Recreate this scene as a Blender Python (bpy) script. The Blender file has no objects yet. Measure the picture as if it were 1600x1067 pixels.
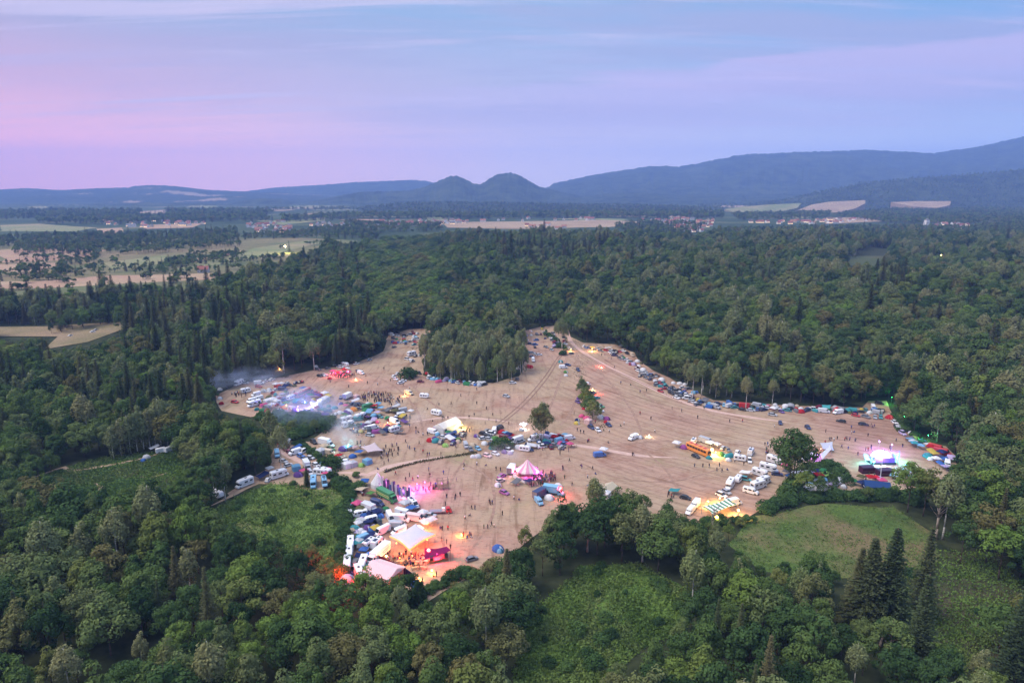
import bpy, bmesh, math, random
import numpy as np
from mathutils import Vector, Matrix, noise
rad = math.radians
RND = random.Random(11)
SC = bpy.context.scene
COL = SC.collection
# ------------------------------------------------------------------ camera model
FPX, CAM_H, PITCH = 1066.0, 110.0, rad(12.6)
CP, SP = math.cos(PITCH), math.sin(PITCH)

def G(px, py, z=0.0):
    """the point at height z that the photograph shows at pixel (px, py) of its 1600 x 1067"""
    dx, dy = (px - 800.0) / FPX, (533.5 - py) / FPX
    d = (dx, CP + dy * SP, -SP + dy * CP)
    t = (z - CAM_H) / d[2]
    return Vector((d[0] * t, d[1] * t, z))

def AT(px, py, depth):
    """the point seen at the pixel at ground distance `depth` (along +Y)"""
    dx, dy = (px - 800.0) / FPX, (533.5 - py) / FPX
    d = (dx, CP + dy * SP, -SP + dy * CP)
    t = depth / d[1]
    return Vector((d[0] * t, depth, CAM_H + d[2] * t))

def PJ(x, y, z):
    zz = z - CAM_H
    dep = y * CP - zz * SP
    up = y * SP + zz * CP
    return 800.0 + FPX * x / dep, 533.5 - FPX * up / dep, dep

def inpoly(x, y, P):
    c = False
    j = len(P) - 1
    for i in range(len(P)):
        xi, yi = P[i]
        xj, yj = P[j]
        if (yi > y) != (yj > y) and x < (xj - xi) * (y - yi) / (yj - yi) + xi:
            c = not c
        j = i
    return c

def lerp_table(T, x):
    if x <= T[0][0]:
        return T[0][1]
    for (a, b), (c, d) in zip(T, T[1:]):
        if x <= c:
            return b + (d - b) * (x - a) / (c - a)
    return T[-1][1]

# ------------------------------------------------------------------ materials
def nodes(name):
    m = bpy.data.materials.new(name)
    m.use_nodes = True
    nt = m.node_tree
    nt.nodes.clear()
    out = nt.nodes.new('ShaderNodeOutputMaterial')
    return m, nt, out

def N(nt, kind, **kw):
    n = nt.nodes.new(kind)
    for k, v in kw.items():
        if k.startswith('i_'):
            n.inputs[k[2:].replace('_', ' ')].default_value = v
        else:
            setattr(n, k, v)
    return n

def math_node(nt, op, a, b=None, clamp=False):
    n = nt.nodes.new('ShaderNodeMath')
    n.operation = op
    n.use_clamp = clamp
    for i, v in enumerate((a, b)):
        if v is None:
            continue
        if isinstance(v, (int, float)):
            n.inputs[i].default_value = v
        else:
            nt.links.new(v, n.inputs[i])
    return n.outputs[0]

def ramp(nt, fac, stops, interp='LINEAR'):
    r = nt.nodes.new('ShaderNodeValToRGB')
    r.color_ramp.interpolation = interp
    els = r.color_ramp.elements
    while len(els) < len(stops):
        els.new(0.5)
    for e, (p, c) in zip(els, stops):
        e.position = p
        e.color = (*c, 1.0) if len(c) == 3 else c
    nt.links.new(fac, r.inputs[0])
    return r.outputs[0]

def mixc(nt, fac, a, b, mode='MIX'):
    n = nt.nodes.new('ShaderNodeMix')
    n.data_type = 'RGBA'
    n.blend_type = mode
    n.clamp_factor = True
    for sock, v in ((n.inputs[0], fac), (n.inputs[6], a), (n.inputs[7], b)):
        if isinstance(v, (int, float)):
            sock.default_value = v
        elif isinstance(v, tuple):
            sock.default_value = (*v, 1.0) if len(v) == 3 else v
        else:
            nt.links.new(v, sock)
    return n.outputs[2]

def tex_noise(nt, vec, scale, detail=4.0, rough=0.55, dist=0.0):
    n = nt.nodes.new('ShaderNodeTexNoise')
    n.inputs['Scale'].default_value = scale
    n.inputs['Detail'].default_value = detail
    n.inputs['Roughness'].default_value = rough
    n.inputs['Distortion'].default_value = dist
    if vec is not None:
        nt.links.new(vec, n.inputs['Vector'])
    return n.outputs['Fac']

def coords(nt, which='Object', scale=(1, 1, 1), rot=(0, 0, 0)):
    t = nt.nodes.new('ShaderNodeTexCoord')
    m = nt.nodes.new('ShaderNodeMapping')
    m.inputs['Scale'].default_value = scale
    m.inputs['Rotation'].default_value = rot
    nt.links.new(t.outputs[which], m.inputs['Vector'])
    return m.outputs[0]

def principled(nt, out, col, rough=0.6, spec=0.3, metal=0.0):
    b = nt.nodes.new('ShaderNodeBsdfPrincipled')
    if isinstance(col, tuple):
        b.inputs['Base Color'].default_value = (*col, 1)
    else:
        nt.links.new(col, b.inputs['Base Color'])
    b.inputs['Roughness'].default_value = rough
    b.inputs['Specular IOR Level'].default_value = spec
    b.inputs['Metallic'].default_value = metal
    nt.links.new(b.outputs[0], out.inputs['Surface'])
    return b

def m_plain(name, col, rough=0.6, var=0.15, scale=2.0, spec=0.3, metal=0.0):
    m, nt, out = nodes(name)
    f = tex_noise(nt, coords(nt), scale, 3)
    lo = tuple(c * (1 - var) for c in col)
    hi = tuple(min(1, c * (1 + var)) for c in col)
    principled(nt, out, ramp(nt, f, [(0.3, lo), (0.7, hi)]), rough, spec, metal)
    return m

def m_objcol(name, rough=0.45, var=0.12, scale=1.4, spec=0.4, trans=0.0):
    """paint or cloth whose colour is the object's own colour, with streaky grime"""
    m, nt, out = nodes(name)
    oi = nt.nodes.new('ShaderNodeObjectInfo')
    f = tex_noise(nt, coords(nt), scale, 4, 0.6)
    g = ramp(nt, f, [(0.3, (1 - var,) * 3), (0.65, (1, 1, 1))])
    c = mixc(nt, 1.0, oi.outputs['Color'], g, 'MULTIPLY')
    if trans:
        d = N(nt, 'ShaderNodeBsdfDiffuse')
        t = N(nt, 'ShaderNodeBsdfTranslucent')
        mx = N(nt, 'ShaderNodeMixShader')
        mx.inputs[0].default_value = trans
        nt.links.new(c, d.inputs[0])
        nt.links.new(c, t.inputs[0])
        nt.links.new(d.outputs[0], mx.inputs[1])
        nt.links.new(t.outputs[0], mx.inputs[2])
        nt.links.new(mx.outputs[0], out.inputs['Surface'])
    else:
        principled(nt, out, c, rough, spec)
    return m

def m_emit(name, col, strength):
    m, nt, out = nodes(name)
    e = N(nt, 'ShaderNodeEmission')
    e.inputs[0].default_value = (*col, 1)
    e.inputs[1].default_value = strength
    nt.links.new(e.outputs[0], out.inputs['Surface'])
    return m

def m_leaf(name, stops, trans=0.16, rnd_scale=1.0):
    m, nt, out = nodes(name)
    oi = nt.nodes.new('ShaderNodeObjectInfo')
    c = ramp(nt, oi.outputs['Random'], stops)
    f = tex_noise(nt, coords(nt, 'Object'), 0.35, 3, 0.6)
    g = ramp(nt, f, [(0.3, (0.72, 0.74, 0.7)), (0.7, (1.25, 1.22, 1.1))])
    c = mixc(nt, 1.0, c, g, 'MULTIPLY')
    d = N(nt, 'ShaderNodeBsdfDiffuse')
    t = N(nt, 'ShaderNodeBsdfTranslucent')
    mx = N(nt, 'ShaderNodeMixShader')
    mx.inputs[0].default_value = trans
    for b in (d, t):
        nt.links.new(c, b.inputs[0])
    nt.links.new(d.outputs[0], mx.inputs[1])
    nt.links.new(t.outputs[0], mx.inputs[2])
    nt.links.new(mx.outputs[0], out.inputs['Surface'])
    return m

M = {}
M['paint'] = m_objcol('vehicle_paint', 0.38, 0.1, 0.8, 0.5)
M['cloth'] = m_objcol('tent_cloth', 0.9, 0.14, 1.2, 0.1, 0.25)
M['cloth2'] = m_plain('tent_door_cloth', (0.24, 0.25, 0.27), 0.9, 0.2)
M['white'] = m_plain('white_gelcoat', (0.74, 0.75, 0.77), 0.4, 0.05, 0.7)
M['glass'] = m_plain('tinted_glass', (0.02, 0.025, 0.03), 0.08, 0.2, 1.0, 0.6)
M['tyre'] = m_plain('tyre_rubber', (0.02, 0.02, 0.02), 0.85, 0.2)
M['hub'] = m_plain('wheel_hub', (0.35, 0.35, 0.36), 0.4, 0.1, 2, 0.5, 0.6)
M['plastic'] = m_plain('dark_plastic', (0.035, 0.035, 0.04), 0.6, 0.2)
M['lamp_glass'] = m_plain('headlamp_glass', (0.6, 0.6, 0.58), 0.15, 0.05)
M['solar'] = m_plain('solar_panel', (0.02, 0.03, 0.07), 0.2, 0.3, 4, 0.6)
M['steel'] = m_plain('steel_tube', (0.32, 0.32, 0.33), 0.45, 0.1, 3, 0.5, 0.7)
M['wood'] = m_plain('weathered_wood', (0.16, 0.10, 0.06), 0.8, 0.3)
M['bark'] = m_plain('bark', (0.085, 0.065, 0.05), 0.9, 0.4, 1.2, 0.1)
M['pinebark'] = m_plain('pine_bark', (0.30, 0.20, 0.15), 0.9, 0.3, 0.8, 0.1)
M['dead'] = m_plain('dead_wood', (0.30, 0.25, 0.20), 0.9, 0.25, 1.5, 0.1)

def m_birchbark():
    m, nt, out = nodes('birch_bark')
    f = tex_noise(nt, coords(nt, 'Object', (1.5, 1.5, 6)), 1.0, 3)
    principled(nt, out, ramp(nt, f, [(0.38, (0.08, 0.07, 0.06)), (0.46, (0.52, 0.5, 0.45))]), 0.8, 0.1)
    return m
M['birchbark'] = m_birchbark()
M['broad'] = m_leaf('broadleaf_foliage', [(0.0, (0.026, 0.055, 0.023)), (0.18, (0.052, 0.098, 0.036)), (0.36, (0.082, 0.138, 0.043)),
                                          (0.54, (0.105, 0.152, 0.05)), (0.7, (0.13, 0.17, 0.072)), (0.82, (0.14, 0.13, 0.054)), (0.92, (0.115, 0.20, 0.042)), (1.0, (0.165, 0.182, 0.064))])
M['birch'] = m_leaf('birch_foliage', [(0.0, (0.14, 0.18, 0.085)), (0.5, (0.18, 0.21, 0.10)), (0.8, (0.21, 0.21, 0.105)), (1.0, (0.16, 0.21, 0.085))], 0.2)
M['spruce'] = m_leaf('spruce_needles', [(0.0, (0.042, 0.07, 0.038)), (0.5, (0.07, 0.092, 0.044)), (0.85, (0.10, 0.108, 0.054)), (1.0, (0.125, 0.115, 0.06))], 0.1)
M['pine'] = m_leaf('pine_needles', [(0.0, (0.045, 0.072, 0.042)), (0.6, (0.07, 0.095, 0.048)), (1.0, (0.10, 0.095, 0.06))], 0.1)
M['bush'] = m_leaf('shrub_foliage', [(0.0, (0.032, 0.066, 0.026)), (0.5, (0.05, 0.10, 0.036)), (1.0, (0.08, 0.14, 0.045))], 0.16)

# ------------------------------------------------------------------ mesh builder
class MB:
    def __init__(self):
        self.v, self.f, self.m = [], [], []

    def add(self, vs, fs, mi=0):
        b = len(self.v)
        self.v += [tuple(p) for p in vs]
        self.f += [tuple(i + b for i in f) for f in fs]
        self.m += [mi] * len(fs)
        return self

    def box(self, x0, x1, y0, y1, z0, z1, mi=0):
        v = [(x, y, z) for z in (z0, z1) for y in (y0, y1) for x in (x0, x1)]
        return self.add(v, [(0, 2, 3, 1), (4, 5, 7, 6), (0, 1, 5, 4), (2, 6, 7, 3), (0, 4, 6, 2), (1, 3, 7, 5)], mi)

    def loft(self, secs, c=0.1, mi=0):
        """secs: (x, z bottom, z top, half width bottom, half width top); chamfered top edges"""
        rings = []
        for x, zb, zt, wb, wt in secs:
            cc = min(c, (zt - zb) * 0.45)
            wm = wt + (wb - wt) * cc / max(zt - zb, 1e-3)
            rings.append([(x, -wb, zb), (x, wb, zb), (x, wm, zt - cc), (x, wt - cc, zt), (x, -wt + cc, zt), (x, -wm, zt - cc)])
        n = 6
        vs = [p for r in rings for p in r]
        fs = []
        for i in range(len(rings) - 1):
            for k in range(n):
                a, b = i * n + k, i * n + (k + 1) % n
                fs.append((a, a + n, b + n, b))
        fs.append(tuple(range(n)))
        e = (len(rings) - 1) * n
        fs.append(tuple(e + k for k in reversed(range(n))))
        return self.add(vs, fs, mi)

    def tube(self, p, q, r0, r1=None, n=6, mi=0):
        p, q = Vector(p), Vector(q)
        r1 = r0 if r1 is None else r1
        d = (q - p).normalized()
        a = d.orthogonal().normalized()
        b = d.cross(a)
        vs = []
        for c, r in ((p, r0), (q, r1)):
            for k in range(n):
                t = 2 * math.pi * k / n
                vs.append(c + (a * math.cos(t) + b * math.sin(t)) * r)
        fs = [(k, (k + 1) % n, n + (k + 1) % n, n + k) for k in range(n)]
        fs += [tuple(reversed(range(n))), tuple(range(n, 2 * n))]
        return self.add(vs, fs, mi)

    def path(self, pts, radii, n=6, mi=0):
        for i in range(len(pts) - 1):
            self.tube(pts[i], pts[i + 1], radii[i], radii[i + 1], n, mi)
        return self

    def lathe(self, prof, n=16, mi=0, mi2=None, sx=1.0, sy=1.0, rot=0.0):
        vs, fs = [], []
        for r, z in prof:
            for k in range(n):
                t = 2 * math.pi * k / n + rot
                vs.append((r * math.cos(t) * sx, r * math.sin(t) * sy, z))
        b = len(self.v)
        self.v += vs
        for i in range(len(prof) - 1):
            for k in range(n):
                k2 = (k + 1) % n
                self.f.append((b + i * n + k, b + i * n + k2, b + (i + 1) * n + k2, b + (i + 1) * n + k))
                self.m.append(mi if mi2 is None or k % 2 else mi2)
        return self

    def grid(self, fn, nu, nv, mi=0, thick=0.04):
        """a cloth: fn(u, v) -> point; both faces built"""
        top = [Vector(fn(i / nu, j / nv)) for j in range(nv + 1) for i in range(nu + 1)]
        low = [p - Vector((0, 0, thick)) for p in top]
        k = len(top)
        fs = []
        w = nu + 1
        for j in range(nv):
            for i in range(nu):
                a = j * w + i
                fs.append((a, a + 1, a + w + 1, a + w))
                fs.append((k + a + w, k + a + w + 1, k + a + 1, k + a))
        rim = [i for i in range(w)] + [j * w + nu for j in range(1, nv + 1)] + [nv * w + i for i in range(nu - 1, -1, -1)] + [j * w for j in range(nv - 1, 0, -1)]
        for a, b in zip(rim, rim[1:] + rim[:1]):
            fs.append((b, a, k + a, k + b))
        return self.add(top + low, fs, mi)

    def mesh(self, name, mats, smooth=False):
        me = bpy.data.meshes.new(name)
        me.from_pydata(self.v, [], self.f)
        for m in mats:
            me.materials.append(m)
        me.polygons.foreach_set('material_index', self.m)
        if smooth:
            me.polygons.foreach_set('use_smooth', [True] * len(self.f))
        me.update()
        return me

def obj(name, me, parent=None, loc=(0, 0, 0), color=None):
    o = bpy.data.objects.new(name, me)
    COL.objects.link(o)
    o.location = loc
    if parent is not None:
        o.parent = parent
    if color is not None:
        o.color = (*color, 1)
    return o

REG = []      # things whose label is finished at the end: (object, description, x, y)

def thing(name, desc, cat, loc, rz=0.0, group=None, me=None, color=None, fixed=False):
    o = bpy.data.objects.new(name, me)
    COL.objects.link(o)
    o.location = loc
    o.rotation_euler = (0, 0, rz)
    if color is not None:
        o.color = (*color, 1)
    o['category'] = cat
    if group:
        o['group'] = group
    if fixed:
        o['label'] = desc
    else:
        REG.append((o, desc))
    return o

def struct(name, me, label=None, loc=(0, 0, 0), kind='structure'):
    o = obj(name, me, None, loc)
    o['kind'] = kind
    if label:
        o['label'] = label
    return o

def spawn(proto, desc, loc, rz, color, group=None, scale=1.0, color2=None):
    """one thing: an Empty at its base and an object for each of its parts"""
    r = thing(proto['name'], desc, proto['cat'], loc, rz, group)
    r.scale = (scale, scale, scale)
    for p in proto['parts']:
        c = obj(p[0], p[1], r, p[2] if len(p) > 2 else (0, 0, 0), color)
        if color2 is not None and p[0] in ('door_flap', 'roof', 'side_stripe', 'awning'):
            c.color = (*color2, 1)
        for q in (p[3] if len(p) > 3 else ()):
            obj(q[0], q[1], c, q[2] if len(q) > 2 else (0, 0, 0), color)
    return r
# ------------------------------------------------------------------ vehicles (forward is +x, origin on the ground)
def wheel_mesh(r, w=0.22):
    mb = MB()
    n = 12
    vs, fs = [], []
    for y in (-w / 2, w / 2):
        vs += [(r * math.cos(2 * math.pi * k / n), y, r * math.sin(2 * math.pi * k / n)) for k in range(n)]
    fs = [(k, k + n, (k + 1) % n + n, (k + 1) % n) for k in range(n)] + [tuple(range(n)), tuple(reversed(range(n, 2 * n)))]
    mb.add(vs, fs, 0)
    h = MB()
    vs = []
    for y in (-w / 2 - 0.012, w / 2 + 0.012):
        vs += [(0.55 * r * math.cos(2 * math.pi * k / n), y, 0.55 * r * math.sin(2 * math.pi * k / n)) for k in range(n)]
    h.add(vs, fs, 0)
    return mb.mesh('wheel', [M['tyre']]), h.mesh('hub', [M['hub']])
WH = wheel_mesh(0.33)
WHV = wheel_mesh(0.37, 0.25)
WHT = wheel_mesh(0.5, 0.3)

def wheels(xs, y, wh, r):
    return [('wheel', wh[0], (x, s * y, r), [('hub', wh[1])]) for x in xs for s in (-1, 1)]

PROTO = {}

def proto(key, name, cat, desc, parts):
    PROTO[key] = dict(name=name, cat=cat, desc=desc, parts=parts)

def part(name, mb, mats, smooth=False):
    return (name, mb.mesh(name, mats, smooth))

def lamps(x, y, z, s=0.1):
    a = MB().box(-0.03, 0.03, -0.16, 0.16, -s, s).mesh('headlight', [M['lamp_glass']])
    return [('headlight', a, (x, k * y, z)) for k in (-1, 1)]

def build_vehicles():
    P = M['paint']
    # hatchback / saloon car
    def car(key, desc, L, h, tail):
        b = MB()
        a = L / 2
        b.loft([(-a, .38, .82, .74, .70), (-a + .1, .24, .93, .83, .76), (-a * .4, .22, .95, .87, .8), (a * .45, .22, .95, .87, .8), (a - .2, .24, .82, .84, .76), (a, .34, .68, .74, .7)], .1)
        r = MB().loft([(-a * .62, h - .06, h, .66, .6), (-a * .3, h - .05, h + .03, .68, .62), (a * .1, h - .05, h + .03, .68, .62), (a * .2, h - .07, h, .64, .58)], .05)
        g = MB().loft([(-a + tail, .92, .97, .78, .76), (-a * .62, .92, h - .05, .8, .66), (a * .18, .92, h - .05, .8, .66), (a * .52, .92, .97, .8, .78)], .06)
        tl = MB().box(-.03, .03, -.14, .14, -.09, .09).mesh('tail_light', [m_red])
        proto(key, 'parked_car', 'car', desc, [part('body', b, [P]), part('roof', r, [P]), part('window', g, [M['glass']])]
              + wheels((-a * .62, a * .62), .78, WH, .33) + lamps(a - .06, .58, .66) + [('tail_light', tl, (-a - .01, k * .56, .72)) for k in (-1, 1)])
    m_red = m_plain('tail_light_red', (0.35, 0.02, 0.02), 0.3)
    car('car', 'car', 4.2, 1.46, .25)
    car('est', 'estate car', 4.7, 1.5, .08)
    car('suv', 'off-road car', 4.6, 1.8, .06)
    # panel van
    def van(key, name, desc, L, H, windows=False, roofkit=False, logo=None):
        a = L / 2
        w = .98
        b = MB().loft([(-a, .4, H - .06, w - .04, w - .12), (-a + .12, .34, H, w, w - .1), (a - 1.75, .34, H, w, w - .1), (a - 1.5, .34, H - .12, w, w - .12),
                       (a - .85, .34, 1.36, w, w - .06), (a - .25, .34, 1.12, w - .04, w - .12), (a, .38, .8, w - .14, w - .2)], .16)
        ws = MB()
        z0, z1 = 1.4, H - .2
        x0, x1 = a - .88, a - 1.5
        ws.add([(x0 + .03, -.82, z0), (x0 + .03, .82, z0), (x1 + .05, .74, z1), (x1 + .05, -.74, z1)], [(0, 1, 2, 3)])
        parts = [part('body', b, [P]), part('windscreen', ws, [M['glass']])]
        for s in (-1, 1):
            m = MB().box(a - 1.75, a - 1.15, s * w - .02, s * w + .012, 1.3, 1.85)
            parts.append(part('cab_window', m, [M['glass']]))
            if windows:
                for xa in (-a + .5, -a + 2.0):
                    parts.append(part('side_window', MB().box(xa, xa + 1.1, s * w - .03, s * w + .012, 1.35, 1.9), [M['glass']]))
        parts.append(part('bumper', MB().box(a - .12, a + .03, -.86, .86, .34, .56), [M['plastic']]))
        if roofkit:
            parts.append(part('solar_panel', MB().box(-a + .7, -a + 2.3, -.55, .55, H + .02, H + .07), [M['solar']]))
            parts.append(part('roof_hatch', MB().loft([(.1, H, H + .16, .3, .26), (.7, H, H + .16, .3, .26)], .05), [M['plastic']]))
        if logo:
            parts += logo(w)
        proto(key, name, 'van', desc, parts + wheels((-a * .55, a * .64), .86, WHV, .37) + lamps(a - .1, .7, .88))
    van('van', 'panel_van', 'panel van', 5.4, 2.25)
    van('lwb', 'panel_van', 'long high-roofed panel van', 6.7, 2.65)
    van('cam', 'camper_van', 'camper van with solar panel', 5.9, 2.6, True, True)
    van('bus', 'minibus', 'minibus with dark side windows', 5.3, 2.05, True)

    def dpd(w):
        out = []
        for s in (-1, 1):
            mk = MB()
            n = 6
            mk.add([(-.5 * s + .42 * math.cos(math.pi / 6 + k * math.pi / 3) - .9, s * (w + .014), 1.55 + .42 * math.sin(math.pi / 6 + k * math.pi / 3)) for k in range(n)],
                   [tuple(range(n)) if s < 0 else tuple(reversed(range(n)))])
            out.append(part('logo_mark', mk, [m_plain('logo_maroon', (0.30, 0.01, 0.05), .5)]))
            cu = bpy.data.curves.new('lettering', 'FONT')
            cu.body = 'dpd'
            cu.size = 0.95
            cu.extrude = 0.004
            cu.align_x = 'CENTER'
            to = bpy.data.objects.new('lettering', cu)
            COL.objects.link(to)
            to.rotation_euler = (rad(90), 0, 0 if s < 0 else rad(180))
            to.location = (.45 * -s * -1 if s < 0 else -2.2, s * (w + .016), 1.3)
            to.location.x = (0.35 if s < 0 else -1.9)
            bpy.context.view_layer.update()
            me = bpy.data.meshes.new_from_object(to.evaluated_get(bpy.context.evaluated_depsgraph_get()))
            me.transform(to.matrix_world)
            bpy.data.objects.remove(to)
            me.materials.clear()
            me.materials.append(m_plain('lettering_grey', (0.12, 0.11, 0.12), .5))
            out.append(('lettering', me))
        return out
    van('dpd', 'panel_van', 'panel van with round maroon logo', 6.4, 2.55, False, False, dpd)
    # motorhome with alcove
    b = MB()
    b.loft([(-3.4, .5, 2.85, 1.08, 1.02), (-3.3, .42, 2.95, 1.12, 1.06), (1.4, .42, 2.95, 1.12, 1.06), (1.45, .42, 2.9, 1.12, 1.06)], .12)
    al = MB().loft([(1.45, 1.95, 2.95, 1.1, 1.04), (2.2, 1.95, 2.9, 1.08, 1.0), (2.75, 2.15, 2.55, .95, .85)], .15)
    cb = MB().loft([(1.45, .4, 1.95, .98, .9), (2.0, .4, 1.9, .98, .85), (2.7, .4, 1.25, .97, .88), (3.25, .42, 1.02, .9, .8), (3.4, .45, .8, .8, .75)], .12)
    ws = MB().add([(2.72, -.8, 1.3), (2.72, .8, 1.3), (2.08, .74, 1.9), (2.08, -.74, 1.9)], [(0, 1, 2, 3)])
    parts = [part('body', b, [P]), part('alcove', al, [P]), part('cab', cb, [P]), part('windscreen', ws, [M['glass']])]
    for s in (-1, 1):
        for xa, xb, za, zb in ((-2.8, -1.7, 1.6, 2.2), (-.8, .5, 1.6, 2.2), (1.75, 2.5, 1.3, 1.75)):
            y = 1.12 if xb < 1 else .97
            parts.append(part('side_window', MB().box(xa, xb, s * y - .03, s * y + .012, za, zb), [M['glass']]))
    parts.append(part('rear_window', MB().box(-3.43, -3.38, -.6, .6, 1.6, 2.2), [M['glass']]))
    parts.append(part('roof_hatch', MB().loft([(-1.2, 2.94, 3.1, .35, .3), (-.4, 2.94, 3.1, .35, .3)], .06), [M['plastic']]))
    parts.append(part('side_stripe', MB().box(-3.0, 1.2, -1.127, 1.127, 1.12, 1.28), [M['steel']]))
    proto('mh', 'motorhome', 'motorhome', 'motorhome with overcab alcove', parts + wheels((-2.0, 2.3), .92, WHV, .37) + lamps(3.3, .68, .85))
    # caravan
    b = MB().loft([(-2.6, .9, 2.0, 1.0, .95), (-2.45, .6, 2.45, 1.08, 1.0), (-1.9, .45, 2.6, 1.1, 1.03), (1.8, .45, 2.6, 1.1, 1.03), (2.4, .6, 2.3, 1.06, .98), (2.6, .9, 1.7, 1.0, .92)], .14)
    parts = [part('body', b, [P])]
    for s in (-1, 1):
        for xa, xb in ((-2.0, -1.0), (-.4, .6), (1.1, 1.8)):
            parts.append(part('side_window', MB().box(xa, xb, s * 1.085 - .03, s * 1.085 + .02, 1.35, 1.95), [M['glass']]))
    ws = MB().add([(2.47, -.75, 1.5), (2.47, .75, 1.5), (2.37, .7, 2.1), (2.37, -.7, 2.1)], [(0, 1, 2, 3)])
    ws.v = [(x + .1, y, z) for x, y, z in ws.v]
    parts.append(part('front_window', ws, [M['glass']]))
    parts.append(part('rear_window', MB().box(-2.62, -2.57, -.65, .65, 1.4, 1.9), [M['glass']]))
    parts.append(part('drawbar', MB().tube((2.5, .5, .5), (3.7, 0, .5), .05).tube((2.5, -.5, .5), (3.7, 0, .5), .05).tube((3.5, 0, .5), (3.5, 0, 0), .05), [M['steel']]))
    parts.append(part('roof_hatch', MB().loft([(-.3, 2.6, 2.72, .3, .26), (.4, 2.6, 2.72, .3, .26)], .05), [M['plastic']]))
    proto('cv', 'caravan', 'caravan', 'caravan with drawbar', parts + wheels((-.2,), .98, WH, .33))
    # box truck
    b = MB().box(-3.9, 1.3, -1.15, 1.15, .95, 3.3)
    cb = MB().loft([(1.4, .45, 2.35, 1.0, .9), (2.0, .45, 2.3, 1.0, .88), (2.75, .45, 1.35, .98, .88), (3.4, .48, 1.0, .88, .8)], .14)
    ws = MB().add([(2.76, -.8, 1.4), (2.76, .8, 1.4), (2.1, .74, 2.22), (2.1, -.74, 2.22)], [(0, 1, 2, 3)])
    parts = [part('cargo_box', b, [P]), part('cab', cb, [P]), part('windscreen', ws, [M['glass']]),
             part('chassis', MB().box(-3.9, 1.6, -.5, .5, .5, .94), [M['plastic']]),
             part('tail_door', MB().box(-3.93, -3.9, -1.05, 1.05, 1.05, 3.2), [M['steel']])]
    for s in (-1, 1):
        parts.append(part('cab_window', MB().box(1.75, 2.45, s * .97 - .03, s * .97 + .03, 1.35, 1.9), [M['glass']]))
        parts.append(part('side_rail', MB().box(-3.8, 1.2, s * 1.155 - .012, s * 1.155 + .012, 1.0, 1.12), [M['steel']]))
    proto('bt', 'box_truck', 'truck', 'box truck', parts + wheels((-2.4, 2.4), .9, WHV, .37) + lamps(3.32, .68, .82))
    # old lorry with a long body
    b = MB().loft([(-5.0, 1.0, 3.4, 1.2, 1.2), (-4.95, .9, 3.45, 1.22, 1.2), (3.0, .9, 3.45, 1.22, 1.2), (3.05, 1.0, 3.4, 1.2, 1.2)], .06)
    cb = MB().loft([(3.15, .55, 2.95, 1.15, 1.05), (4.4, .55, 2.9, 1.15, 1.0), (4.8, .55, 1.75, 1.15, 1.08), (5.0, .6, 1.5, 1.1, 1.0)], .12)
    ws = MB().add([(4.8, -1.0, 1.8), (4.8, 1.0, 1.8), (4.45, .92, 2.8), (4.45, -.92, 2.8)], [(0, 1, 2, 3)])
    st = MB()
    for s in (-1, 1):
        for z in (1.55, 2.15):
            st.box(-4.8, 2.9, s * 1.215 - .02, s * 1.215 + .02, z, z + .22)
    parts = [part('body', b, [P]), part('cab', cb, [P]), part('windscreen', ws, [M['glass']]), part('side_stripe', st, [P]),
             part('chassis', MB().box(-4.9, 4.6, -.5, .5, .5, .88), [M['plastic']])]
    for s in (-1, 1):
        parts.append(part('cab_window', MB().box(3.5, 4.3, s * 1.1 - .03, s * 1.1 + .06, 1.8, 2.5), [M['glass']]))
    proto('lorry', 'lorry', 'lorry', 'lorry with long body', parts + wheels((-3.6, -2.4, 3.7), 1.0, WHT, .5) + lamps(4.98, .8, 1.0, .14))
    # coach
    b = MB().loft([(-5.9, .6, 3.0, 1.2, 1.1), (-5.75, .45, 3.15, 1.25, 1.15), (5.6, .45, 3.15, 1.25, 1.15), (5.9, .55, 2.95, 1.2, 1.08)], .2)
    g = MB()
    parts = [part('body', b, [P])]
    for s in (-1, 1):
        for k in range(7):
            xa = -5.3 + k * 1.5
            parts.append(part('side_window', MB().box(xa, xa + 1.3, s * 1.21 - .04, s * 1.21 + .035, 1.7, 2.5), [M['glass']]))
    parts.append(part('windscreen', MB().box(5.86, 5.93, -1.0, 1.0, 1.5, 2.7), [M['glass']]))
    parts.append(part('rear_window', MB().box(-5.93, -5.86, -.9, .9, 1.7, 2.5), [M['glass']]))
    for k in range(4):
        parts.append(part('roof', MB().box(-4.8 + 2.5 * k, -3.2 + 2.5 * k, -.8, .8, 3.16, 3.2), [P]))
    proto('coach', 'coach', 'bus', 'coach', parts + wheels((-3.6, 3.9), 1.05, WHT, .5) + lamps(5.9, .85, .85, .12))
    # flatbed truck
    parts = [part('cab', MB().loft([(1.6, .5, 2.3, 1.0, .9), (2.9, .5, 2.25, 1.0, .86), (3.3, .5, 1.4, 1.0, .92), (3.6, .55, 1.1, .95, .85)], .14), [P]),
             part('windscreen', MB().add([(3.31, -.85, 1.45), (3.31, .85, 1.45), (2.96, .76, 2.15), (2.96, -.76, 2.15)], [(0, 1, 2, 3)]), [M['glass']]),
             part('flatbed', MB().box(-4.2, 1.5, -1.1, 1.1, .85, 1.02), [M['steel']]),
             part('water_tank', MB().box(.1, 1.2, -.6, .6, 1.03, 2.0), [M['white']]),
             part('chassis', MB().box(-4.0, 2.8, -.45, .45, .5, .84), [M['plastic']])]
    for s in (-1, 1):
        parts.append(part('cab_window', MB().box(2.0, 2.8, s * .97 - .03, s * .97 + .03, 1.4, 1.95), [M['glass']]))
    proto('flat', 'flatbed_truck', 'truck', 'flatbed truck', parts + wheels((-3.0, 2.5), .9, WHT, .5) + lamps(3.55, .7, .85))

    # ---------------------------------------------------------------- tents
    C = M['cloth']
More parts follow.
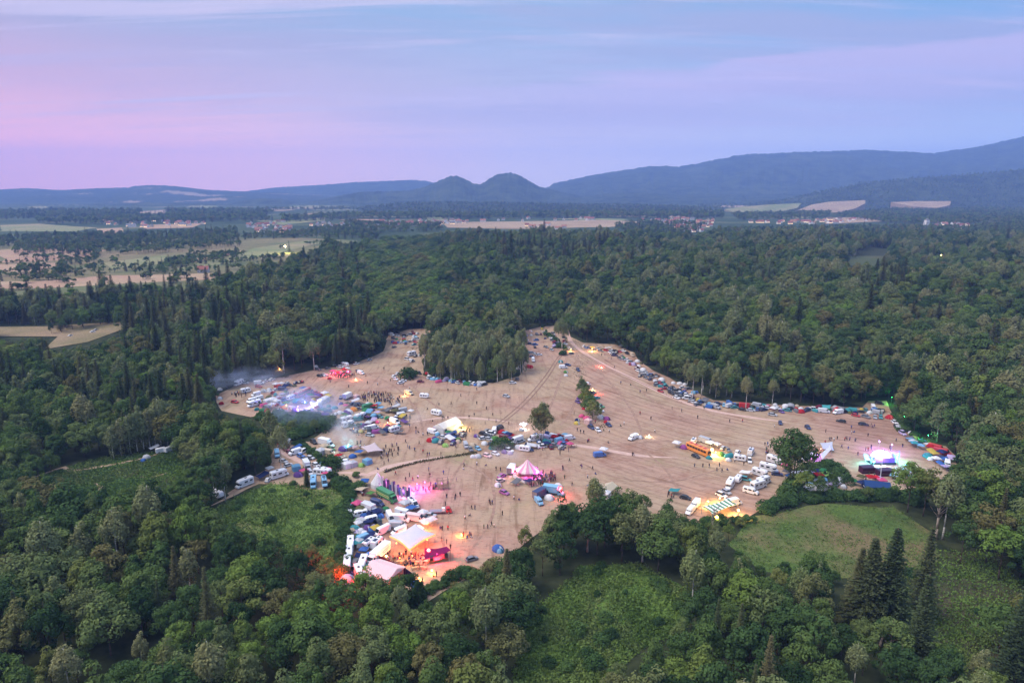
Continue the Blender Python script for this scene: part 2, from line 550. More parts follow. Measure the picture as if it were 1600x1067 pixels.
    def dome(key, name, desc, sx, sy, h, door=True):
        prof = [(1.0, 0.02), (.97, .25), (.86, .55), (.65, .8), (.36, .95), (.0, 1.0)]
        d = MB().lathe([(r, z * h) for r, z in prof], 12, 0, None, sx, sy)
        for i, v in enumerate(d.v):
            d.v[i] = (v[0], v[1], v[2] + 0.02 * h * math.sin(5 * v[0] + 3 * v[1]))
        fl = MB()
        for i, (r, z) in enumerate(prof[:5]):
            wy = .34 * (1 - .16 * i)
            x = sx * math.sqrt(max(r * r - (wy * .5) ** 2, 0)) + .05
            fl.v += [(x, -wy * sy, z * h), (x, wy * sy, z * h)]
        for i in range(4):
            fl.f.append((2 * i, 2 * i + 1, 2 * i + 3, 2 * i + 2))
            fl.m.append(0)
        gu = MB()
        for k in range(6):
            t = math.pi / 6 + k * math.pi / 3
            c, s = math.cos(t), math.sin(t)
            gu.tube((c * sx * .9, s * sy * .9, .45 * h), (c * sx * 1.35, s * sy * 1.35, .02), .012, n=4)
        proto(key, name, 'tent', desc, [part('shell', d, [C], True), part('door_flap', fl, [C]), part('guy_rope', gu, [M['plastic']])])
    dome('dome', 'dome_tent', 'dome tent', 1.5, 1.3, 1.35)
    dome('bigd', 'dome_tent', 'large dome tent', 2.1, 1.8, 1.75)
    # tunnel tent
    d = MB()
    ns = 8
    for i, (x, s) in enumerate(((-2.3, .25), (-2.1, .7), (-1.3, 1.0), (0, .95), (1.4, 1.0), (2.0, .95))):
        for k in range(ns + 1):
            t = math.pi * k / ns
            d.v.append((x, 1.35 * s * math.cos(t), 1.75 * s * math.sin(t) + .01))
    for i in range(5):
        for k in range(ns):
            a = i * (ns + 1) + k
            d.f.append((a, a + 1, a + ns + 2, a + ns + 1))
            d.m.append(0)
    e = MB()
    e.v = [(2.0, 1.28 * math.cos(math.pi * k / ns), 1.66 * math.sin(math.pi * k / ns) + .01) for k in range(ns + 1)]
    e.f = [tuple(range(ns + 1))]
    e.m = [0]
    proto('tun', 'tunnel_tent', 'tent', 'tunnel tent', [part('shell', d, [C], True), part('door_flap', e, [C])])
    # gazebo
    r = MB().add([(-1.55, -1.55, 2.15), (1.55, -1.55, 2.15), (1.55, 1.55, 2.15), (-1.55, 1.55, 2.15), (0, 0, 2.95)], [(0, 1, 4), (1, 2, 4), (2, 3, 4), (3, 0, 4)])
    va = MB()
    for (a, b) in (((-1.55, -1.55), (1.55, -1.55)), ((1.55, -1.55), (1.55, 1.55)), ((1.55, 1.55), (-1.55, 1.55)), ((-1.55, 1.55), (-1.55, -1.55))):
        va.add([(a[0], a[1], 1.9), (b[0], b[1], 1.9), (b[0], b[1], 2.16), (a[0], a[1], 2.16)], [(0, 1, 2, 3)])
    leg = MB().tube((0, 0, 0), (0, 0, 2.2), .03).mesh('leg', [M['steel']])
    proto('gaz', 'gazebo', 'gazebo', 'pop-up gazebo', [part('canopy', r, [C]), part('valance', va, [C])] + [('leg', leg, (x, y, 0)) for x in (-1.5, 1.5) for y in (-1.5, 1.5)])
    # square house tent
    h = MB().add([(-1.7, -1.7, 0), (1.7, -1.7, 0), (1.7, 1.7, 0), (-1.7, 1.7, 0), (-1.6, -1.6, 2.2), (1.6, -1.6, 2.2), (1.6, 1.6, 2.2), (-1.6, 1.6, 2.2)],
                 [(0, 1, 5, 4), (1, 2, 6, 5), (2, 3, 7, 6), (3, 0, 4, 7)])
    rf = MB().add([(-1.75, -1.75, 2.15), (1.75, -1.75, 2.15), (1.75, 1.75, 2.15), (-1.75, 1.75, 2.15), (-.3, 0, 3.0), (.3, 0, 3.0)], [(0, 1, 5, 4), (1, 2, 5), (2, 3, 4, 5), (3, 0, 4)])
    df = MB().add([(1.72, -.6, .02), (1.72, .6, .02), (1.66, .55, 1.9), (1.66, -.55, 1.9)], [(0, 1, 2, 3)])
    proto('hut', 'frame_tent', 'tent', 'square frame tent with ridged roof', [part('wall', h, [C]), part('roof', rf, [C]), part('door_flap', df, [M['cloth2']])])
    # tarp on poles
    def tf(u, v):
        x, y = (u - .5) * 4.2, (v - .5) * 3.4
        return (x, y, 1.35 + .9 * u + .25 * math.cos(3.1 * (v - .5)) - .15 * math.sin(math.pi * u) + .06 * math.sin(9 * v + 5 * u))
    t = MB().grid(tf, 6, 6)
    poles = [('pole', MB().tube((0, 0, 0), (0, 0, tf(u, v)[2]), .03).mesh('pole', [M['wood']]), (tf(u, v)[0] * .97, tf(u, v)[1] * .97, 0)) for u in (0, 1) for v in (0, 1)]
    proto('tarp', 'tarpaulin_shelter', 'shelter', 'tarpaulin shelter on poles', [part('sheet', t, [C], True)] + poles)
build_vehicles()

COLS = dict(w=(.74, .75, .77), l=(.55, .57, .6), s=(.38, .40, .43), g=(.17, .175, .19), d=(.025, .026, .032), b=(.06, .15, .42), n=(.03, .045, .13), c=(.20, .42, .60),
            r=(.45, .03, .04), m=(.17, .02, .045), k=(.68, .12, .26), p=(.15, .08, .27), y=(.62, .48, .10), o=(.72, .26, .06), e=(.05, .22, .09), t=(.06, .28, .30),
            z=(.55, .45, .33), v=(.10, .24, .07), q=(.30, .52, .14), a=(.48, .40, .60), u=(.72, .50, .48), j=(.13, .13, .06), f=(.33, .10, .30))
CNAME = dict(w='white', l='pale grey', s='silver', g='grey', d='black', b='blue', n='navy blue', c='light blue', r='red', m='maroon', k='pink', p='purple', y='yellow', o='orange',
             e='green', t='teal', z='beige', v='dark green', q='lime green', a='lilac', u='salmon', j='olive', f='magenta')

VEH = """
lorry 605 779 20 12 e;bt 580 800 20 8 l;van 590 788 12 4 n;car 595 798 10 6 d;van 546 804 1 10 w;bus 561 805 -18 3 w;bus 577 814 -15 4 w;suv 592 819 10 7 d
lwb 610 811 8 12 w;dpd 631 804 25 7 w;lwb 625 813 20 1 w;lwb 650 812 20 3 u;van 622 823 18 1 s;van 623 832 -20 8 w;lwb 597 832 -24 12 w;cam 646 790 12 10 w
car 672 806 20 1 s;car 663 809 20 2 g;flat 690 800 30 -2 r
mh 548 855 0 10 w;van 570 842 20 -8 c;mh 546 870 0 10 w;mh 543 887 0 10 w;mh 567 886 -4 12 w;cam 579 852 12 -10 w;cam 591 851 14 -12 w;est 577 868 10 -9 b;lorry 592 871 -15 13 w;mh 562 900 7 14 w
mh 437 744 20 -6 w;bt 480 731 5 9 w;car 485 739 4 9 w;cv 500 740 18 2 w;cv 509 739 14 4 w;mh 490 757 0 10 c;cam 507 756 1 10 c;car 494 727 10 6 w;car 502 731 12 6 w
car 437 694 10 5 r;car 440 698 10 6 s;car 446 702 10 6 m;car 452 707 10 6 m;van 461 708 -16 5 w;car 470 713 10 5 b;car 475 716 10 5 b;car 480 718 12 -4 g;car 432 689 10 5 l;van 433 711 1 10 c;car 443 721 12 3 s;car 450 727 12 -4 l
bt 511 696 20 4 w;hut 502 708 10 4 l;car 517 702 14 4 v;van 514 708 16 2 z;cam 535 721 16 -6 z;van 539 724 16 -3 w;suv 490 691 10 6 d
mh 373 600 -14 6 w;car 383 598 10 0 l;car 395 592 12 -5 b;van 405 599 14 -1 w;car 404 604 14 2 r;car 416 595 12 -5 w;car 425 593 12 -4 w;cv 384 612 14 -3 w;car 367 628 12 2 r
van 435 605 14 3 r;car 431 609 14 -4 w;car 453 602 12 3 d;car 463 598 12 -5 n;car 470 597 12 -5 d;van 400 617 -14 4 w;van 404 623 -14 4 w;van 393 627 -14 4 w;mh 397 633 -14 4 w;coach 473 617 18 -8 r;suv 444 625 10 -2 b;cv 455 623 14 -6 w
car 533 621 6 -10 n;bt 545 621 16 -8 w;car 553 631 12 -2 n;car 560 632 14 2 n;car 568 633 14 3 d;lwb 576 637 20 -6 e;car 580 641 12 -4 f
mh 564 653 20 -8 w;mh 543 658 20 -5 w;mh 545 665 20 -5 w;cv 616 673 20 -6 w;van 583 669 16 -4 w;car 574 669 14 -3 l;car 578 680 14 2 s;car 552 670 12 -6 d;car 557 673 10 -8 g;car 611 657 10 2 m;lwb 617 660 20 8 w
cv 539 571 14 3 w;car 532 573 12 1 w;car 557 568 14 -4 w;car 497 577 12 3 g;car 512 575 14 -4 g;car 507 586 12 1 s;car 500 587 12 2 d;van 564 583 12 3 w;car 560 579 12 -2 g;car 577 562 14 -5 s
van 639 615 14 4 z;cv 663 620 14 1 w;car 615 588 10 -6 w;car 618 592 12 5 w;car 630 595 14 -2 w;car 626 598 10 -3 w;car 621 584 10 -6 s;suv 655 583 10 4 d
van 612 523 10 2 w;car 621 524 10 2 l;car 627 535 12 -2 w;car 640 533 12 -3 s;car 645 531 12 -5 l;car 647 525 12 -6 w;car 652 521 12 -6 w;car 649 534 10 2 r;car 647 538 12 -4 t;car 616 542 12 -3 g;car 667 522 12 -5 m;car 670 526 12 -5 s
mh 644 554 14 -3 w;car 649 556 10 -6 d;suv 637 561 14 2 w;suv 644 564 12 -5 l;car 656 555 10 -6 w;car 667 540 8 4 l;car 670 588 8 -8 w;car 657 596 14 1 m;car 710 595 12 2 v;car 719 596 12 1 m;car 735 598 12 3 w;car 741 599 10 -4 w;car 801 598 14 -1 w;car 808 592 6 -8 g
suv 828 537 12 1 n;suv 836 538 12 -1 b;car 823 549 14 3 t;car 842 554 14 -1 w;car 836 553 10 3 l;car 831 557 12 2 n;van 833 563 2 10 w;car 853 542 12 3 g;car 862 546 12 5 s;car 860 527 14 3 w;suv 882 527 12 1 d;suv 882 533 12 -1 r;car 883 537 12 3 l
van 880 574 14 -1 w;car 887 570 12 2 n;suv 903 578 8 6 n;car 890 544 10 3 l;car 893 552 12 -2 g;car 791 619 12 3 s
car 912 541 8 -6 w;car 938 548 14 2 g;suv 961 549 12 2 d;car 947 547 10 3 r;car 968 549 12 3 r;car 974 548 12 2 w;suv 980 552 10 4 d;van 988 555 10 8 z;car 980 562 10 5 w;suv 1000 587 10 -9 g;car 1011 583 4 8 s;car 1009 590 12 5 g;car 1025 587 4 9 s;est 1039 603 14 -4 t;car 1032 611 10 4 r
van 917 602 18 -5 w;car 926 614 10 3 d;car 932 622 14 -4 t;suv 938 635 12 2 e;suv 938 641 12 4 w;car 951 664 8 5 n;suv 924 668 10 6 n;car 934 672 8 6 w;car 903 628 6 4 p
car 1050 605 12 -5 d;car 1062 610 12 5 d;car 1070 612 8 8 p;est 1049 614 12 5 d;car 1057 621 12 5 w;car 1064 620 12 4 g;car 1081 624 12 -4 g;car 1083 628 10 3 l;est 1090 632 12 -3 g;suv 1102 633 6 -8 g;suv 1117 634 14 1 w;car 1131 633 2 9 c;car 1148 633 1 9 b;lwb 1165 636 22 2 r;car 1173 641 14 1 l;car 1066 605 12 -2 w
car 1207 648 14 2 s;car 1221 643 6 4 p;car 1236 638 14 1 d;car 1266 639 14 -1 w;van 1309 645 -16 2 w;van 1315 641 14 3 g;car 1337 649 14 3 r;est 1314 658 -16 -3 d;est 1349 663 16 2 d;car 1353 651 14 4 g;car 1219 661 4 9 n;car 1262 668 8 7 n;car 1199 637 12 1 w
van 1364 638 3 9 w;suv 1374 630 12 2 d;car 1367 652 2 9 s;car 1376 652 3 8 t;car 1398 660 10 7 w;suv 1410 677 12 8 a;est 1439 690 14 -3 b;lwb 1463 702 14 4 r;lwb 1472 708 16 4 r;car 1472 716 14 3 n;van 1480 727 1 10 w;car 1401 667 8 8 d
cam 1084 691 8 -8 w;lwb 1103 691 18 6 s;coach 1091 706 22 9 o;car 1130 700 10 -6 s;car 1137 703 10 8 g;car 1152 707 8 -8 w;cv 1156 718 20 3 w;cam 1173 708 6 -10 w;suv 1171 720 3 9 w;car 1087 713 14 6 d
suv 1165 749 14 3 t;mh 1188 742 16 5 w;mh 1201 734 18 4 w;mh 1211 722 16 5 w;car 1214 741 16 2 n;mh 1140 760 -10 12 w;cv 1153 751 -10 12 w;suv 1127 774 14 6 w;car 1135 769 12 6 s;bus 1173 769 18 5 w;mh 1185 761 18 -6 w;mh 1193 754 18 -6 w
van 1086 790 -8 10 w;van 1078 800 -8 10 w;lwb 1145 788 18 -4 w;car 1071 778 12 3 d;van 1257 716 -10 8 w;car 1241 765 16 -4 l;lwb 1265 767 18 -3 w;lwb 1284 766 18 -3 w;car 1268 759 14 3 c;car 1298 752 14 -4 n;van 1312 742 14 4 w;van 1314 748 14 4 l
suv 755 678 12 3 d;van 772 675 -4 10 w;van 781 669 16 -8 d;car 763 682 14 3 d;car 764 686 14 3 s;car 755 685 14 -2 l;lwb 807 690 -18 6 w;lwb 836 687 -20 3 w;cv 820 703 14 2 w;car 828 702 10 6 n;suv 847 698 -16 2 w;car 866 696 14 2 g;est 882 693 14 -6 b;van 875 689 14 -5 c;van 890 685 14 -2 w;van 857 686 12 3 a
car 774 709 12 5 w;suv 795 704 14 3 w;car 761 712 12 4 u;van 728 697 6 10 s;car 735 702 6 9 g;car 747 701 9 6 c;van 677 676 14 3 w;est 692 683 12 5 l;van 705 682 14 -4 n;suv 722 676 12 -8 m;car 724 680 12 -7 g;suv 689 691 6 -10 g;car 708 693 8 -8 n;lwb 692 675 16 6 u
bt 800 736 10 -14 w;car 784 744 14 -8 f;car 782 751 12 -4 u;car 788 770 12 5 f;van 842 785 8 10 c;bt 846 775 16 -9 n;bt 866 771 16 2 c;car 737 874 14 -4 g
van 989 685 -14 6 w;van 937 712 16 -2 b;van 254 705 16 -3 w;van 266 703 12 -5 w;cv 340 775 14 5 w;mh 382 758 -18 7 w;car 419 750 6 -6 l;car 1075 607 10 -2 g;car 1160 640 10 2 d
car 145 518 14 -3 w;car 110 524 12 -3 l;car 150 515 12 -3 s
"""
TEN = """
gaz 570 757 1 0 b;tarp 566 769 8 3 z;tarp 581 774 8 4 v;gaz 559 793 8 3 k;dome 550 791 3 1 c;dome 549 783 2 2 e;dome 602 796 3 -1 e;dome 594 806 3 1 b;dome 556 799 3 0 t;dome 566 811 3 2 a
bigd 553 827 4 0 t;dome 558 813 2 2 v;dome 546 813 4 1 j;dome 564 829 3 0 w;dome 574 825 2 2 p;bigd 586 828 4 0 b;dome 556 833 2 2 a;dome 570 834 3 0 w;dome 577 838 3 1 l;bigd 555 841 4 1 j;dome 543 823 2 1 g
gaz 633 792 8 3 l;tarp 645 798 4 2 b;hut 661 805 8 2 w;gaz 653 832 8 -3 w;gaz 665 822 8 -3 w;gaz 675 817 8 -3 w;gaz 560 850 6 2 l;tarp 552 882 4 1 g;dome 558 870 3 1 o;tarp 570 893 4 3 t
bigd 543 906 4 1 c;dome 547 896 3 1 n;tarp 560 912 4 3 k;bigd 649 912 3 1 b
hut 463 733 10 -2 c;bigd 466 742 6 2 p;tarp 476 739 4 3 k;gaz 507 702 8 3 z;bigd 536 702 4 1 p;tarp 546 702 4 1 c;gaz 553 703 8 3 u;bigd 551 713 5 -1 b;tarp 564 710 8 3 b;tarp 531 714 6 1 r
hut 542 729 12 -4 w;hut 551 727 12 -4 l;dome 565 727 3 1 q;hut 574 723 10 -4 c;bigd 528 710 3 1 z
dome 344 608 3 0 w;dome 344 622 3 0 w;dome 346 630 3 1 r;bigd 412 611 4 1 s;bigd 421 609 4 1 l;gaz 440 602 6 2 w;gaz 432 604 6 2 w;hut 418 629 8 -2 w;hut 426 628 8 -2 w;hut 433 630 8 2 w;gaz 425 636 6 2 l;bigd 446 637 4 1 o;gaz 450 640 6 1 z;bigd 437 641 4 1 w;bigd 462 641 4 1 p
hut 497 634 10 -4 w;hut 503 629 10 -4 w;hut 509 625 10 -4 w;gaz 508 618 6 2 w;hut 557 621 8 2 u;bigd 553 640 6 2 o;tarp 590 634 6 -3 c;tarp 592 647 6 2 a;tarp 605 643 8 -3 g;tarp 613 641 8 3 n;tarp 598 640 6 2 c
bigd 531 645 4 1 w;bigd 546 644 4 1 w;dome 520 649 3 1 w;dome 525 646 3 1 w;dome 537 645 3 1 l;bigd 523 637 4 0 t;tun 603 673 8 2 n;tun 570 665 8 -2 p;tun 587 675 8 -1 f;dome 564 674 3 0 y;dome 515 641 3 1 c;dome 580 661 3 1 m;dome 590 659 3 1 k
gaz 520 583 6 1 k;gaz 529 585 6 1 r;gaz 538 581 6 1 r;gaz 545 584 6 1 k;gaz 543 578 6 1 w;dome 515 591 3 1 r;dome 508 586 2 1 w;gaz 642 645 8 1 w;dome 523 569 3 1 w;dome 494 572 2 1 w
dome 620 529 3 1 e;bigd 631 530 3 1 r;bigd 614 534 4 1 b;dome 622 535 3 1 b;dome 667 583 3 1 r;dome 672 588 3 1 w;dome 678 590 3 1 l;bigd 684 592 4 -1 c;dome 679 586 2 1 n;dome 704 595 3 1 c;tun 730 600 8 1 e;dome 748 597 3 1 w;dome 661 545 3 1 u
dome 816 520 2 1 w;dome 822 524 2 1 a;dome 830 523 2 1 w;bigd 829 517 3 1 u;dome 816 529 2 1 w;dome 824 531 2 1 w;dome 823 562 3 1 r;tun 827 573 6 1 r;dome 809 575 2 1 w;dome 847 513 3 1 y;dome 866 528 3 1 p
bigd 876 565 1 3 t;dome 884 586 3 1 w;dome 884 581 3 1 v;gaz 925 545 4 1 y;tarp 953 545 6 1 l;tarp 970 542 10 -3 g;tarp 940 544 8 2 g;bigd 996 564 4 1 w;bigd 990 569 4 1 a;dome 998 572 3 1 w;dome 1002 567 3 1 j;bigd 1005 578 4 1 w;bigd 1034 593 4 1 w;dome 1024 595 3 1 l;tarp 1024 586 3 5 s;dome 1052 598 3 0 w;bigd 1062 599 4 0 w;dome 1070 600 3 0 w
dome 1091 624 3 1 y;dome 1072 620 3 1 l;dome 1084 613 3 1 c;dome 1088 612 3 1 b;tarp 1101 628 5 -3 g
dome 904 622 3 1 p;dome 902 656 2 1 n;dome 901 661 3 1 y;dome 909 650 3 0 k;bigd 917 654 4 1 k;hut 919 660 4 1 u;dome 913 638 2 1 r;bigd 939 652 3 1 w;bigd 948 654 4 1 f;dome 947 659 3 1 r
dome 1177 632 2 0 l;dome 1184 632 2 0 w;bigd 1193 634 3 0 t;dome 1199 634 3 0 k;tun 1207 638 6 1 m;gaz 1208 642 4 1 w;dome 1211 632 2 0 w;bigd 1227 634 3 0 w;bigd 1235 634 3 0 s;dome 1245 634 2 0 z;dome 1251 638 3 0 w;bigd 1251 643 4 0 r;bigd 1324 642 4 1 t;dome 1328 645 3 1 j;dome 1387 652 3 2 r;bigd 1390 652 3 2 r
bigd 1425 677 4 1 w;bigd 1429 686 4 2 q;dome 1437 685 3 1 r;dome 1445 695 3 1 y;tarp 1470 721 8 1 b;bigd 1450 713 4 1 t;dome 1454 717 3 1 w;dome 1416 672 3 1 p
gaz 1057 697 4 1 w;bigd 1069 699 5 1 f;gaz 1110 697 8 3 w;gaz 1120 698 8 3 w;bigd 1127 710 5 1 v;dome 1108 715 4 1 t;tun 1138 713 6 -2 t;dome 1138 718 4 1 w;tarp 1165 742 8 2 w;gaz 1226 731 6 2 k;gaz 1208 719 8 3 v;tarp 1054 770 8 2 t
tarp 1272 754 8 3 s;tarp 1286 746 8 -2 q;tarp 1297 760 8 -3 g;tarp 1311 755 8 -3 l;gaz 1268 714 8 1 l;tarp 1268 701 10 3 u;dome 1318 760 4 1 w
gaz 794 683 6 1 n;tun 788 690 6 -2 y;dome 757 693 3 1 w;bigd 772 694 4 1 c;dome 768 700 3 1 t;bigd 739 696 6 2 z;dome 855 676 3 1 n;dome 815 671 3 1 l;gaz 818 668 5 1 w;dome 744 681 3 2 p;dome 739 713 3 0 w;dome 747 713 3 0 l;dome 797 708 3 0 a;dome 788 706 2 2 p;tarp 884 681 6 2 c
bigd 672 688 6 2 r;dome 696 696 3 1 q;dome 716 687 3 1 v;cv 682 647 10 2 w
tarp 806 756 6 -3 g;tarp 828 756 4 3 n;dome 778 758 3 2 w;dome 872 759 4 1 w;bigd 858 778 4 1 w;gaz 938 766 6 2 z;tarp 925 762 5 -2 g;hut 945 776 8 2 w;dome 780 860 4 2 c;bigd 778 858 4 2 b
dome 229 714 3 0 l;dome 224 719 3 0 b;tarp 410 747 12 -4 n;gaz 422 736 6 -2 w;tarp 241 702 8 -2 w;dome 1000 683 3 1 w;gaz 943 707 6 1 w;tarp 1241 742 4 1 l
"""

def heading(px, py, dx, dy):
    a, b = G(px, py), G(px + dx * .25, py + dy * .25)
    return math.atan2(b.y - a.y, b.x - a.x)

ROOT = {}
def place_all():
    for src, grp in ((VEH, 'vehicles parked on the festival field'), (TEN, 'tents and shelters pitched on the festival field')):
        for ln in src.replace('\n', ';').split(';'):
            t = ln.split()
            if len(t) != 6:
                continue
            key, px, py, dx, dy, ck = t[0], float(t[1]), float(t[2]), float(t[3]), float(t[4]), t[5]
            P = PROTO[key]
            p = G(px, py + 1.5)
            col = COLS[ck]
            jit = 1 + RND.uniform(-.06, .06)
            c = tuple(min(.8, x * jit) for x in col)
            c2 = None
            if key == 'lorry':
                c2 = (.62, .55, .2) if ck == 'e' else tuple(x * .6 for x in c)
            elif key == 'coach':
                c2 = (.5, .05, .04) if ck == 'o' else (.5, .45, .4)
            elif key == 'mh':
                c2 = RND.choice([(.1, .2, .4), (.3, .3, .32), (.35, .08, .08), (.2, .3, .3)])
            elif key in ('dome', 'bigd', 'tun'):
                c2 = RND.choice([tuple(x * .45 for x in c), tuple(min(.75, x * 1.6 + .05) for x in c), (.6, .6, .6)])
            sc = RND.uniform(.93, 1.07) if grp.startswith('v') else RND.uniform(.82, 1.12)
            rz = heading(px, py, dx, dy) + RND.uniform(-.06, .06)
            ROOT[(key, px, py)] = spawn(P, CNAME[ck] + ' ' + P['desc'], (p.x, p.y, 0.06), rz, c, grp if key != 'cv' else 'vehicles parked on the festival field', sc, c2)
place_all()

# the many small cars and tents packed along the edges and between the bigger ones
def pack():
    rr = random.Random(41)
    occ = [(k[1], k[2]) for k in ROOT]
    full, num = ('car', 'tent'), {}
    for k in ROOT:
        num[PROTO[k[0]]['cat']] = num.get(PROTO[k[0]]['cat'], 0) + 1
    num['tent'] = num.get('tent', 0) + 8
    zones = [([(385, 640), (400, 605), (470, 595), (520, 622), (640, 640), (630, 678), (560, 678), (520, 650)], 95, 'ddtdcvzt', 5.2), ([(430, 690), (450, 690), (520, 735), (510, 745), (480, 725)], 12, 'cctd', 5.4),
             ([(542, 790), (575, 785), (600, 800), (600, 840), (580, 850), (542, 850)], 30, 'dddtzd', 5.4), ([(905, 542), (960, 544), (1000, 575), (1040, 600), (1100, 628), (1090, 633), (1030, 605), (985, 570), (950, 550)], 44, 'ccdds', 5.0),
             ([(1100, 630), (1240, 637), (1380, 641), (1378, 646), (1240, 643), (1100, 636)], 40, 'ccddv', 6.0), ([(608, 520), (650, 517), (655, 530), (615, 545)], 14, 'cdc', 4.5), ([(668, 588), (760, 598), (758, 603), (665, 595)], 14, 'dcd', 5.0),
             ([(822, 518), (858, 514), (880, 540), (860, 548), (825, 560)], 16, 'cdc', 4.5), ([(750, 665), (800, 680), (880, 680), (895, 700), (760, 700)], 30, 'cddtzv', 5.6), ([(675, 672), (725, 676), (722, 694), (672, 692)], 13, 'cdd', 5.6),
             ([(1225, 735), (1320, 745), (1318, 765), (1240, 770)], 18, 'cddtz', 7.0), ([(1395, 662), (1440, 695), (1490, 715), (1480, 735), (1430, 700)], 16, 'cdd', 7.0), ([(1330, 745), (1440, 742), (1430, 760), (1330, 765)], 12, 'dczt', 8), ([(538, 855), (575, 850), (575, 910), (540, 915)], 9, 'dct', 8)]
    for poly, n, kinds, gap in zones:
        x0, x1 = min(a for a, b in poly), max(a for a, b in poly)
        y0, y1 = min(b for a, b in poly), max(b for a, b in poly)
        k = t = 0
        while k < n and t < 3000:
            t += 1
            px, py = rr.uniform(x0, x1), rr.uniform(y0, y1)
            if not inpoly(px, py, poly) or any(abs(px - a) < gap and abs(py - b) < gap * .42 for a, b in occ):
                continue
            occ.append((px, py))
            kd = rr.choice(kinds)
            key = {'d': rr.choice(('dome', 'dome', 'dome', 'bigd', 'tun')), 't': 'tarp', 'z': 'gaz', 'c': rr.choice(('car', 'car', 'est', 'suv')), 'v': 'van', 's': 'suv'}[kd]
            if PROTO[key]['cat'] in full and num.get(PROTO[key]['cat'], 0) >= 298:
                key = rr.choice(('tarp', 'gaz'))
            num[PROTO[key]['cat']] = num.get(PROTO[key]['cat'], 0) + 1
            ck = rr.choice('wwsgdnlbrmst') if key in ('car', 'est', 'suv', 'van') else rr.choice('wlgbctvjezrapynk')
            P = PROTO[key]
            p = G(px, py + 1)
            jit = rr.uniform(.8, 1.08)
            c = tuple(min(.75, x * jit) for x in COLS[ck])
            c2 = rr.choice([tuple(x * .45 for x in c), tuple(min(.7, x * 1.5 + .04) for x in c), (.5, .5, .5)]) if key in ('dome', 'bigd', 'tun') else None
            veh = key in ('car', 'est', 'suv', 'van')
            spawn(P, CNAME[ck] + ' ' + P['desc'], (p.x, p.y, .06), rr.uniform(0, 6.28), c, 'vehicles parked on the festival field' if veh else 'tents and shelters pitched on the festival field', rr.uniform(.92, 1.05) if veh else rr.uniform(.75, 1.05), c2)
            k += 1
pack()
# ------------------------------------------------------------------ big tents, stages and other single things
CL = M['cloth']
def mono(name, col, rough=0.85, var=0.1):
    return m_plain(name, col, rough, var, 1.5, 0.15)
M['canvas'] = m_objcol('white_canvas', 0.9, 0.06, 0.5, 0.1, 0.35)

def pole(parent, p, h, r=0.05, name='pole', mat='wood'):
    return obj(name, MB().tube((0, 0, 0), (0, 0, h), r).mesh(name, [M[mat]]), parent, p)

def stretch_canopy(name, desc, cat, corners, heights, col, sag=.6, fringe=None, midlift=0.0, polemat='steel', z0=.06):
    """a stretched membrane between four corner points on the ground (in turn) at the heights given"""
    c0 = sum(corners, Vector()) / 4
    r = thing(name, desc, cat, (c0.x, c0.y, z0))
    q = [Vector((c.x - c0.x, c.y - c0.y, h)) for c, h in zip(corners, heights)]
    def f(u, v):
        p = q[0] * (1 - u) * (1 - v) + q[1] * u * (1 - v) + q[2] * u * v + q[3] * (1 - u) * v
        b = 4 * u * (1 - u), 4 * v * (1 - v)
        k = 1 - .13 * (b[0] * (1 - b[1]) + b[1] * (1 - b[0]))
        return (p.x * k, p.y * k, p.z - sag * (b[0] + b[1]) * .5 + midlift * b[0] * b[1] + .05 * math.sin(7 * u + 4 * v))
    obj('canopy', MB().grid(f, 12, 12).mesh('canopy', [M['canvas']], True), r, color=col)
    for a in q:
        pole(r, (a.x * .97, a.y * .97, 0), a.z, .06, 'pole', polemat)
    if fringe:
        for e in fringe:
            mb = MB()
            n = 22
            for i in range(n):
                t = (i + .5) / n
                u, v = ((t, 0), (1, t), (t, 1), (0, t))[e]
                p = Vector(f(u, v))
                mb.add([(p.x, p.y, p.z - .75), (p.x + .28, p.y, p.z - .02), (p.x - .28, p.y, p.z - .02), (p.x, p.y + .28, p.z - .02)], [(0, 1, 2), (0, 3, 1), (0, 2, 3)])
            obj('fringe', mb.mesh('fringe', [m_emit('lit_bunting', (1, .55, .16), 1.3)]), r)
    return r

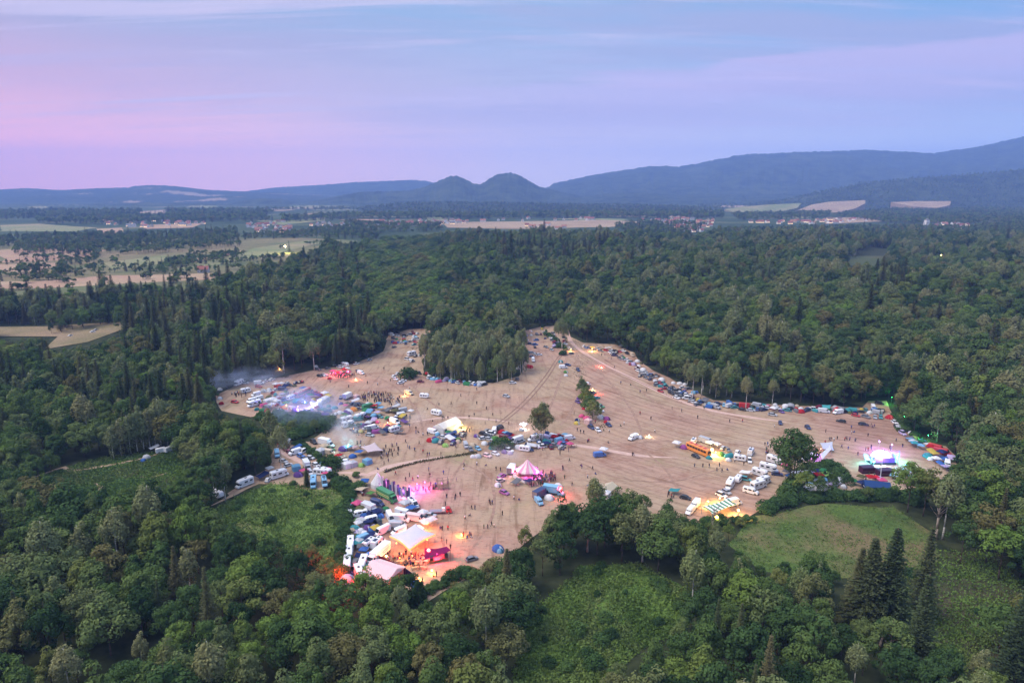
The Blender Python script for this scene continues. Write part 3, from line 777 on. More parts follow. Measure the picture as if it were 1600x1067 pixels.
def specials():
    # big white stretch tent above the orange bar
    CN = [G(609, 852), G(650, 834), G(681, 848), G(640, 874)]
    stretch_canopy('stretch_tent', 'big white stretch tent with glowing fringe over the orange lit dance floor', 'canopy', CN, [3.4, 3.6, 3.2, 3.4], (.72, .73, .77), .2, (3, 2), .9)
    REG[-1] = REG[-1]
    stretch_canopy('stretch_tent', 'wide pale pink tarpaulin roof over a dark bar', 'canopy', [G(563, 707), G(586, 702), G(600, 712), G(575, 716)], [2.6, 3.2, 2.4, 2.8], (.68, .58, .6), .2, None, .3)
    stretch_canopy('stretch_tent', 'green and white striped canopy above yellow lamps', 'canopy', [G(1095, 803), G(1138, 791), G(1152, 797), G(1112, 813)], [2.6, 3.0, 2.5, 2.4], (.7, .74, .7), .1)
    st = bpy.data.objects[REG[-1][0].name]
    cn = st.children[0]
    m, nt, out = nodes('striped_canvas')
    w = N(nt, 'ShaderNodeTexWave', wave_type='BANDS', bands_direction='X')
    w.inputs['Scale'].default_value = 0.17
    w.inputs['Distortion'].default_value = 0.2
    nt.links.new(coords(nt, 'Object', (1, 1, 1), (0, 0, -.55)), w.inputs['Vector'])
    principled(nt, out, ramp(nt, w.outputs['Fac'], [(.45, (.08, .22, .11)), (.5, (.72, .75, .7))]), .9, .1)
    cn.data.materials[0] = m
    stretch_canopy('stretch_tent', 'teal awning stretched between poles at the forest edge', 'canopy', [G(1283, 641), G(1298, 641), G(1297, 644), G(1284, 644)], [2.9, 2.9, 2.0, 2.0], (.10, .42, .45), .1)
    stretch_canopy('stretch_tent', 'white arched awning behind the purple lamp', 'canopy', [G(1280, 700), G(1300, 699), G(1303, 707), G(1284, 708)], [2.4, 2.8, 1.0, 2.0], (.6, .62, .7), .3)
    stretch_canopy('stretch_tent', 'white sail shade sloping beside the bushes near the purple lamp', 'canopy', [G(1280, 718), G(1296, 706), G(1299, 710), G(1284, 722)], [2.2, 3.2, 2.6, 1.2], (.7, .7, .76), .2)
    stretch_canopy('stretch_tent', 'grey awning roof in front of the purple lamp', 'canopy', [G(1262, 719), G(1275, 718), G(1276, 722), G(1263, 723)], [2.8, 2.8, 2.2, 2.2], (.5, .5, .58), .15)
    # white ridged marquee with red glow
    def marquee(desc, px, py, hdx, hdy, L, Wd, H, ridge, col, wallcol):
        p = G(px, py)
        r = thing('marquee', desc, 'tent', (p.x, p.y, .06), heading(px, py, hdx, hdy))
        a, b = L / 2, Wd / 2
        rf = MB().add([(-a, -b, H), (a, -b, H), (a, b, H), (-a, b, H), (-a, 0, ridge), (a, 0, ridge)], [(0, 1, 5, 4), (2, 3, 4, 5), (1, 2, 5), (3, 0, 4)])
        obj('roof', rf.mesh('roof', [M['canvas']]), r, color=col)
        for s, nm in ((-1, 'side_wall'), (1, 'side_wall')):
            obj(nm, MB().box(-a + .05, a - .05, s * (b - .06) - .02, s * (b - .06) + .02, 0, H - .02).mesh(nm, [M['cloth']]), r, color=wallcol)
        obj('back_wall', MB().box(-a + .02, -a + .06, -b + .1, b - .1, 0, H - .02).mesh('back_wall', [M['cloth']]), r, color=wallcol)
        for x in (-a, a):
            for y in (-b, b):
                pole(r, (x * .98, y * .98, 0), H, .05, 'pole', 'steel')
        return r
    marquee('white marquee with a red lamp glowing at its front', 601, 902, 18, 6, 9.5, 8, 2.6, 4.2, (.74, .73, .76), (.62, .5, .46))
    marquee('white wedge marquee open to a yellow lit yard', 699, 671, 18, -8, 13, 6.5, 2.8, 4.6, (.76, .76, .74), (.74, .74, .7))
    marquee('blue ridge tent with flagpole behind the hedge', 1369, 764, 20, 2, 9, 6, 1.7, 3.2, (.04, .09, .25), (.035, .08, .2))
    marquee('cream stretch bar tent half hidden by the treetops', 948, 772, 16, -10, 8, 5, 2.4, 3.6, (.62, .56, .42), (.5, .42, .3))
    # white bell tent
    p = G(591, 760)
    r = thing('bell_tent', 'white bell tent beside the row of banners', 'tent', (p.x, p.y, .06))
    obj('shell', MB().lathe([(2.9, 0), (2.75, 1.5), (1.6, 3.2), (.5, 5.0), (.08, 5.6)], 10).mesh('shell', [M['canvas']]), r, color=(.78, .78, .78))
    pole(r, (0, 0, 0), 6.0, .06)
    obj('door_flap', MB().add([(2.86, -.8, .02), (2.86, .8, .02), (2.3, 0, 2.6)], [(0, 1, 2)]).mesh('door_flap', [M['cloth2']]), r).rotation_euler = (0, 0, rad(-70))
    # pink striped circus tent
    p = G(824, 742)
    r = thing('circus_tent', 'pink and white striped circus tent with magenta glow', 'tent', (p.x, p.y, .06))
    st = [m_plain('pink_stripe', (.58, .26, .38), .85, .12), m_plain('white_stripe', (.62, .58, .52), .85, .12)]
    prof = [(4.4, 2.3), (3.3, 3.2), (1.9, 4.4), (.8, 5.7), (.05, 6.6)]
    obj('roof', MB().lathe(prof, 16, 0, 1, rot=.2).mesh('roof', st, False), r)
    obj('valance', MB().lathe([(4.45, 1.85), (4.45, 2.35)], 16, 0, 1, rot=.2).mesh('valance', st), r)
    for k in range(8):
        t = k * math.pi / 4 + .2
        pole(r, (4.3 * math.cos(t), 4.3 * math.sin(t), 0), 2.3, .05, 'pole', 'steel')
    pole(r, (0, 0, 0), 7.0, .08, 'mast')
    obj('back_drop', MB().grid(lambda u, v: (-4.2 + 8.4 * u, 2.6 - 2.2 * (1 - 4 * (u - .5) ** 2) * 0, .1 + 2.4 * v + .02 * math.sin(20 * u)), 12, 2).mesh('back_drop', [m_plain('magenta_cloth', (.75, .04, .45), .8)]), r)
    obj('stage_deck', MB().box(-3.2, 3.2, -1.0, 2.4, 0, .9).mesh('stage_deck', [M['wood']]), r)
    # bar counter and ramp at its side
    p = G(812, 750)
    r = thing('bar_counter', 'long white fronted bar counter beside the pink circus tent', 'bar', (p.x, p.y, .06), heading(812, 750, 16, 9))
    obj('counter', MB().box(-4, 4, -.35, .35, 0, 1.15).mesh('counter', [M['white']]), r)
    obj('top', MB().box(-4.1, 4.1, -.45, .45, 1.152, 1.22).mesh('top', [M['wood']]), r)
    for x in (-3.9, 0, 3.9):
        pole(r, (x, .3, 1.22), 1.3, .04, 'post')
    # row of tall banners
    cc = [(.75, .72, .75), (.16, .10, .25), (.7, .68, .72), (.1, .07, .16), (.13, .2, .4)]
    for k in range(15):
        t = k / 14
        px, py = 596 + 42 * t, 763 + 20 * t + 2.5 * math.sin(k * 2.1)
        p = G(px, py)
        r = thing('banner', ('white', 'purple', 'pale', 'black', 'dark blue')[k % 5] + ' tall feather banner', 'banner', (p.x, p.y, .06), RND.uniform(-.5, .5), 'tall banners behind the green lorry')
        h = RND.uniform(3.4, 5.2)
        pole(r, (0, 0, 0), h + .2, .035, 'pole', 'steel')
        obj('flag', MB().grid(lambda u, v: (.05 + .95 * u, .12 * math.sin(3 * v + 4 * u + k), .5 + (h - .5) * v), 3, 6, thick=.02).mesh('flag', [CL]), r, color=cc[k % 5])
    # lattice frame behind the magenta floor
    p = G(692, 764)
    r = thing('scaffold_frame', 'steel scaffold frame standing at the end of the magenta floor', 'scaffold', (p.x, p.y, .06), .3)
    mb = MB()
    for x in (-2, 0, 2):
        for y in (-1, 1):
            mb.tube((x, y, 0), (x, y, 4.2), .05)
    for z in (1.4, 2.8, 4.1):
        for y in (-1, 1):
            mb.tube((-2, y, z), (2, y, z), .04)
        for x in (-2, 0, 2):
            mb.tube((x, -1, z), (x, 1, z), .04)
    obj('tube_lattice', mb.mesh('tube_lattice', [M['plastic']]), r)
    obj('platform', MB().box(-1.9, 1.9, -.9, .9, 1.45, 1.52).mesh('platform', [M['wood']]), r)
    # red stage with dark magenta roof
    p = G(684, 873)
    r = thing('stage_tent', 'dark magenta stage tent behind the blazing red lamp', 'stage', (p.x, p.y, .06), rad(200))
    q = [(-3.5, -2.5, 2.2), (3.5, -2.5, 3.0), (4.6, 2.5, 2.0), (-3.5, 2.6, 3.6)]
    def f(u, v):
        z = [Vector(a) for a in q]
        return tuple(z[0] * (1 - u) * (1 - v) + z[1] * u * (1 - v) + z[2] * u * v + z[3] * (1 - u) * v + Vector((0, 0, -.5 * math.sin(math.pi * u))))
    obj('canopy', MB().grid(f, 8, 8).mesh('canopy', [M['cloth']]), r, color=(.2, .02, .1))
    for a in q:
        pole(r, (a[0] * .97, a[1] * .97, 0), a[2], .06)
    obj('stage_deck', MB().box(-2.8, 2.8, -2, 2, 0, .8).mesh('stage_deck', [M['wood']]), r)
    for s in (-1, 1):
        obj('speaker', MB().box(s * 2.2 - .5, s * 2.2 + .5, 1.2, 1.9, .81, 2.2).mesh('speaker', [M['plastic']]), r)
    # dark red screen fence
    pts = [(591, 878), (605, 884), (620, 891), (634, 899), (648, 909)]
    p0 = G(*pts[0])
    r = thing('screen_fence', 'dark red cloth screen fence along the lit dance floor', 'fence', (p0.x, p0.y, .06))
    for i, (a, b) in enumerate(zip(pts, pts[1:])):
        a, b = G(*a) - p0, G(*b) - p0
        n = (b - a).normalized().cross(Vector((0, 0, 1))) * .02
        mb = MB().add([a - n, b - n, b + n, a + n] + [x + Vector((0, 0, 2.3)) for x in (a - n, b - n, b + n, a + n)], [(0, 1, 5, 4), (1, 2, 6, 5), (2, 3, 7, 6), (3, 0, 4, 7), (4, 5, 6, 7)])
        obj('cloth_panel', mb.mesh('cloth_panel', [CL]), r, color=((.22, .015, .03), (.2, .015, .04), (.07, .015, .05), (.03, .02, .07))[i])
        pole(r, (a.x, a.y, 0), 2.5, .05, 'post')
    # main stage among the bushes
    p = G(1375, 722)
    r = thing('festival_stage', 'glowing white domed stage with violet and green lights', 'stage', (p.x, p.y, .06))
    obj('stage_deck', MB().box(-5, 5, -3, 3, 0, 1.0).mesh('stage_deck', [M['plastic']]), r)
    obj('dome_roof', MB().lathe([(4.0, 2.6), (3.8, 3.4), (3.0, 4.3), (1.8, 4.9), (.1, 5.2)], 16, 0, None, 1, .65).mesh('dome_roof', [m_emit('emissive_dome_cloth', (.86, .8, 1), 2.6)], True), r)  # cloth itself emits, imitating stage lamps shining through it from inside
    for k in range(6):
        t = k * math.pi / 3 + .3
        pole(r, (3.8 * math.cos(t), 2.5 * math.sin(t), 0), 2.7, .09, 'post', 'steel')
    obj('backdrop', MB().box(-4.2, 4.2, -2.9, -2.8, 1.01, 2.9).mesh('backdrop', [m_plain('violet_cloth', (.2, .08, .4), .8)]), r)
    for x in (-7.0, 7.5):
        w = obj('side_sail', MB().grid(lambda u, v: (x * .8 - 1.0 + 2 * u, -1 + 2.0 * v, 1.0 + 2.2 * v + .4 * math.sin(3 * u) - .5 * u * v), 6, 6).mesh('side_sail', [M['canvas']]), r, color=(.42, .44, .5))
    mb = MB()
    for x in (-5.5, 5.5):
        for y in (-.15, .15):
            mb.tube((x + y, -3.2, 0), (x + y, -3.2, 6.2), .05)
            mb.tube((x, -3.2 + y, 0), (x, -3.2 + y, 6.2), .05)
    for z in (6.0, 6.3):
        mb.tube((-5.5, -3.2, z), (5.5, -3.2, z), .05)
    obj('truss', mb.mesh('truss', [M['steel']]), r)
    p = G(1374, 757)
    r = thing('flagpole', 'tall white flagpole standing before the glowing stage', 'flagpole', (p.x, p.y, .06))
    pole(r, (0, 0, 0), 10.5, .14, 'pole', 'white')
    obj('flag', MB().grid(lambda u, v: (.12 + .8 * u, .08 * math.sin(4 * v), .8 + 2.2 * v * (1 - .5 * u)), 3, 4, thick=.02).mesh('flag', [CL]), r, color=(.65, .6, .75))
    # dark towers either side of the stage
    for (px, py, sx, h, d) in ((1354, 738, 2.6, 2.4, 'dark maroon shed below the stage'), (1381, 742, 3.0, 2.2, 'black cloth booth behind the flagpole')):
        p = G(px, py)
        r = thing('booth', d, 'booth', (p.x, p.y, .06), .1)
        obj('wall', MB().box(-sx, sx, -1.5, 1.5, 0, h).mesh('wall', [CL]), r, color=(.09, .03, .06))
        obj('roof', MB().loft([(-sx - .1, h + .01, h + .3, 1.6, 1.5), (sx + .1, h + .01, h + .3, 1.6, 1.5)], .05).mesh('roof', [CL]), r, color=(.1, .08, .14))
        obj('counter', MB().box(-sx + .2, sx - .2, -1.56, -1.501, .9, 1.05).mesh('counter', [M['wood']]), r)
    p = G(1368, 752)
    r = thing('parasol', 'red parasol beside the white flagpole', 'parasol', (p.x, p.y, .06))
    pole(r, (0, 0, 0), 2.3, .03)
    obj('canopy', MB().lathe([(1.5, 1.9), (.8, 2.25), (.02, 2.45)], 8).mesh('canopy', [CL]), r, color=(.6, .03, .05))
    # picnic benches in the orange light
    for k in range(9):
        p = G(632 + RND.uniform(-10, 34), 878 + RND.uniform(-6, 12))
        r = thing('beer_table', 'pale beer table with benches', 'table', (p.x, p.y, .06), RND.uniform(-.4, .4), 'beer tables on the orange floor')
        obj('table_top', MB().box(-1.1, 1.1, -.3, .3, .72, .77).mesh('table_top', [m_plain('pale_wood', (.5, .36, .2), .7)]), r)
        for s in (-1, 1):
            obj('bench', MB().box(-1.1, 1.1, s * .65 - .13, s * .65 + .13, .4, .45).box(-.9, -.82, s * .65 - .1, s * .65 + .1, 0, .4).box(.82, .9, s * .65 - .1, s * .65 + .1, 0, .4).mesh('bench', [M['wood']]), r)
            obj('leg', MB().box(s * .85 - .04, s * .85 + .04, -.25, .25, 0, .72).mesh('leg', [M['steel']]), r)
specials()

# ------------------------------------------------------------------ lamps (every one is lit in the photograph)
def lamp(desc, px, py, col, power, h=3.0, size=.25, emit=60, name='lamp', cat='lamp', dark=False, spot=None, depth=None, post=True, light=True, lz=None):
    p = G(px, py)
    r = thing(name, desc, cat, (p.x, p.y, .06))
    if post:
        pole(r, (0, 0, 0), h - size * .8, .04, 'post', 'steel')
    if emit:
        obj('bulb', MB().lathe([(.02, -size), (size * .7, -size * .7), (size, 0), (size * .7, size * .7), (.02, size)], 10).mesh('bulb', [m_emit('lamp_glow', col, emit)], True), r, (0, 0, h))
    else:
        obj('bulb', MB().lathe([(.02, -.1), (.1, 0), (.02, .1)], 8).mesh('bulb', [m_emit('lamp_glow', col, 12)], True), r, (0, 0, h))
    if light:
        L = bpy.data.lights.new('lamp_light', 'SPOT' if spot else 'POINT')
        L.energy = power
        L.color = col
        L.shadow_soft_size = max(.15, size * .5)
        o = bpy.data.objects.new('lamp_light', L)
        COL.objects.link(o)
        o.parent = r
        o.location = (0, 0, (lz if lz is not None else h - size - .12))
        if spot:
            tgt = G(*spot) - p
            o.location = (0, 0, h)
            o.rotation_euler = Vector((tgt.x, tgt.y, -h)).to_track_quat('-Z', 'Y').to_euler()
            L.spot_size = rad(75)
            L.spot_blend = .8
    return r

OR, MG, RD = (1, .24, .03), (1, .12, .75), (1, .04, .03)
def lights():
    for px, py in ((620, 862), (637, 868), (652, 858), (668, 857), (645, 882)):
        lamp('orange bulb on a thin post', px, py, OR, 800, 3.0, .12, 25)
    lamp('orange bulb on a post among the beer tables', 625, 884, OR, 800, 2.6, .12, 25)
    lamp('blazing red lamp with white core before the stage tent', 670, 872, (1, .05, .05), 16000, 2.6, .55, 40)
    lamp('red spot lamp beside the stage tent', 683, 876, (1, .02, .08), 7000, 2.2, .18, 20)
    lamp('red lamp hanging low at the white marquee', 603, 914, RD, 400, 1.6, .4, 12)
    lamp('yellow floor lamp beside the screen fence', 604, 878, (1, .6, .2), 700, 2.0, .2, 40)
    lamp('yellow floor lamp throwing a streak across the ground', 655, 906, (1, .4, .1), 1200, .7, .2, 30)
    lamp('hoop shaped orange lamp at the edge of the floor', 675, 897, (1, .4, .08), 900, 1.2, .35, 14)
    for px, py in ((525, 908), (537, 916)):
        lamp('red lamp hidden in bushes', px, py, (1, .03, .01), 6500, 3.6, .15, 20)
    lamp('white lamp on the left white canopy of the bar row', 655, 836, (1, .75, .45), 2200, 2.2, .2, 30)
    lamp('warm lamp under the middle white canopy of the bar row', 668, 827, OR, 1600, 2.2, .15, 30)
    for px, py in ((640, 771), (652, 768), (664, 765)):
        lamp('magenta dance floor lamp', px, py, MG, 4200, 3.0, .15, 20)
    lamp('pale violet lamp at the banner row', 633, 777, (.8, .3, 1), 2400, 3.0, .3, 20)
    for px, py in ((818, 741), (830, 742), (842, 746)):
        lamp('magenta circus tent lamp', px, py, MG, 4600, 2.3, .15, 20)
    lamp('pink lamp lighting the truck beside the circus tent', 806, 743, (1, .3, .45), 2600, 2.6, .15, 20)
    lamp('red flare lamp on the light blue truck', 876, 775, (1, .03, .03), 2600, 3.2, .42, 30)
    lamp('dazzling yellow lamp at the rear of the orange coach', 1112, 711, (1, .62, .2), 9000, 2.4, .5, 60)
    lamp('second yellow lamp beside the orange coach', 1118, 712, (1, .5, .12), 3800, 1.6, .2, 40)
    lamp('round amber lamp in front of the striped canopy', 1119, 821, (1, .55, .08), 4200, 3.0, .55, 30)
    lamp('amber lamp in the bushes behind the striped canopy', 1153, 808, (1, .55, .1), 4800, 2.6, .35, 30)
    for px, py in ((1106, 792), (1124, 787)):
        lamp('orange lamp under striped canvas', px, py, (1, .5, .12), 3200, 2.2, .18, 40)
    lamp('violet lamp beside the grey awning roof', 1276, 719, (.3, .08, 1), 2200, 2.4, .2, 30)
    lamp('salmon lamp under the white arched awning', 1282, 708, (1, .3, .2), 500, 2.0, .12, 20)
    lamp('white stage lamp in the middle of the glowing stage', 1375, 727, (.85, .8, 1), 3500, 4.2, .5, 40)
    lamp('violet lamp behind the glowing stage', 1372, 707, (.4, .2, 1), 8000, 5.0, .2, 30)
    lamp('violet lamp on the far corner of the glowing stage', 1392, 708, (.45, .2, 1), 5000, 4.0, .2, 30)
    for px, py in ((1355, 726), (1364, 731)):
        lamp('cyan stage lamp on post', px, py, (.1, .9, 1), 3600, 2.6, .3, 30)
    lamp('green lamp beside the side sail of the stage', 1402, 722, (.08, 1, .5), 5000, 3.0, .3, 30)
    lamp('blue lamp in the bushes beside the glowing stage', 1414, 736, (.05, .3, 1), 5000, 2.6, .2, 30)
    lamp('green lamp shining on the trees behind the field', 1392, 632, (.05, 1, .15), 2600, 4.0, .12, 20)
    lamp('green lamp shining on the trees behind the blue car', 1449, 690, (.05, 1, .2), 1400, 3.0, .12, 20)
    lamp('green lamp under the trees behind the lilac car', 1412, 660, (.05, 1, .2), 900, 3.0, .12, 20)
    lamp('blue lamp in the smoke behind the bushes', 477, 640, (.15, .2, 1), 12000, 4.0, .3, 40)
    lamp('violet lamp in the smoke beside the orange lit tents', 466, 644, (.3, .15, 1), 5000, 3.0, .2, 30)
    lamp('white lamp at the long white tents', 487, 637, (.75, .8, 1), 2500, 2.6, .25, 30)
    for px, py in ((522, 588), (533, 587), (544, 586)):
        lamp('red lamp over the dancers', px, py, (1, .06, .14), 3600, 2.6, .15, 20)
    lamp('orange lamp lighting the small dance ground', 556, 594, (1, .25, .1), 2600, 1.2, .1, 20)
    lamp('orange lamp among the pale tents', 448, 639, (1, .5, .2), 2200, 2.0, .15, 30)
    lamp('yellow lamp in the yard of the wedge marquee', 722, 672, (1, .8, .25), 4200, 2.6, .15, 30)
    lamp('yellow lamp inside the wedge marquee', 708, 671, (1, .85, .5), 2200, 2.0, .15, 30)
    lamp('orange camp lamp beside the beige van', 632, 619, (1, .4, .12), 1500, 1.0, .1, 30)
    lamp('orange camp lamp in front of the white caravan row', 606, 664, (1, .4, .12), 1200, 1.2, .1, 30)
    lamp('orange lamp at the yellow gazebo by the forest edge', 925, 549, (1, .45, .15), 3800, 1.5, .15, 30)
    lamp('orange lamp beside the trees of the lane', 892, 549, (1, .45, .15), 2600, 1.3, .12, 30)
    lamp('white lamp on the stall behind the lone birch', 818, 671, (.9, .85, 1), 1800, 2.0, .3, 30)
    lamp('yellow lamp at the white van with awning', 1014, 683, (1, .85, .5), 900, 1.0, .15, 20)
    lamp('red tail lamp beside the hedge of dark trees', 934, 616, RD, 2200, 1.0, .1, 20)
    lamp('yellow lamp behind the hedge of dark trees', 926, 610, (1, .75, .3), 900, 1.0, .12, 30)
    # headlights of a moving car on the track
    lamp('headlight shining down the field from the track', 940, 578, (1, .72, .32), 26000, 1.3, .18, 60, 'headlamp', 'lamp', spot=(953, 604))
    lamp('red brake light of the car on the track', 937, 573, RD, 3600, .9, .12, 30, 'headlamp', 'lamp')
    lamp('cyan light among the smoky tents', 545, 703, (.3, 1, .9), 2400, 2.4, .15, 20)
    # amber lamp far in the forest
    lamp('small amber lamp shining out of the distant forest', 1467, 424, (1, .75, .1), 12000, 22, .55, 30, 'lamp_mast', 'lamp')
    # red lights of the distant mast
    for k, (px, py, z) in enumerate(((1044, 314, 90), (1049, 314, 105))):
        lamp('red warning light on the nearer mast far below the mountain' if k else 'red warning light on the other mast far below the mountain', px, py, (1, .05, .08), 1000, z, 3.4, 6, 'radio_mast', 'mast', light=False)
    # camp fires
    for px, py, d in ((721, 838, 'small camp fire burning on the open field'), (437, 578, 'small fire near the forest edge')):
        p = G(px, py)
        r = thing('camp_fire', d, 'fire', (p.x, p.y, .06))
        mb = MB()
        for k in range(6):
            t = k * math.pi / 3
            mb.tube((.5 * math.cos(t), .5 * math.sin(t), .02), (-.1 * math.cos(t), -.1 * math.sin(t), .35), .05)
        obj('logs', mb.mesh('logs', [M['wood']]), r)
        fm = MB()
        for k in range(5):
            t = k * 1.257
            fm.lathe([(.14, .1), (.16, .3), (.05, .65 + .1 * k), (.0, .8 + .1 * k)], 6)
            fm.v[-24:] = [(x + .14 * math.cos(t), y + .14 * math.sin(t), z) for x, y, z in fm.v[-24:]]
        obj('flame', fm.mesh('flame', [m_emit('flame', (1, .45, .1), 10)]), r)
        L = bpy.data.lights.new('fire_light', 'POINT')
        L.energy, L.color, L.shadow_soft_size = 1500, (1, .42, .12), .3
        o = bpy.data.objects.new('fire_light', L)
        COL.objects.link(o)
        o.parent, o.location = r, (0, 0, 1.2)
lights()

# ------------------------------------------------------------------ people
def person_mesh(pose, trouser, shirts=None):
    J = {'pel': (0, 0, .95), 'spine': (0.01, 0, 1.2), 'chest': (.0, 0, 1.4), 'neck': (0, 0, 1.53), 'head': (.02, 0, 1.62), 'top': (.01, 0, 1.76),
         'nose': (.11, 0, 1.64)}
    Rr = {'pel': .15, 'spine': .13, 'chest': .15, 'neck': .06, 'head': .09, 'top': .075, 'nose': .022}
    E = [('pel', 'spine'), ('spine', 'chest'), ('chest', 'neck'), ('neck', 'head'), ('head', 'top')]
    def limb(s):
        t = 'l' if s > 0 else 'r'
        if pose == 'walk':
            sw = s * .28
            leg = [(.03, s * .1, .9), (sw * .5 + .05, s * .11, .5), (sw - (.08 if s < 0 else 0), s * .11, .09), (sw + .14, s * .12, .04)]
            arm = [(0, s * .2, 1.42), (-sw * .5, s * .26, 1.15), (-sw * .8 + .08, s * .25, .92), (-sw * .9 + .14, s * .24, .84)]
        elif pose == 'dance':
            leg = [(.0, s * .1, .9), (.1, s * .16, .5), (.0, s * .17, .09), (.13, s * .2, .04)]
            arm = [(0, s * .2, 1.42), (.12, s * .36, 1.5), (.16, s * .32, 1.78), (.16, s * .3, 1.9)]
        elif pose == 'sit':
            leg = [(.05, s * .1, .2), (.42, s * .16, .34), (.62, s * .15, .08), (.75, s * .16, .05)]
            arm = [(0, s * .2, .68), (.1, s * .26, .45), (.34, s * .2, .4), (.42, s * .17, .38)]
        else:
            leg = [(.0, s * .1, .9), (.02, s * .11, .5), (.0, s * .12, .09), (.14, s * .14, .04)]
            arm = [(0, s * .2, 1.42), (-.03, s * .27, 1.15), (.06, s * .26, .92), (.09, s * .24, .83)]
        for k, (p, r) in enumerate(zip(leg, (.1, .07, .045, .04))):
            J[t + 'L%d' % k], Rr[t + 'L%d' % k] = p, r
        for k, (p, r) in enumerate(zip(arm, (.065, .05, .036, .04))):
            J[t + 'A%d' % k], Rr[t + 'A%d' % k] = p, r
        E.extend([('pel', t + 'L0'), (t + 'L0', t + 'L1'), (t + 'L1', t + 'L2'), (t + 'L2', t + 'L3'), ('chest', t + 'A0'), (t + 'A0', t + 'A1'), (t + 'A1', t + 'A2'), (t + 'A2', t + 'A3')])
    for s in (-1, 1):
        limb(s)
    dz = -.74 if pose == 'sit' else 0
    for k in ('pel', 'spine', 'chest', 'neck', 'head', 'top'):
        x, y, z = J[k]
        J[k] = (x, y, z + dz)
    del J['nose']
    ks = list(J)
    me = bpy.data.meshes.new('person')
    me.from_pydata([J[k] for k in ks], [(ks.index(a), ks.index(b)) for a, b in E], [])
    o = bpy.data.objects.new('person_build', me)
    COL.objects.link(o)
    sk = o.modifiers.new('skin', 'SKIN')
    for k, v in zip(ks, me.skin_vertices[0].data):
        v.radius = (Rr[k], Rr[k])
        v.use_root = k == 'pel'
    bpy.context.view_layer.update()
    m2 = bpy.data.meshes.new_from_object(o.evaluated_get(bpy.context.evaluated_depsgraph_get()))
    bpy.data.objects.remove(o)
    m2.materials.clear()
    for m in (M['shirt'], M['skin'], M['trouser_' + trouser], M['hair'], M['shoe']):
        m2.materials.append(m)
    for p in m2.polygons:
        x, y, z = p.center
        z -= dz
        i = 0
        if z > 1.54:
            i = 3 if (z > 1.68 or x < -.02) else 1
        elif z > 1.47 and abs(y) < .08:
            i = 1
        elif abs(y) > .22 and (z < 1.1 or z > 1.5) and pose != 'sit':
            i = 1
        elif z < .98:
            i = 2
        if pose == 'sit':
            i = {True: 2}.get(p.center.z < .3 and p.center.x > .05, i)
        if p.center.z < .08 and pose != 'sit':
            i = 4
        p.material_index = i
    m2.polygons.foreach_set('use_smooth', [True] * len(m2.polygons))
    return m2
M['shirt'] = m_objcol('shirt_cloth', .9, .1, 5, .1)
M['skin'] = m_plain('skin', (.42, .25, .18), .6, .08)
M['hair'] = m_plain('hair', (.05, .03, .02), .7, .3)
M['shoe'] = m_plain('shoe', (.03, .03, .03), .7, .2)
M['trouser_dark'] = m_plain('dark_trousers', (.022, .022, .028), .85, .2)
M['trouser_blue'] = m_plain('blue_jeans', (.05, .075, .14), .85, .2)
M['trouser_tan'] = m_plain('tan_trousers', (.25, .19, .13), .85, .2)
PM = {(a, b): person_mesh(a, b) for a in ('stand', 'walk', 'dance', 'sit') for b in ('dark', 'blue', 'tan')}
SHIRTS = {'black': (.02, .02, .022), 'grey': (.14, .14, .15), 'white': (.7, .7, .7), 'red': (.4, .03, .04), 'blue': (.04, .08, .25), 'brown': (.1, .06, .04), 'green': (.05, .11, .05), 'purple': (.12, .05, .18)}
POSE = {'stand': 'standing', 'walk': 'walking', 'dance': 'dancing', 'sit': 'sitting'}
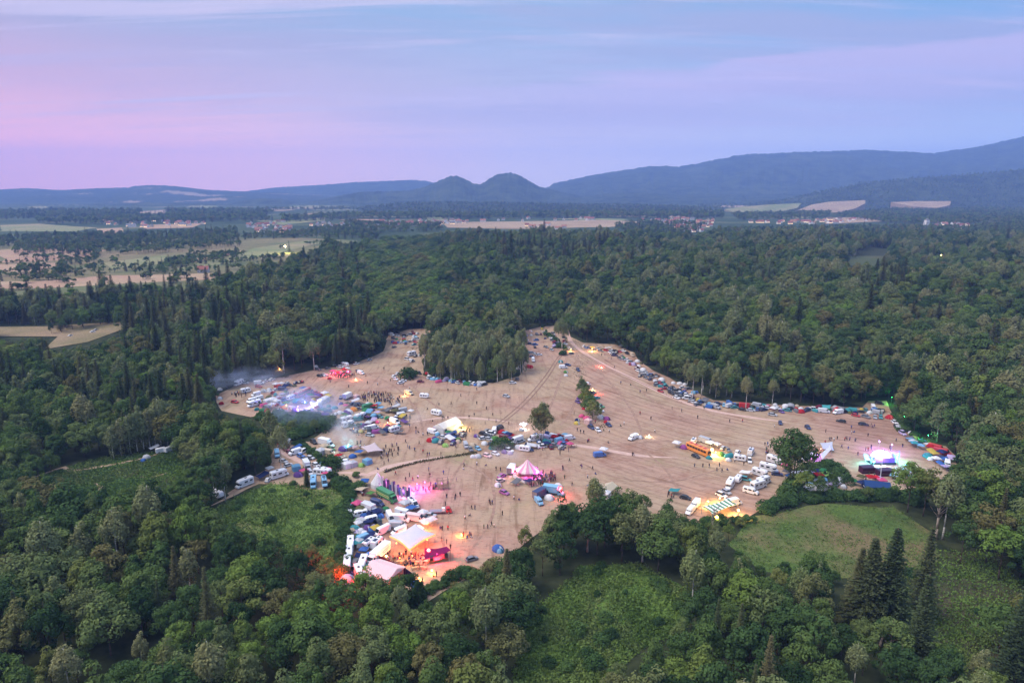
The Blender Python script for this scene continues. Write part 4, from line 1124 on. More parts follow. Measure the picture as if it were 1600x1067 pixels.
# cx, cy, rx, ry, number, poses, individuals?
CROWD = [(850, 748, 19, 9, 74, ('dance', 'stand'), 1, 'people dancing at the circus tent'), (836, 756, 14, 6, 16, ('dance', 'stand'), 1, 'people dancing at the circus tent'),
         (640, 876, 26, 11, 34, ('stand', 'dance', 'sit'), 1, 'people on the orange lit floor'), (615, 876, 10, 5, 8, ('stand', 'dance'), 1, 'people on the orange lit floor'),
         (652, 768, 22, 5, 20, ('stand', 'dance', 'walk'), 1, 'people on the magenta dance floor'), (683, 762, 14, 5, 10, ('stand', 'walk'), 1, 'people on the magenta dance floor'),
         (615, 770, 16, 8, 8, ('stand',), 1, 'people among the banners'), (598, 712, 12, 6, 12, ('stand', 'walk'), 1, 'people around the pale pink tarpaulin'),
         (612, 704, 14, 9, 12, ('stand', 'walk'), 1, 'people around the pale pink tarpaulin'), (565, 697, 8, 6, 6, ('stand', 'sit'), 1, 'people around the pale pink tarpaulin'),
         (724, 672, 16, 5, 10, ('stand', 'walk'), 1, 'people at the wedge marquee'), (730, 838, 7, 4, 7, ('sit', 'stand'), 1, 'people around the camp fire'),
         (567, 768, 8, 8, 7, ('sit', 'stand'), 1, 'people sitting under the shelters'), (940, 770, 14, 6, 6, ('stand',), 1, 'people at the cream bar tent'),
         (1046, 778, 7, 6, 6, ('stand',), 1, 'people at the teal shelter'), (1285, 690, 30, 8, 5, ('walk',), 1, 'people walking on the field'),
         (1372, 704, 22, 5, 9, ('stand', 'dance'), 1, 'people before the glowing stage'), (1360, 748, 14, 5, 5, ('stand', 'sit'), 1, 'people behind the glowing stage'),
         (1325, 690, 12, 4, 6, ('walk', 'stand'), 1, 'people before the glowing stage'), (1197, 702, 6, 9, 6, ('walk', 'stand'), 1, 'people walking on the field'),
         (588, 622, 26, 8, 95, ('stand', 'dance'), 0, ''), (615, 628, 14, 9, 26, ('stand', 'walk'), 0, ''), (535, 588, 20, 4, 60, ('stand', 'dance'), 0, ''),
         (372, 618, 14, 4, 22, ('stand',), 0, ''), (630, 655, 14, 7, 26, ('stand', 'walk'), 0, ''), (470, 616, 25, 9, 24, ('stand', 'walk'), 0, ''), (575, 656, 8, 4, 12, ('stand', 'sit'), 0, '')]
SPOT = """650 678 653 676 676 659 668 680 691 655 700 655 693 653 733 654 741 650 758 663 764 657 775 660 795 664 650 672 640 668 661 681 655 694 661 708 668 712 671 712 724 734 725 729
 745 727 722 688 728 686 712 700 775 735 760 728 782 736 693 741 670 736 672 745 653 748 645 752 634 752 668 714 689 712 648 705 640 702 634 692 637 700 622 712 613 713 600 726 607 722
 848 704 861 699 875 705 881 704 875 711 890 721 888 706 893 698 918 692 920 691 912 678 907 677 930 661 902 674 897 648 952 676 969 666 975 664 950 692 988 712 990 712 1023 676 1017 656
 1000 648 930 741 909 732 908 728 926 734 918 747 880 735 879 733 882 748 894 759 1085 730 1108 730 1120 736 1128 738 1136 735 1162 727 1124 729 1098 730 1148 722 1195 696 1197 703 1198 709
 1290 676 1308 687 1330 678 1335 676 1330 670 1356 682 1315 700 1325 703 1366 668 1361 666 1363 669 756 826 762 826 768 822 772 824 785 805 737 796 742 796 711 781 698 778 696 790 765 786 766 789
 769 788 803 781 811 782 712 778 719 775 600 578 572 588 574 600 590 602 620 600 545 606 516 598 630 604 610 596 640 608 700 612 720 620 745 632 760 640 705 632 770 650 686 634 668 640
 745 610 1010 612 1000 614 970 600 985 602 960 575 950 560 945 556 955 562 940 556 1100 640 1090 654 1065 644 1050 640 1140 660 1160 660 1210 668 1240 690 1400 690 1410 699 1340 712
 677 902 682 901 660 910 700 828 688 826 691 829 735 806 727 812 704 858 698 850 690 846 655 762 661 757 700 757 713 752 640 745 618 742 604 738 590 734"""

def people():
    rr = random.Random(5)
    ks = list(SHIRTS)
    wt = [9, 4, 3, 2, 3, 2, 2, 2]
    def one(px, py, pose, grp):
        p = G(px, py)
        sh = rr.choices(ks, wt)[0]
        tr = rr.choices(('dark', 'blue', 'tan'), (6, 3, 1))[0]
        o = thing('person', {'dark': 'dark', 'blue': 'blue', 'tan': 'tan'}[tr] and 'person in %s top %s' % (sh, POSE[pose]), 'person', (p.x, p.y, .06), rr.uniform(0, 6.28), grp, PM[(pose, tr)], SHIRTS[sh])
        s = rr.uniform(.95, 1.1)
        o.scale = (s, s, s)
    mass = []
    n = 0
    sp = [float(x) for x in SPOT.split()]
    for a, b in zip(sp[::2], sp[1::2]):
        one(a, b, rr.choices(('stand', 'walk', 'sit'), (4, 5, 1))[0], 'people out on the open field')
        n += 1
    for cx, cy, rx, ry, k, poses, ind, grp in CROWD:
        for i in range(k):
            t, q = rr.uniform(0, 6.283), math.sqrt(rr.random())
            px, py = cx + rx * q * math.cos(t), cy + ry * q * math.sin(t)
            if ind and n < 298:
                one(px, py, rr.choice(poses), grp)
                n += 1
            else:
                mass.append((px, py, rr.choice(poses)))
    # the densest and farthest part of the crowd, which nobody could count, is one object
    vs, fs, mi = [], [], []
    mats = [M['skin'], M['trouser_dark'], M['hair'], M['shoe']]
    sm = [m_plain('crowd_shirt_' + k, SHIRTS[k], .9, .1) for k in ks]
    for px, py, pose in mass:
        me = PM[(pose, 'dark')]
        p = G(px, py)
        Mx = Matrix.Translation((p.x, p.y, .06)) @ Matrix.Rotation(rr.uniform(0, 6.28), 4, 'Z') @ Matrix.Scale(rr.uniform(.95, 1.1), 4)
        b = len(vs)
        vs += [tuple(Mx @ v.co) for v in me.vertices]
        si = 4 + rr.choices(range(len(ks)), wt)[0]
        for f in me.polygons:
            fs.append(tuple(i + b for i in f.vertices))
            mi.append({0: si, 1: 0, 2: 1, 3: 2, 4: 3}[f.material_index])
    me = bpy.data.meshes.new('crowd')
    me.from_pydata(vs, [], fs)
    for m in mats + sm:
        me.materials.append(m)
    me.polygons.foreach_set('material_index', mi)
    o = struct('crowd', me, 'dense far crowd dancing between the tents of the upper camp', kind='stuff')
people()
# ------------------------------------------------------------------ trees
RG = np.random.default_rng(3)

def quads_mesh(name, cen, nor, size, mats, roll=None, aspect=1.0):
    """leaf clusters: bent diamonds of the given size, centre and normal"""
    n = len(cen)
    nor = nor / np.maximum(np.linalg.norm(nor, axis=1, keepdims=True), 1e-6)
    a = np.cross(nor, RG.normal(size=(n, 3)))
    a /= np.maximum(np.linalg.norm(a, axis=1, keepdims=True), 1e-6)
    b = np.cross(nor, a)
    s = size[:, None]
    v = np.stack([cen - a * s * aspect, cen - b * s * .62 + nor * s * .12, cen + a * s * aspect, cen + b * s * .62 + nor * s * .12], 1).reshape(-1, 3)
    f = np.arange(4 * n).reshape(-1, 4)
    me = bpy.data.meshes.new(name)
    me.vertices.add(4 * n)
    me.vertices.foreach_set('co', v.astype(np.float32).ravel())
    me.loops.add(4 * n)
    me.loops.foreach_set('vertex_index', f.astype(np.int32).ravel())
    me.polygons.add(n)
    me.polygons.foreach_set('loop_start', np.arange(0, 4 * n, 4, dtype=np.int32))
    me.polygons.foreach_set('loop_total', np.full(n, 4, dtype=np.int32))
    for m in mats:
        me.materials.append(m)
    me.update(calc_edges=True)
    me.validate()
    return me

def unit(n):
    d = RG.normal(size=(n, 3))
    return d / np.linalg.norm(d, axis=1, keepdims=True)

def trunk_mesh(name, h, r, mat, limbs, lean=0.3):
    mb = MB()
    pts = [Vector((0, 0, -.3))]
    x = y = 0.0
    for k in range(1, 6):
        x += RG.normal() * lean * .25
        y += RG.normal() * lean * .25
        pts.append(Vector((x, y, h * k / 5)))
    rr = [r * (1.25 if k == 0 else 1 - .8 * k / 5) for k in range(6)]
    mb.path(pts, rr, 7)
    for (z, az, ln, up, r0) in limbs:
        t = min(max(z / h * 5, 0), 4.99)
        i = int(t)
        p = pts[i].lerp(pts[i + 1], t - i)
        d = Vector((math.cos(az), math.sin(az), up)).normalized()
        q = p + d * ln * .5 + Vector((0, 0, .05 * ln))
        e = q + (d + Vector((0, 0, .35))).normalized() * ln * .5
        mb.path([p, q, e], [r0, r0 * .65, r0 * .25], 5)
    return mb.mesh(name, [mat], True)

def broad_tree(h, cr, nl, per, ls, base=.3, shape=1.0, lobe=.36, mat='broad', bark='bark', droop=0.0, thin=1.0):
    """a crown of overlapping lobes of leaf clusters round a limbed trunk"""
    zc, zr = h * (base + 1) / 2, h * (1 - base) / 2
    C, Nn, S = [], [], []
    limbs = []
    for i in range(nl):
        u = unit(1)[0]
        u[2] = abs(u[2]) * 1.1 - .45 if RG.random() < .8 else u[2]
        q = RG.uniform(.45, .95)
        w = 1.0 - .35 * max(u[2], 0) * shape
        c = np.array([u[0] * cr * q * w, u[1] * cr * q * w, zc + u[2] * zr * q])
        lr = cr * lobe * RG.uniform(.7, 1.25)
        d = unit(per)
        out = c - np.array([0, 0, zc - zr * .3])
        out /= np.linalg.norm(out) + 1e-6
        keep = (d @ out + .35 * d[:, 2]) > -.35
        d = d[keep]
        rad_ = lr * RG.uniform(.72, 1.04, len(d))
        pos = c + d * rad_[:, None] * np.array([1, 1, .85 + droop])
        if droop:
            pos[:, 2] -= droop * RG.random(len(d)) * lr
        C.append(pos)
        Nn.append(d * 1.1 + unit(len(d)) * .42 + np.array([0, 0, .25]))
        S.append(ls * RG.uniform(.6, 1.35, len(d)))
        if i < 9:
            limbs.append((max(h * base * .8, c[2] - .45 * math.hypot(c[0], c[1]) - 1), math.atan2(c[1], c[0]), math.hypot(c[0], c[1]) * .8 + .4, .6, .05 + .003 * h))
    me = quads_mesh('crown', np.concatenate(C), np.concatenate(Nn), np.concatenate(S), [M[mat]])
    return me, trunk_mesh('trunk', h * .86, .0085 * h + .05, M[bark], limbs)

def spruce_tree(h, R, tiers, nb, lw):
    C, Nn, S = [], [], []
    for k in range(tiers):
        t = (k + RG.uniform(-.2, .2)) / tiers
        z = h * (.1 + .89 * t)
        r = R * (1 - t) ** .8 * RG.uniform(.85, 1.1) + .12
        n = max(5, int(nb * (1 - .55 * t)))
        for j in range(n):
            az = 2 * math.pi * (j + RG.random() * .7) / n
            L = r * RG.uniform(.7, 1.15)
            m = max(2, int(L / .42))
            for q in range(m):
                s = (q + .6) / m
                x = L * s
                zz = z - .34 * x + .16 * x * s
                for side in (-1, 1):
                    off = side * lw * .55 * (1.1 - .55 * s)
                    C.append((x * math.cos(az) - off * math.sin(az), x * math.sin(az) + off * math.cos(az), zz - .08 * RG.random()))
                    Nn.append((-.1 * math.cos(az) - side * .5 * math.sin(az), -.1 * math.sin(az) + side * .5 * math.cos(az), .85))
                    S.append(lw * RG.uniform(.7, 1.1) * (1.15 - .4 * s))
    C, Nn, S = np.array(C), np.array(Nn), np.array(S)
    me = quads_mesh('crown', C, Nn + unit(len(C)) * .3, S, [M['spruce']])
    return me, trunk_mesh('trunk', h * .98, .012 * h + .06, M['bark'], [], .1)

def pine_tree(h, R, n, per, ls):
    C, Nn, S, limbs = [], [], [], []
    for i in range(n):
        t = RG.uniform(.6, 1.0)
        az = RG.uniform(0, 6.283)
        r = R * RG.uniform(.15, .95) * (1.25 - t * .9)
        c = np.array([r * math.cos(az), r * math.sin(az), h * t - .4])
        d = unit(per)
        d = d[d[:, 2] > -.35]
        C.append(c + d * np.array([1.1, 1.1, .55]) * RG.uniform(.6, 1.15, (len(d), 1)))
        Nn.append(d + unit(len(d)) * .6 + np.array([0, 0, .4]))
        S.append(ls * RG.uniform(.6, 1.2, len(d)))
        if i < 12:
            limbs.append((h * t - .9, az, r + .6, .3, .07))
    for k in range(7):
        limbs.append((h * RG.uniform(.3, .6), RG.uniform(0, 6.28), RG.uniform(.6, 1.4), .1, .04))
    me = quads_mesh('crown', np.concatenate(C), np.concatenate(Nn), np.concatenate(S), [M['pine']])
    return me, trunk_mesh('trunk', h * .97, .011 * h + .05, M['pinebark'], limbs, .2)

# name, words, mesh pair, height
TT = {}
def tt(key, name, words, pair, h, r):
    TT[key] = dict(name=name, words=words, crown=pair[0], trunk=pair[1], h=h, r=r)
tt('A', 'broadleaf_tree', 'broad round crowned tree', broad_tree(17, 6.2, 44, 130, .36, .12, 1.0, .30), 17, 6.2)
tt('B', 'broadleaf_tree', 'tall domed leafy tree', broad_tree(19.5, 5.4, 46, 120, .35, .12, 1.2, .31), 19.5, 5.4)
tt('C', 'broadleaf_tree', 'lumpy wide spreading tree', broad_tree(15.5, 6.8, 40, 150, .38, .14, .7, .31), 15.5, 6.8)
tt('D', 'broadleaf_tree', 'narrow upright leafy tree', broad_tree(18.5, 3.7, 38, 110, .32, .1, 1.5, .38), 18.5, 3.7)
tt('E', 'broadleaf_tree', 'loose open crowned tree', broad_tree(16.5, 5.2, 34, 95, .34, .24, 1.0, .29), 16.5, 5.2)
tt('F', 'broadleaf_tree', 'small bushy leafy tree', broad_tree(10.5, 4.0, 28, 120, .32, .05, 1.0, .36), 10.5, 4.0)
tt('W', 'birch_tree', 'slender pale trunked birch', broad_tree(20, 3.0, 44, 95, .34, .14, 1.5, .4, 'birch', 'birchbark', .9), 20, 3.0)
tt('X', 'birch_tree', 'tall leaning pale trunked birch', broad_tree(22, 3.4, 44, 90, .34, .22, 1.3, .37, 'birch', 'birchbark', .7), 22, 3.4)
tt('G', 'broadleaf_tree', 'ragged many topped tree', broad_tree(18.5, 5.6, 26, 150, .36, .1, .6, .27), 18.5, 5.6)
tt('H', 'broadleaf_tree', 'heavy oval crowned tree', broad_tree(20, 5.0, 52, 115, .36, .06, 1.3, .34), 20, 5.0)
tt('S', 'spruce_tree', 'dark pointed spruce', spruce_tree(23, 3.7, 36, 15, .42), 23, 3.7)
tt('T', 'spruce_tree', 'slim ragged spruce', spruce_tree(21, 2.6, 30, 12, .38), 21, 2.6)
tt('P', 'pine_tree', 'high crowned bare stemmed pine', pine_tree(22, 2.9, 26, 60, .30), 22, 2.9)
TT['dist'] = None
# coarse trees for the far woods
FAR = {'a': (*broad_tree(16, 5.0, 16, 34, .85, .2), 16), 'b': (*broad_tree(18, 4.4, 16, 32, .8, .2, 1.4), 18), 's': (*spruce_tree(21, 3.4, 14, 9, .8), 21), 'c': (*broad_tree(14, 5.4, 14, 36, .95, .15, .8), 14)}
# shrubs
def bush_mesh(r, h, nl, per, ls):
    C, Nn, S = [], [], []
    for i in range(nl):
        u = unit(1)[0]
        u[2] = abs(u[2])
        c = np.array([u[0] * r * .65, u[1] * r * .65, h * (.25 + .45 * u[2])])
        d = unit(per)
        d = d[d[:, 2] > -.5]
        lr = r * RG.uniform(.35, .55)
        p = c + d * lr * RG.uniform(.75, 1.05, (len(d), 1))
        p[:, 2] = np.maximum(p[:, 2], .05)
        C.append(p)
        Nn.append(d + unit(len(d)) * .5 + np.array([0, 0, .35]))
        S.append(ls * RG.uniform(.6, 1.3, len(d)))
    return quads_mesh('foliage', np.concatenate(C), np.concatenate(Nn), np.concatenate(S), [M['bush']])
BU = [bush_mesh(1.9, 2.2, 14, 75, .24), bush_mesh(2.6, 2.4, 18, 80, .26), bush_mesh(1.4, 2.8, 12, 70, .22)]
BST = [trunk_mesh('stem', h, .06, M['bark'], [(.2, a, .9, 1.0, .04) for a in (0, 1.3, 2.5, 3.8, 5.0)]) for h in (1.2, 1.3, 1.7)]

# ------------------------------------------------------------------ where trees stand and where they do not (pixels of the ground)
FIELD = [(338, 618), (372, 600), (440, 589), (500, 577), (560, 566), (600, 549), (606, 524), (640, 514), (672, 513), (675, 545), (661, 560), (660, 586), (690, 596), (770, 598), (811, 588), (820, 555), (816, 517), (850, 510), (872, 508), (888, 524), (912, 536),
         (962, 538), (990, 551), (1005, 570), (1035, 585), (1075, 606), (1115, 625), (1165, 629), (1230, 633), (1300, 635), (1345, 636), (1356, 626), (1384, 626), (1394, 645), (1418, 665), (1440, 690),
         (1478, 697), (1494, 712), (1492, 735), (1470, 752), (1400, 768), (1330, 768), (1290, 775), (1235, 778), (1190, 795), (1170, 808), (1110, 818), (1060, 818), (1000, 802), (940, 800), (890, 800),
         (850, 828), (815, 855), (790, 882), (740, 897), (700, 917), (670, 937), (600, 937), (545, 926), (534, 900), (537, 840), (540, 800), (545, 780), (556, 762), (548, 750), (520, 746), (505, 764),
         (484, 764), (440, 756), (405, 756), (360, 776), (352, 770), (395, 745), (425, 730), (424, 690), (445, 688), (480, 690), (518, 664), (500, 642), (440, 642), (390, 652), (345, 642)]
HOLES = [[(1222, 760), (1236, 735), (1262, 722), (1310, 722), (1318, 735), (1290, 748), (1258, 756), (1240, 766), (1212, 772)]]
MEAD = {'lush meadow': [(330, 800), (372, 775), (430, 752), (505, 765), (545, 762), (540, 800), (536, 905), (480, 880), (400, 850), (330, 825)],
        'small meadow': [(60, 745), (150, 716), (270, 703), (292, 712), (300, 745), (330, 775), (290, 795), (200, 800), (120, 775)],
        'marsh meadow': [(800, 1090), (815, 960), (880, 915), (905, 885), (1000, 880), (1085, 930), (1070, 985), (1000, 1015), (930, 1090)],
        'dry meadow': [(1135, 850), (1180, 805), (1290, 788), (1400, 792), (1450, 830), (1470, 870), (1420, 905), (1300, 905), (1190, 890)],
        'scrub meadow': [(1420, 890), (1480, 860), (1560, 865), (1600, 930), (1570, 1030), (1480, 1060), (1400, 1010)]}
CLEAR = [[(340, 640), (395, 650), (515, 653), (520, 668), (480, 690), (440, 685), (426, 690), (426, 728), (400, 742), (350, 770), (372, 778), (430, 757), (510, 768), (545, 750), (556, 756), (545, 790), (540, 840), (537, 890),
          (556, 912), (590, 908), (606, 912), (632, 903), (650, 925), (665, 930), (735, 884), (795, 852), (820, 815), (870, 787), (935, 769), (952, 750), (985, 757), (1015, 757), (1045, 775), (1075, 800), (1110, 810),
          (1165, 806), (1190, 788), (1230, 765), (1225, 735), (1300, 728), (1312, 752), (1330, 760), (1440, 750), (1482, 735), (1492, 710), (1438, 690), (1416, 665), (1394, 645), (1345, 640), (1300, 637), (1230, 635), (1165, 631), (1115, 627), (1075, 608),
          (1035, 587), (1005, 572), (990, 553), (962, 540), (912, 538), (890, 528), (873, 508), (850, 511), (816, 520), (820, 557), (812, 591), (770, 601), (690, 599), (661, 589), (660, 562), (674, 546), (672, 516), (640, 516), (606, 525), (600, 549), (560, 567), (500, 578), (440, 590), (372, 601), (340, 614)],
         [(350, 802), (385, 778), (440, 757), (510, 762), (535, 762), (532, 850), (470, 850), (440, 830), (390, 815)],
         [(60, 744), (150, 726), (200, 714), (270, 706), (284, 712), (284, 728), (230, 742), (165, 756), (140, 756), (110, 744)],
         [(815, 1080), (848, 965), (900, 908), (930, 884), (1000, 884), (1055, 930), (1045, 980), (985, 1005), (890, 1080)],
         [(1150, 850), (1185, 810), (1290, 792), (1385, 797), (1410, 830), (1395, 870), (1300, 870), (1260, 862), (1200, 880)],
         [(1450, 895), (1535, 885), (1555, 940), (1520, 1000), (1465, 1000)],
         [(1318, 845), (1410, 845), (1416, 955), (1312, 955)], [(1408, 850), (1468, 850), (1470, 960), (1410, 960)],
         [(0, 509), (75, 508), (77, 526), (0, 529)], [(78, 546), (92, 525), (190, 504), (202, 513), (140, 537)],
         [(1330, 419), (1326, 410), (1362, 397), (1385, 396), (1372, 412)]]
NOBASE = [FIELD] + list(MEAD.values()) + [[(-200, 510), (75, 508), (78, 524), (-200, 528)], [(72, 548), (92, 524), (190, 502), (205, 513), (140, 538)], [(1320, 424), (1318, 408), (1360, 393), (1395, 392), (1385, 416)],
          [(876, 532), (880, 508), (886, 508), (890, 532)]]
LIMIT = [(-400, 494), (0, 487), (200, 473), (340, 461), (430, 428), (470, 412), (520, 396), (600, 386), (700, 379), (900, 372), (1070, 374), (1084, 382), (1100, 380), (1250, 372), (1500, 376), (1600, 374), (2200, 374)]
CLEARV = [[(int(a), int(b)) for a, b in p] for p in CLEAR]

_C = G(1355, 408)
def smst(t):
    t = min(1, max(0, t))
    return t * t * (3 - 2 * t)
def hump(x, y):
    """height of the low wooded knolls behind the field"""
    b = 700 if x < -250 else 640 if x < 60 else 640 - 200 * smst((x - 60) / 140)
    m = smst((y - b) / 160) * (1 - smst((y - 1250) / 250)) * smst((math.hypot(x - _C.x, y - _C.y) - 70) / 120)
    m *= smst((x / max(y, 1) + .17) / .1)
    return 0 if m <= 0 else m * 17 * smst(noise.noise(Vector((x / 210, y / 190, 2.2))) * 1.1 + .42)

def blocked(x, y, h, r):
    """would a tree of this size hide part of the open ground that the photograph shows?"""
    for dz, w in ((h, 0), (h * .88, .4), (h * .75, .7), (h * .6, .9), (h * .45, .9), (h * .3, .8)):
        for s in ((0,) if w == 0 else (-1, 0, 1)):
            px, py, d = PJ(x + s * w * r, y, dz)
            if 0 <= px < 1600 and py < 1067:
                for P in CLEARV:
                    if inpoly(px, py, P):
                        return True
    return False

def on_field(px, py):
    if inpoly(px, py, FIELD):
        return not any(inpoly(px, py, h) for h in HOLES)
    return False

TREES = []     # x, y, key, scale, rz

def kind_at(px, py, d):
    n1 = noise.noise(Vector((px * .008, py * .02, 3.1)))
    n2 = noise.noise(Vector((px * .02, py * .05, 9.7)))
    u = RND.random()
    if 570 < px < 690 and py < 524:
        return 'P'
    if px < 420 and 430 < py < 700 and n1 > -.15:
        return 'S' if u < .22 else 'T' if u < .36 else RND.choice('ABDEW')
    if px > 860 and n2 > .25 and u < .5:
        return RND.choice('WXE')
    if u < .07:
        return RND.choice('WX')
    if n1 > .3 and u < .4:
        return RND.choice('ST')
    if u < .09:
        return 'S'
    return RND.choices('ABCDEFGH', (20, 19, 14, 10, 11, 5, 14, 16))[0]

def add_tree(px, py, key, s=1.0, force=True):
    p = G(px, py)
    TREES.append((p.x, p.y, key, s, RND.uniform(0, 6.28), True, 1.4 if key in 'ST' and py > 900 else .9 if key == 'G' else 1.0))

HAND = """E 845 690 1.1;W 843 690 .95;X 849 689 .9;E 1239 757 1.5;H 1243 756 1.05;E 1234 754 1.2
F 572 939 .95;F 590 942 .9;E 622 948 .62;F 640 942 .85;D 655 950 .5
D 908 624 .72;F 914 632 .95;D 917 638 .6;F 921 646 1.05;F 926 655 .95;F 911 614 .8
S 1352 975 1.12;S 1384 978 1.18;T 1438 962 1.22;T 1432 1042 1.2;T 1582 1062 1.3;S 1336 966 .85;D 1260 935 .75;D 1280 930 .7;W 1275 938 .62;D 1240 945 .62
E 1560 905 1.15;E 1540 880 1.2;A 1510 850 1.1;E 1500 880 .9;E 1418 800 1.15;E 1442 806 1.1;X 878 545 1.1;X 872 540 .95;W 883 535 .8
W 243 695 1.05;X 252 696 1.1;W 235 700 1.0;X 262 694 1.05;W 225 702 1.05;W 215 705 .95;W 205 708 .95;W 190 712 .9;W 178 716 .85;X 270 692 1.0;W 255 688 1.05;D 196 704 .9;W 222 694 1
X 1082 625 1.1;W 1118 622 .95;X 1143 621 1.1;W 1135 618 1.05;X 1096 618 1.05;W 1109 615 1.0;A 1110 615 .9;W 1074 602 .9;D 1027 568 1.1;D 1042 574 1.15;B 1015 562 1.0
X 440 742 1.05;W 425 700 1.1;W 350 770 .8;X 335 770 .7;X 930 820 .9;D 880 868 1.05;D 862 872 .9;E 870 855 .8;X 1165 640 .9;S 480 760 .4;D 1300 770 .5;E 1322 772 .55"""

def scatter():
    for ln in HAND.replace('\n', ';').split(';'):
        k, px, py, s = ln.split()
        add_tree(float(px), float(py), k, float(s))
    cp = [(664, 560), (700, 552), (822, 550), (818, 584), (800, 597), (770, 600), (690, 598), (662, 588)]
    k = 0
    while k < 104:
        px, py = RND.uniform(660, 824), RND.uniform(550, 601)
        if inpoly(px, py, cp):
            front = py > 588
            add_tree(px, py, RND.choice('WXWWXW') if not front or RND.random() < .75 else 'F', RND.uniform(.9, 1.15) if not front else RND.uniform(.6, 1.0))
            k += 1
    hand = len(TREES)
    grid = {}
    def near(x, y, rmin):
        ci, cj = int(x // 10), int(y // 10)
        for i in (ci - 1, ci, ci + 1):
            for j in (cj - 1, cj, cj + 1):
                for a, b in grid.get((i, j), ()):
                    if (a - x) ** 2 + (b - y) ** 2 < rmin * rmin:
                        return True
        return False
    for t in TREES:
        grid.setdefault((int(t[0] // 10), int(t[1] // 10)), []).append((t[0], t[1]))
    y = 112.0
    while y < 1750:
        sp = 7.0 + 4.2 * min(1, max(0, (y - 200) / 900))
        x = -.86 * y - 40
        while x < .86 * y + 40:
            xx, yy = x + RND.uniform(-.42, .42) * sp, y + RND.uniform(-.42, .42) * sp
            x += sp
            px, py, d = PJ(xx, yy, 0)
            if py < lerp_table(LIMIT, px) + 5 * noise.noise(Vector((px * .03, 0, 0))):
                continue
            if any(inpoly(px, py, P) for P in NOBASE) and not any(inpoly(px, py, h) for h in HOLES):
                continue
            if near(xx, yy, sp * .62):
                continue
            inhole = any(inpoly(px, py, h) for h in HOLES) or (430 < px < 520 and 640 < py < 692)
            k = 'F' if inhole and RND.random() < .8 else kind_at(px, py, d)
            s = RND.uniform(.72, 1.18)
            if noise.noise(Vector((xx * .012, yy * .012, 0))) < -.25:
                s *= .8
            big = min(1, max(0, (yy - 220) / 260))
            hf = RND.uniform(.85, 1.14) if TT[k]['name'].startswith('broad') else 1.0 + .28 * big
            s *= (1 + .27 * big) * (1 + .3 * noise.noise(Vector((xx / 70, yy / 70, 5.5))))
            if inpoly(px, py, [(660, 535), (825, 535), (825, 605), (655, 605)]):
                s *= .72
            ok = False
            for m in (1, .82, .66, .5, .36, .25):
                if not blocked(xx, yy, TT[k]['h'] * s * m, TT[k]['r'] * s * m * hf):
                    s *= m
                    ok = True
                    break
                if m == .82:
                    k = RND.choice('FDAE')
            if not ok:
                continue
            grid.setdefault((int(xx // 10), int(yy // 10)), []).append((xx, yy))
            TREES.append((xx, yy, k, s, RND.uniform(0, 6.28), False, hf))
        y += sp * .88
    return hand
NHAND = scatter()

CROWN_OF, TRUNK_OF = {}, {}
def make_tree(x, y, k, s, rz, hf=1.0):
    T = TT[k]
    size = 'tall ' if s > 1.08 and 'tall' not in T['words'] and 'high' not in T['words'] else 'low ' if s < .6 and 'small' not in T['words'] else ''
    r = thing(T['name'], size + T['words'], 'tree', (x, y, hump(x, y)), rz, 'trees of the forest round the field')
    v = s * RND.uniform(.93, 1.08)
    r.scale = (s * hf, s * hf, v)
    c = obj('crown', T['crown'], r)
    t = obj('trunk', T['trunk'], r)
    CROWN_OF.setdefault(k, c)
    TRUNK_OF.setdefault(k, t)

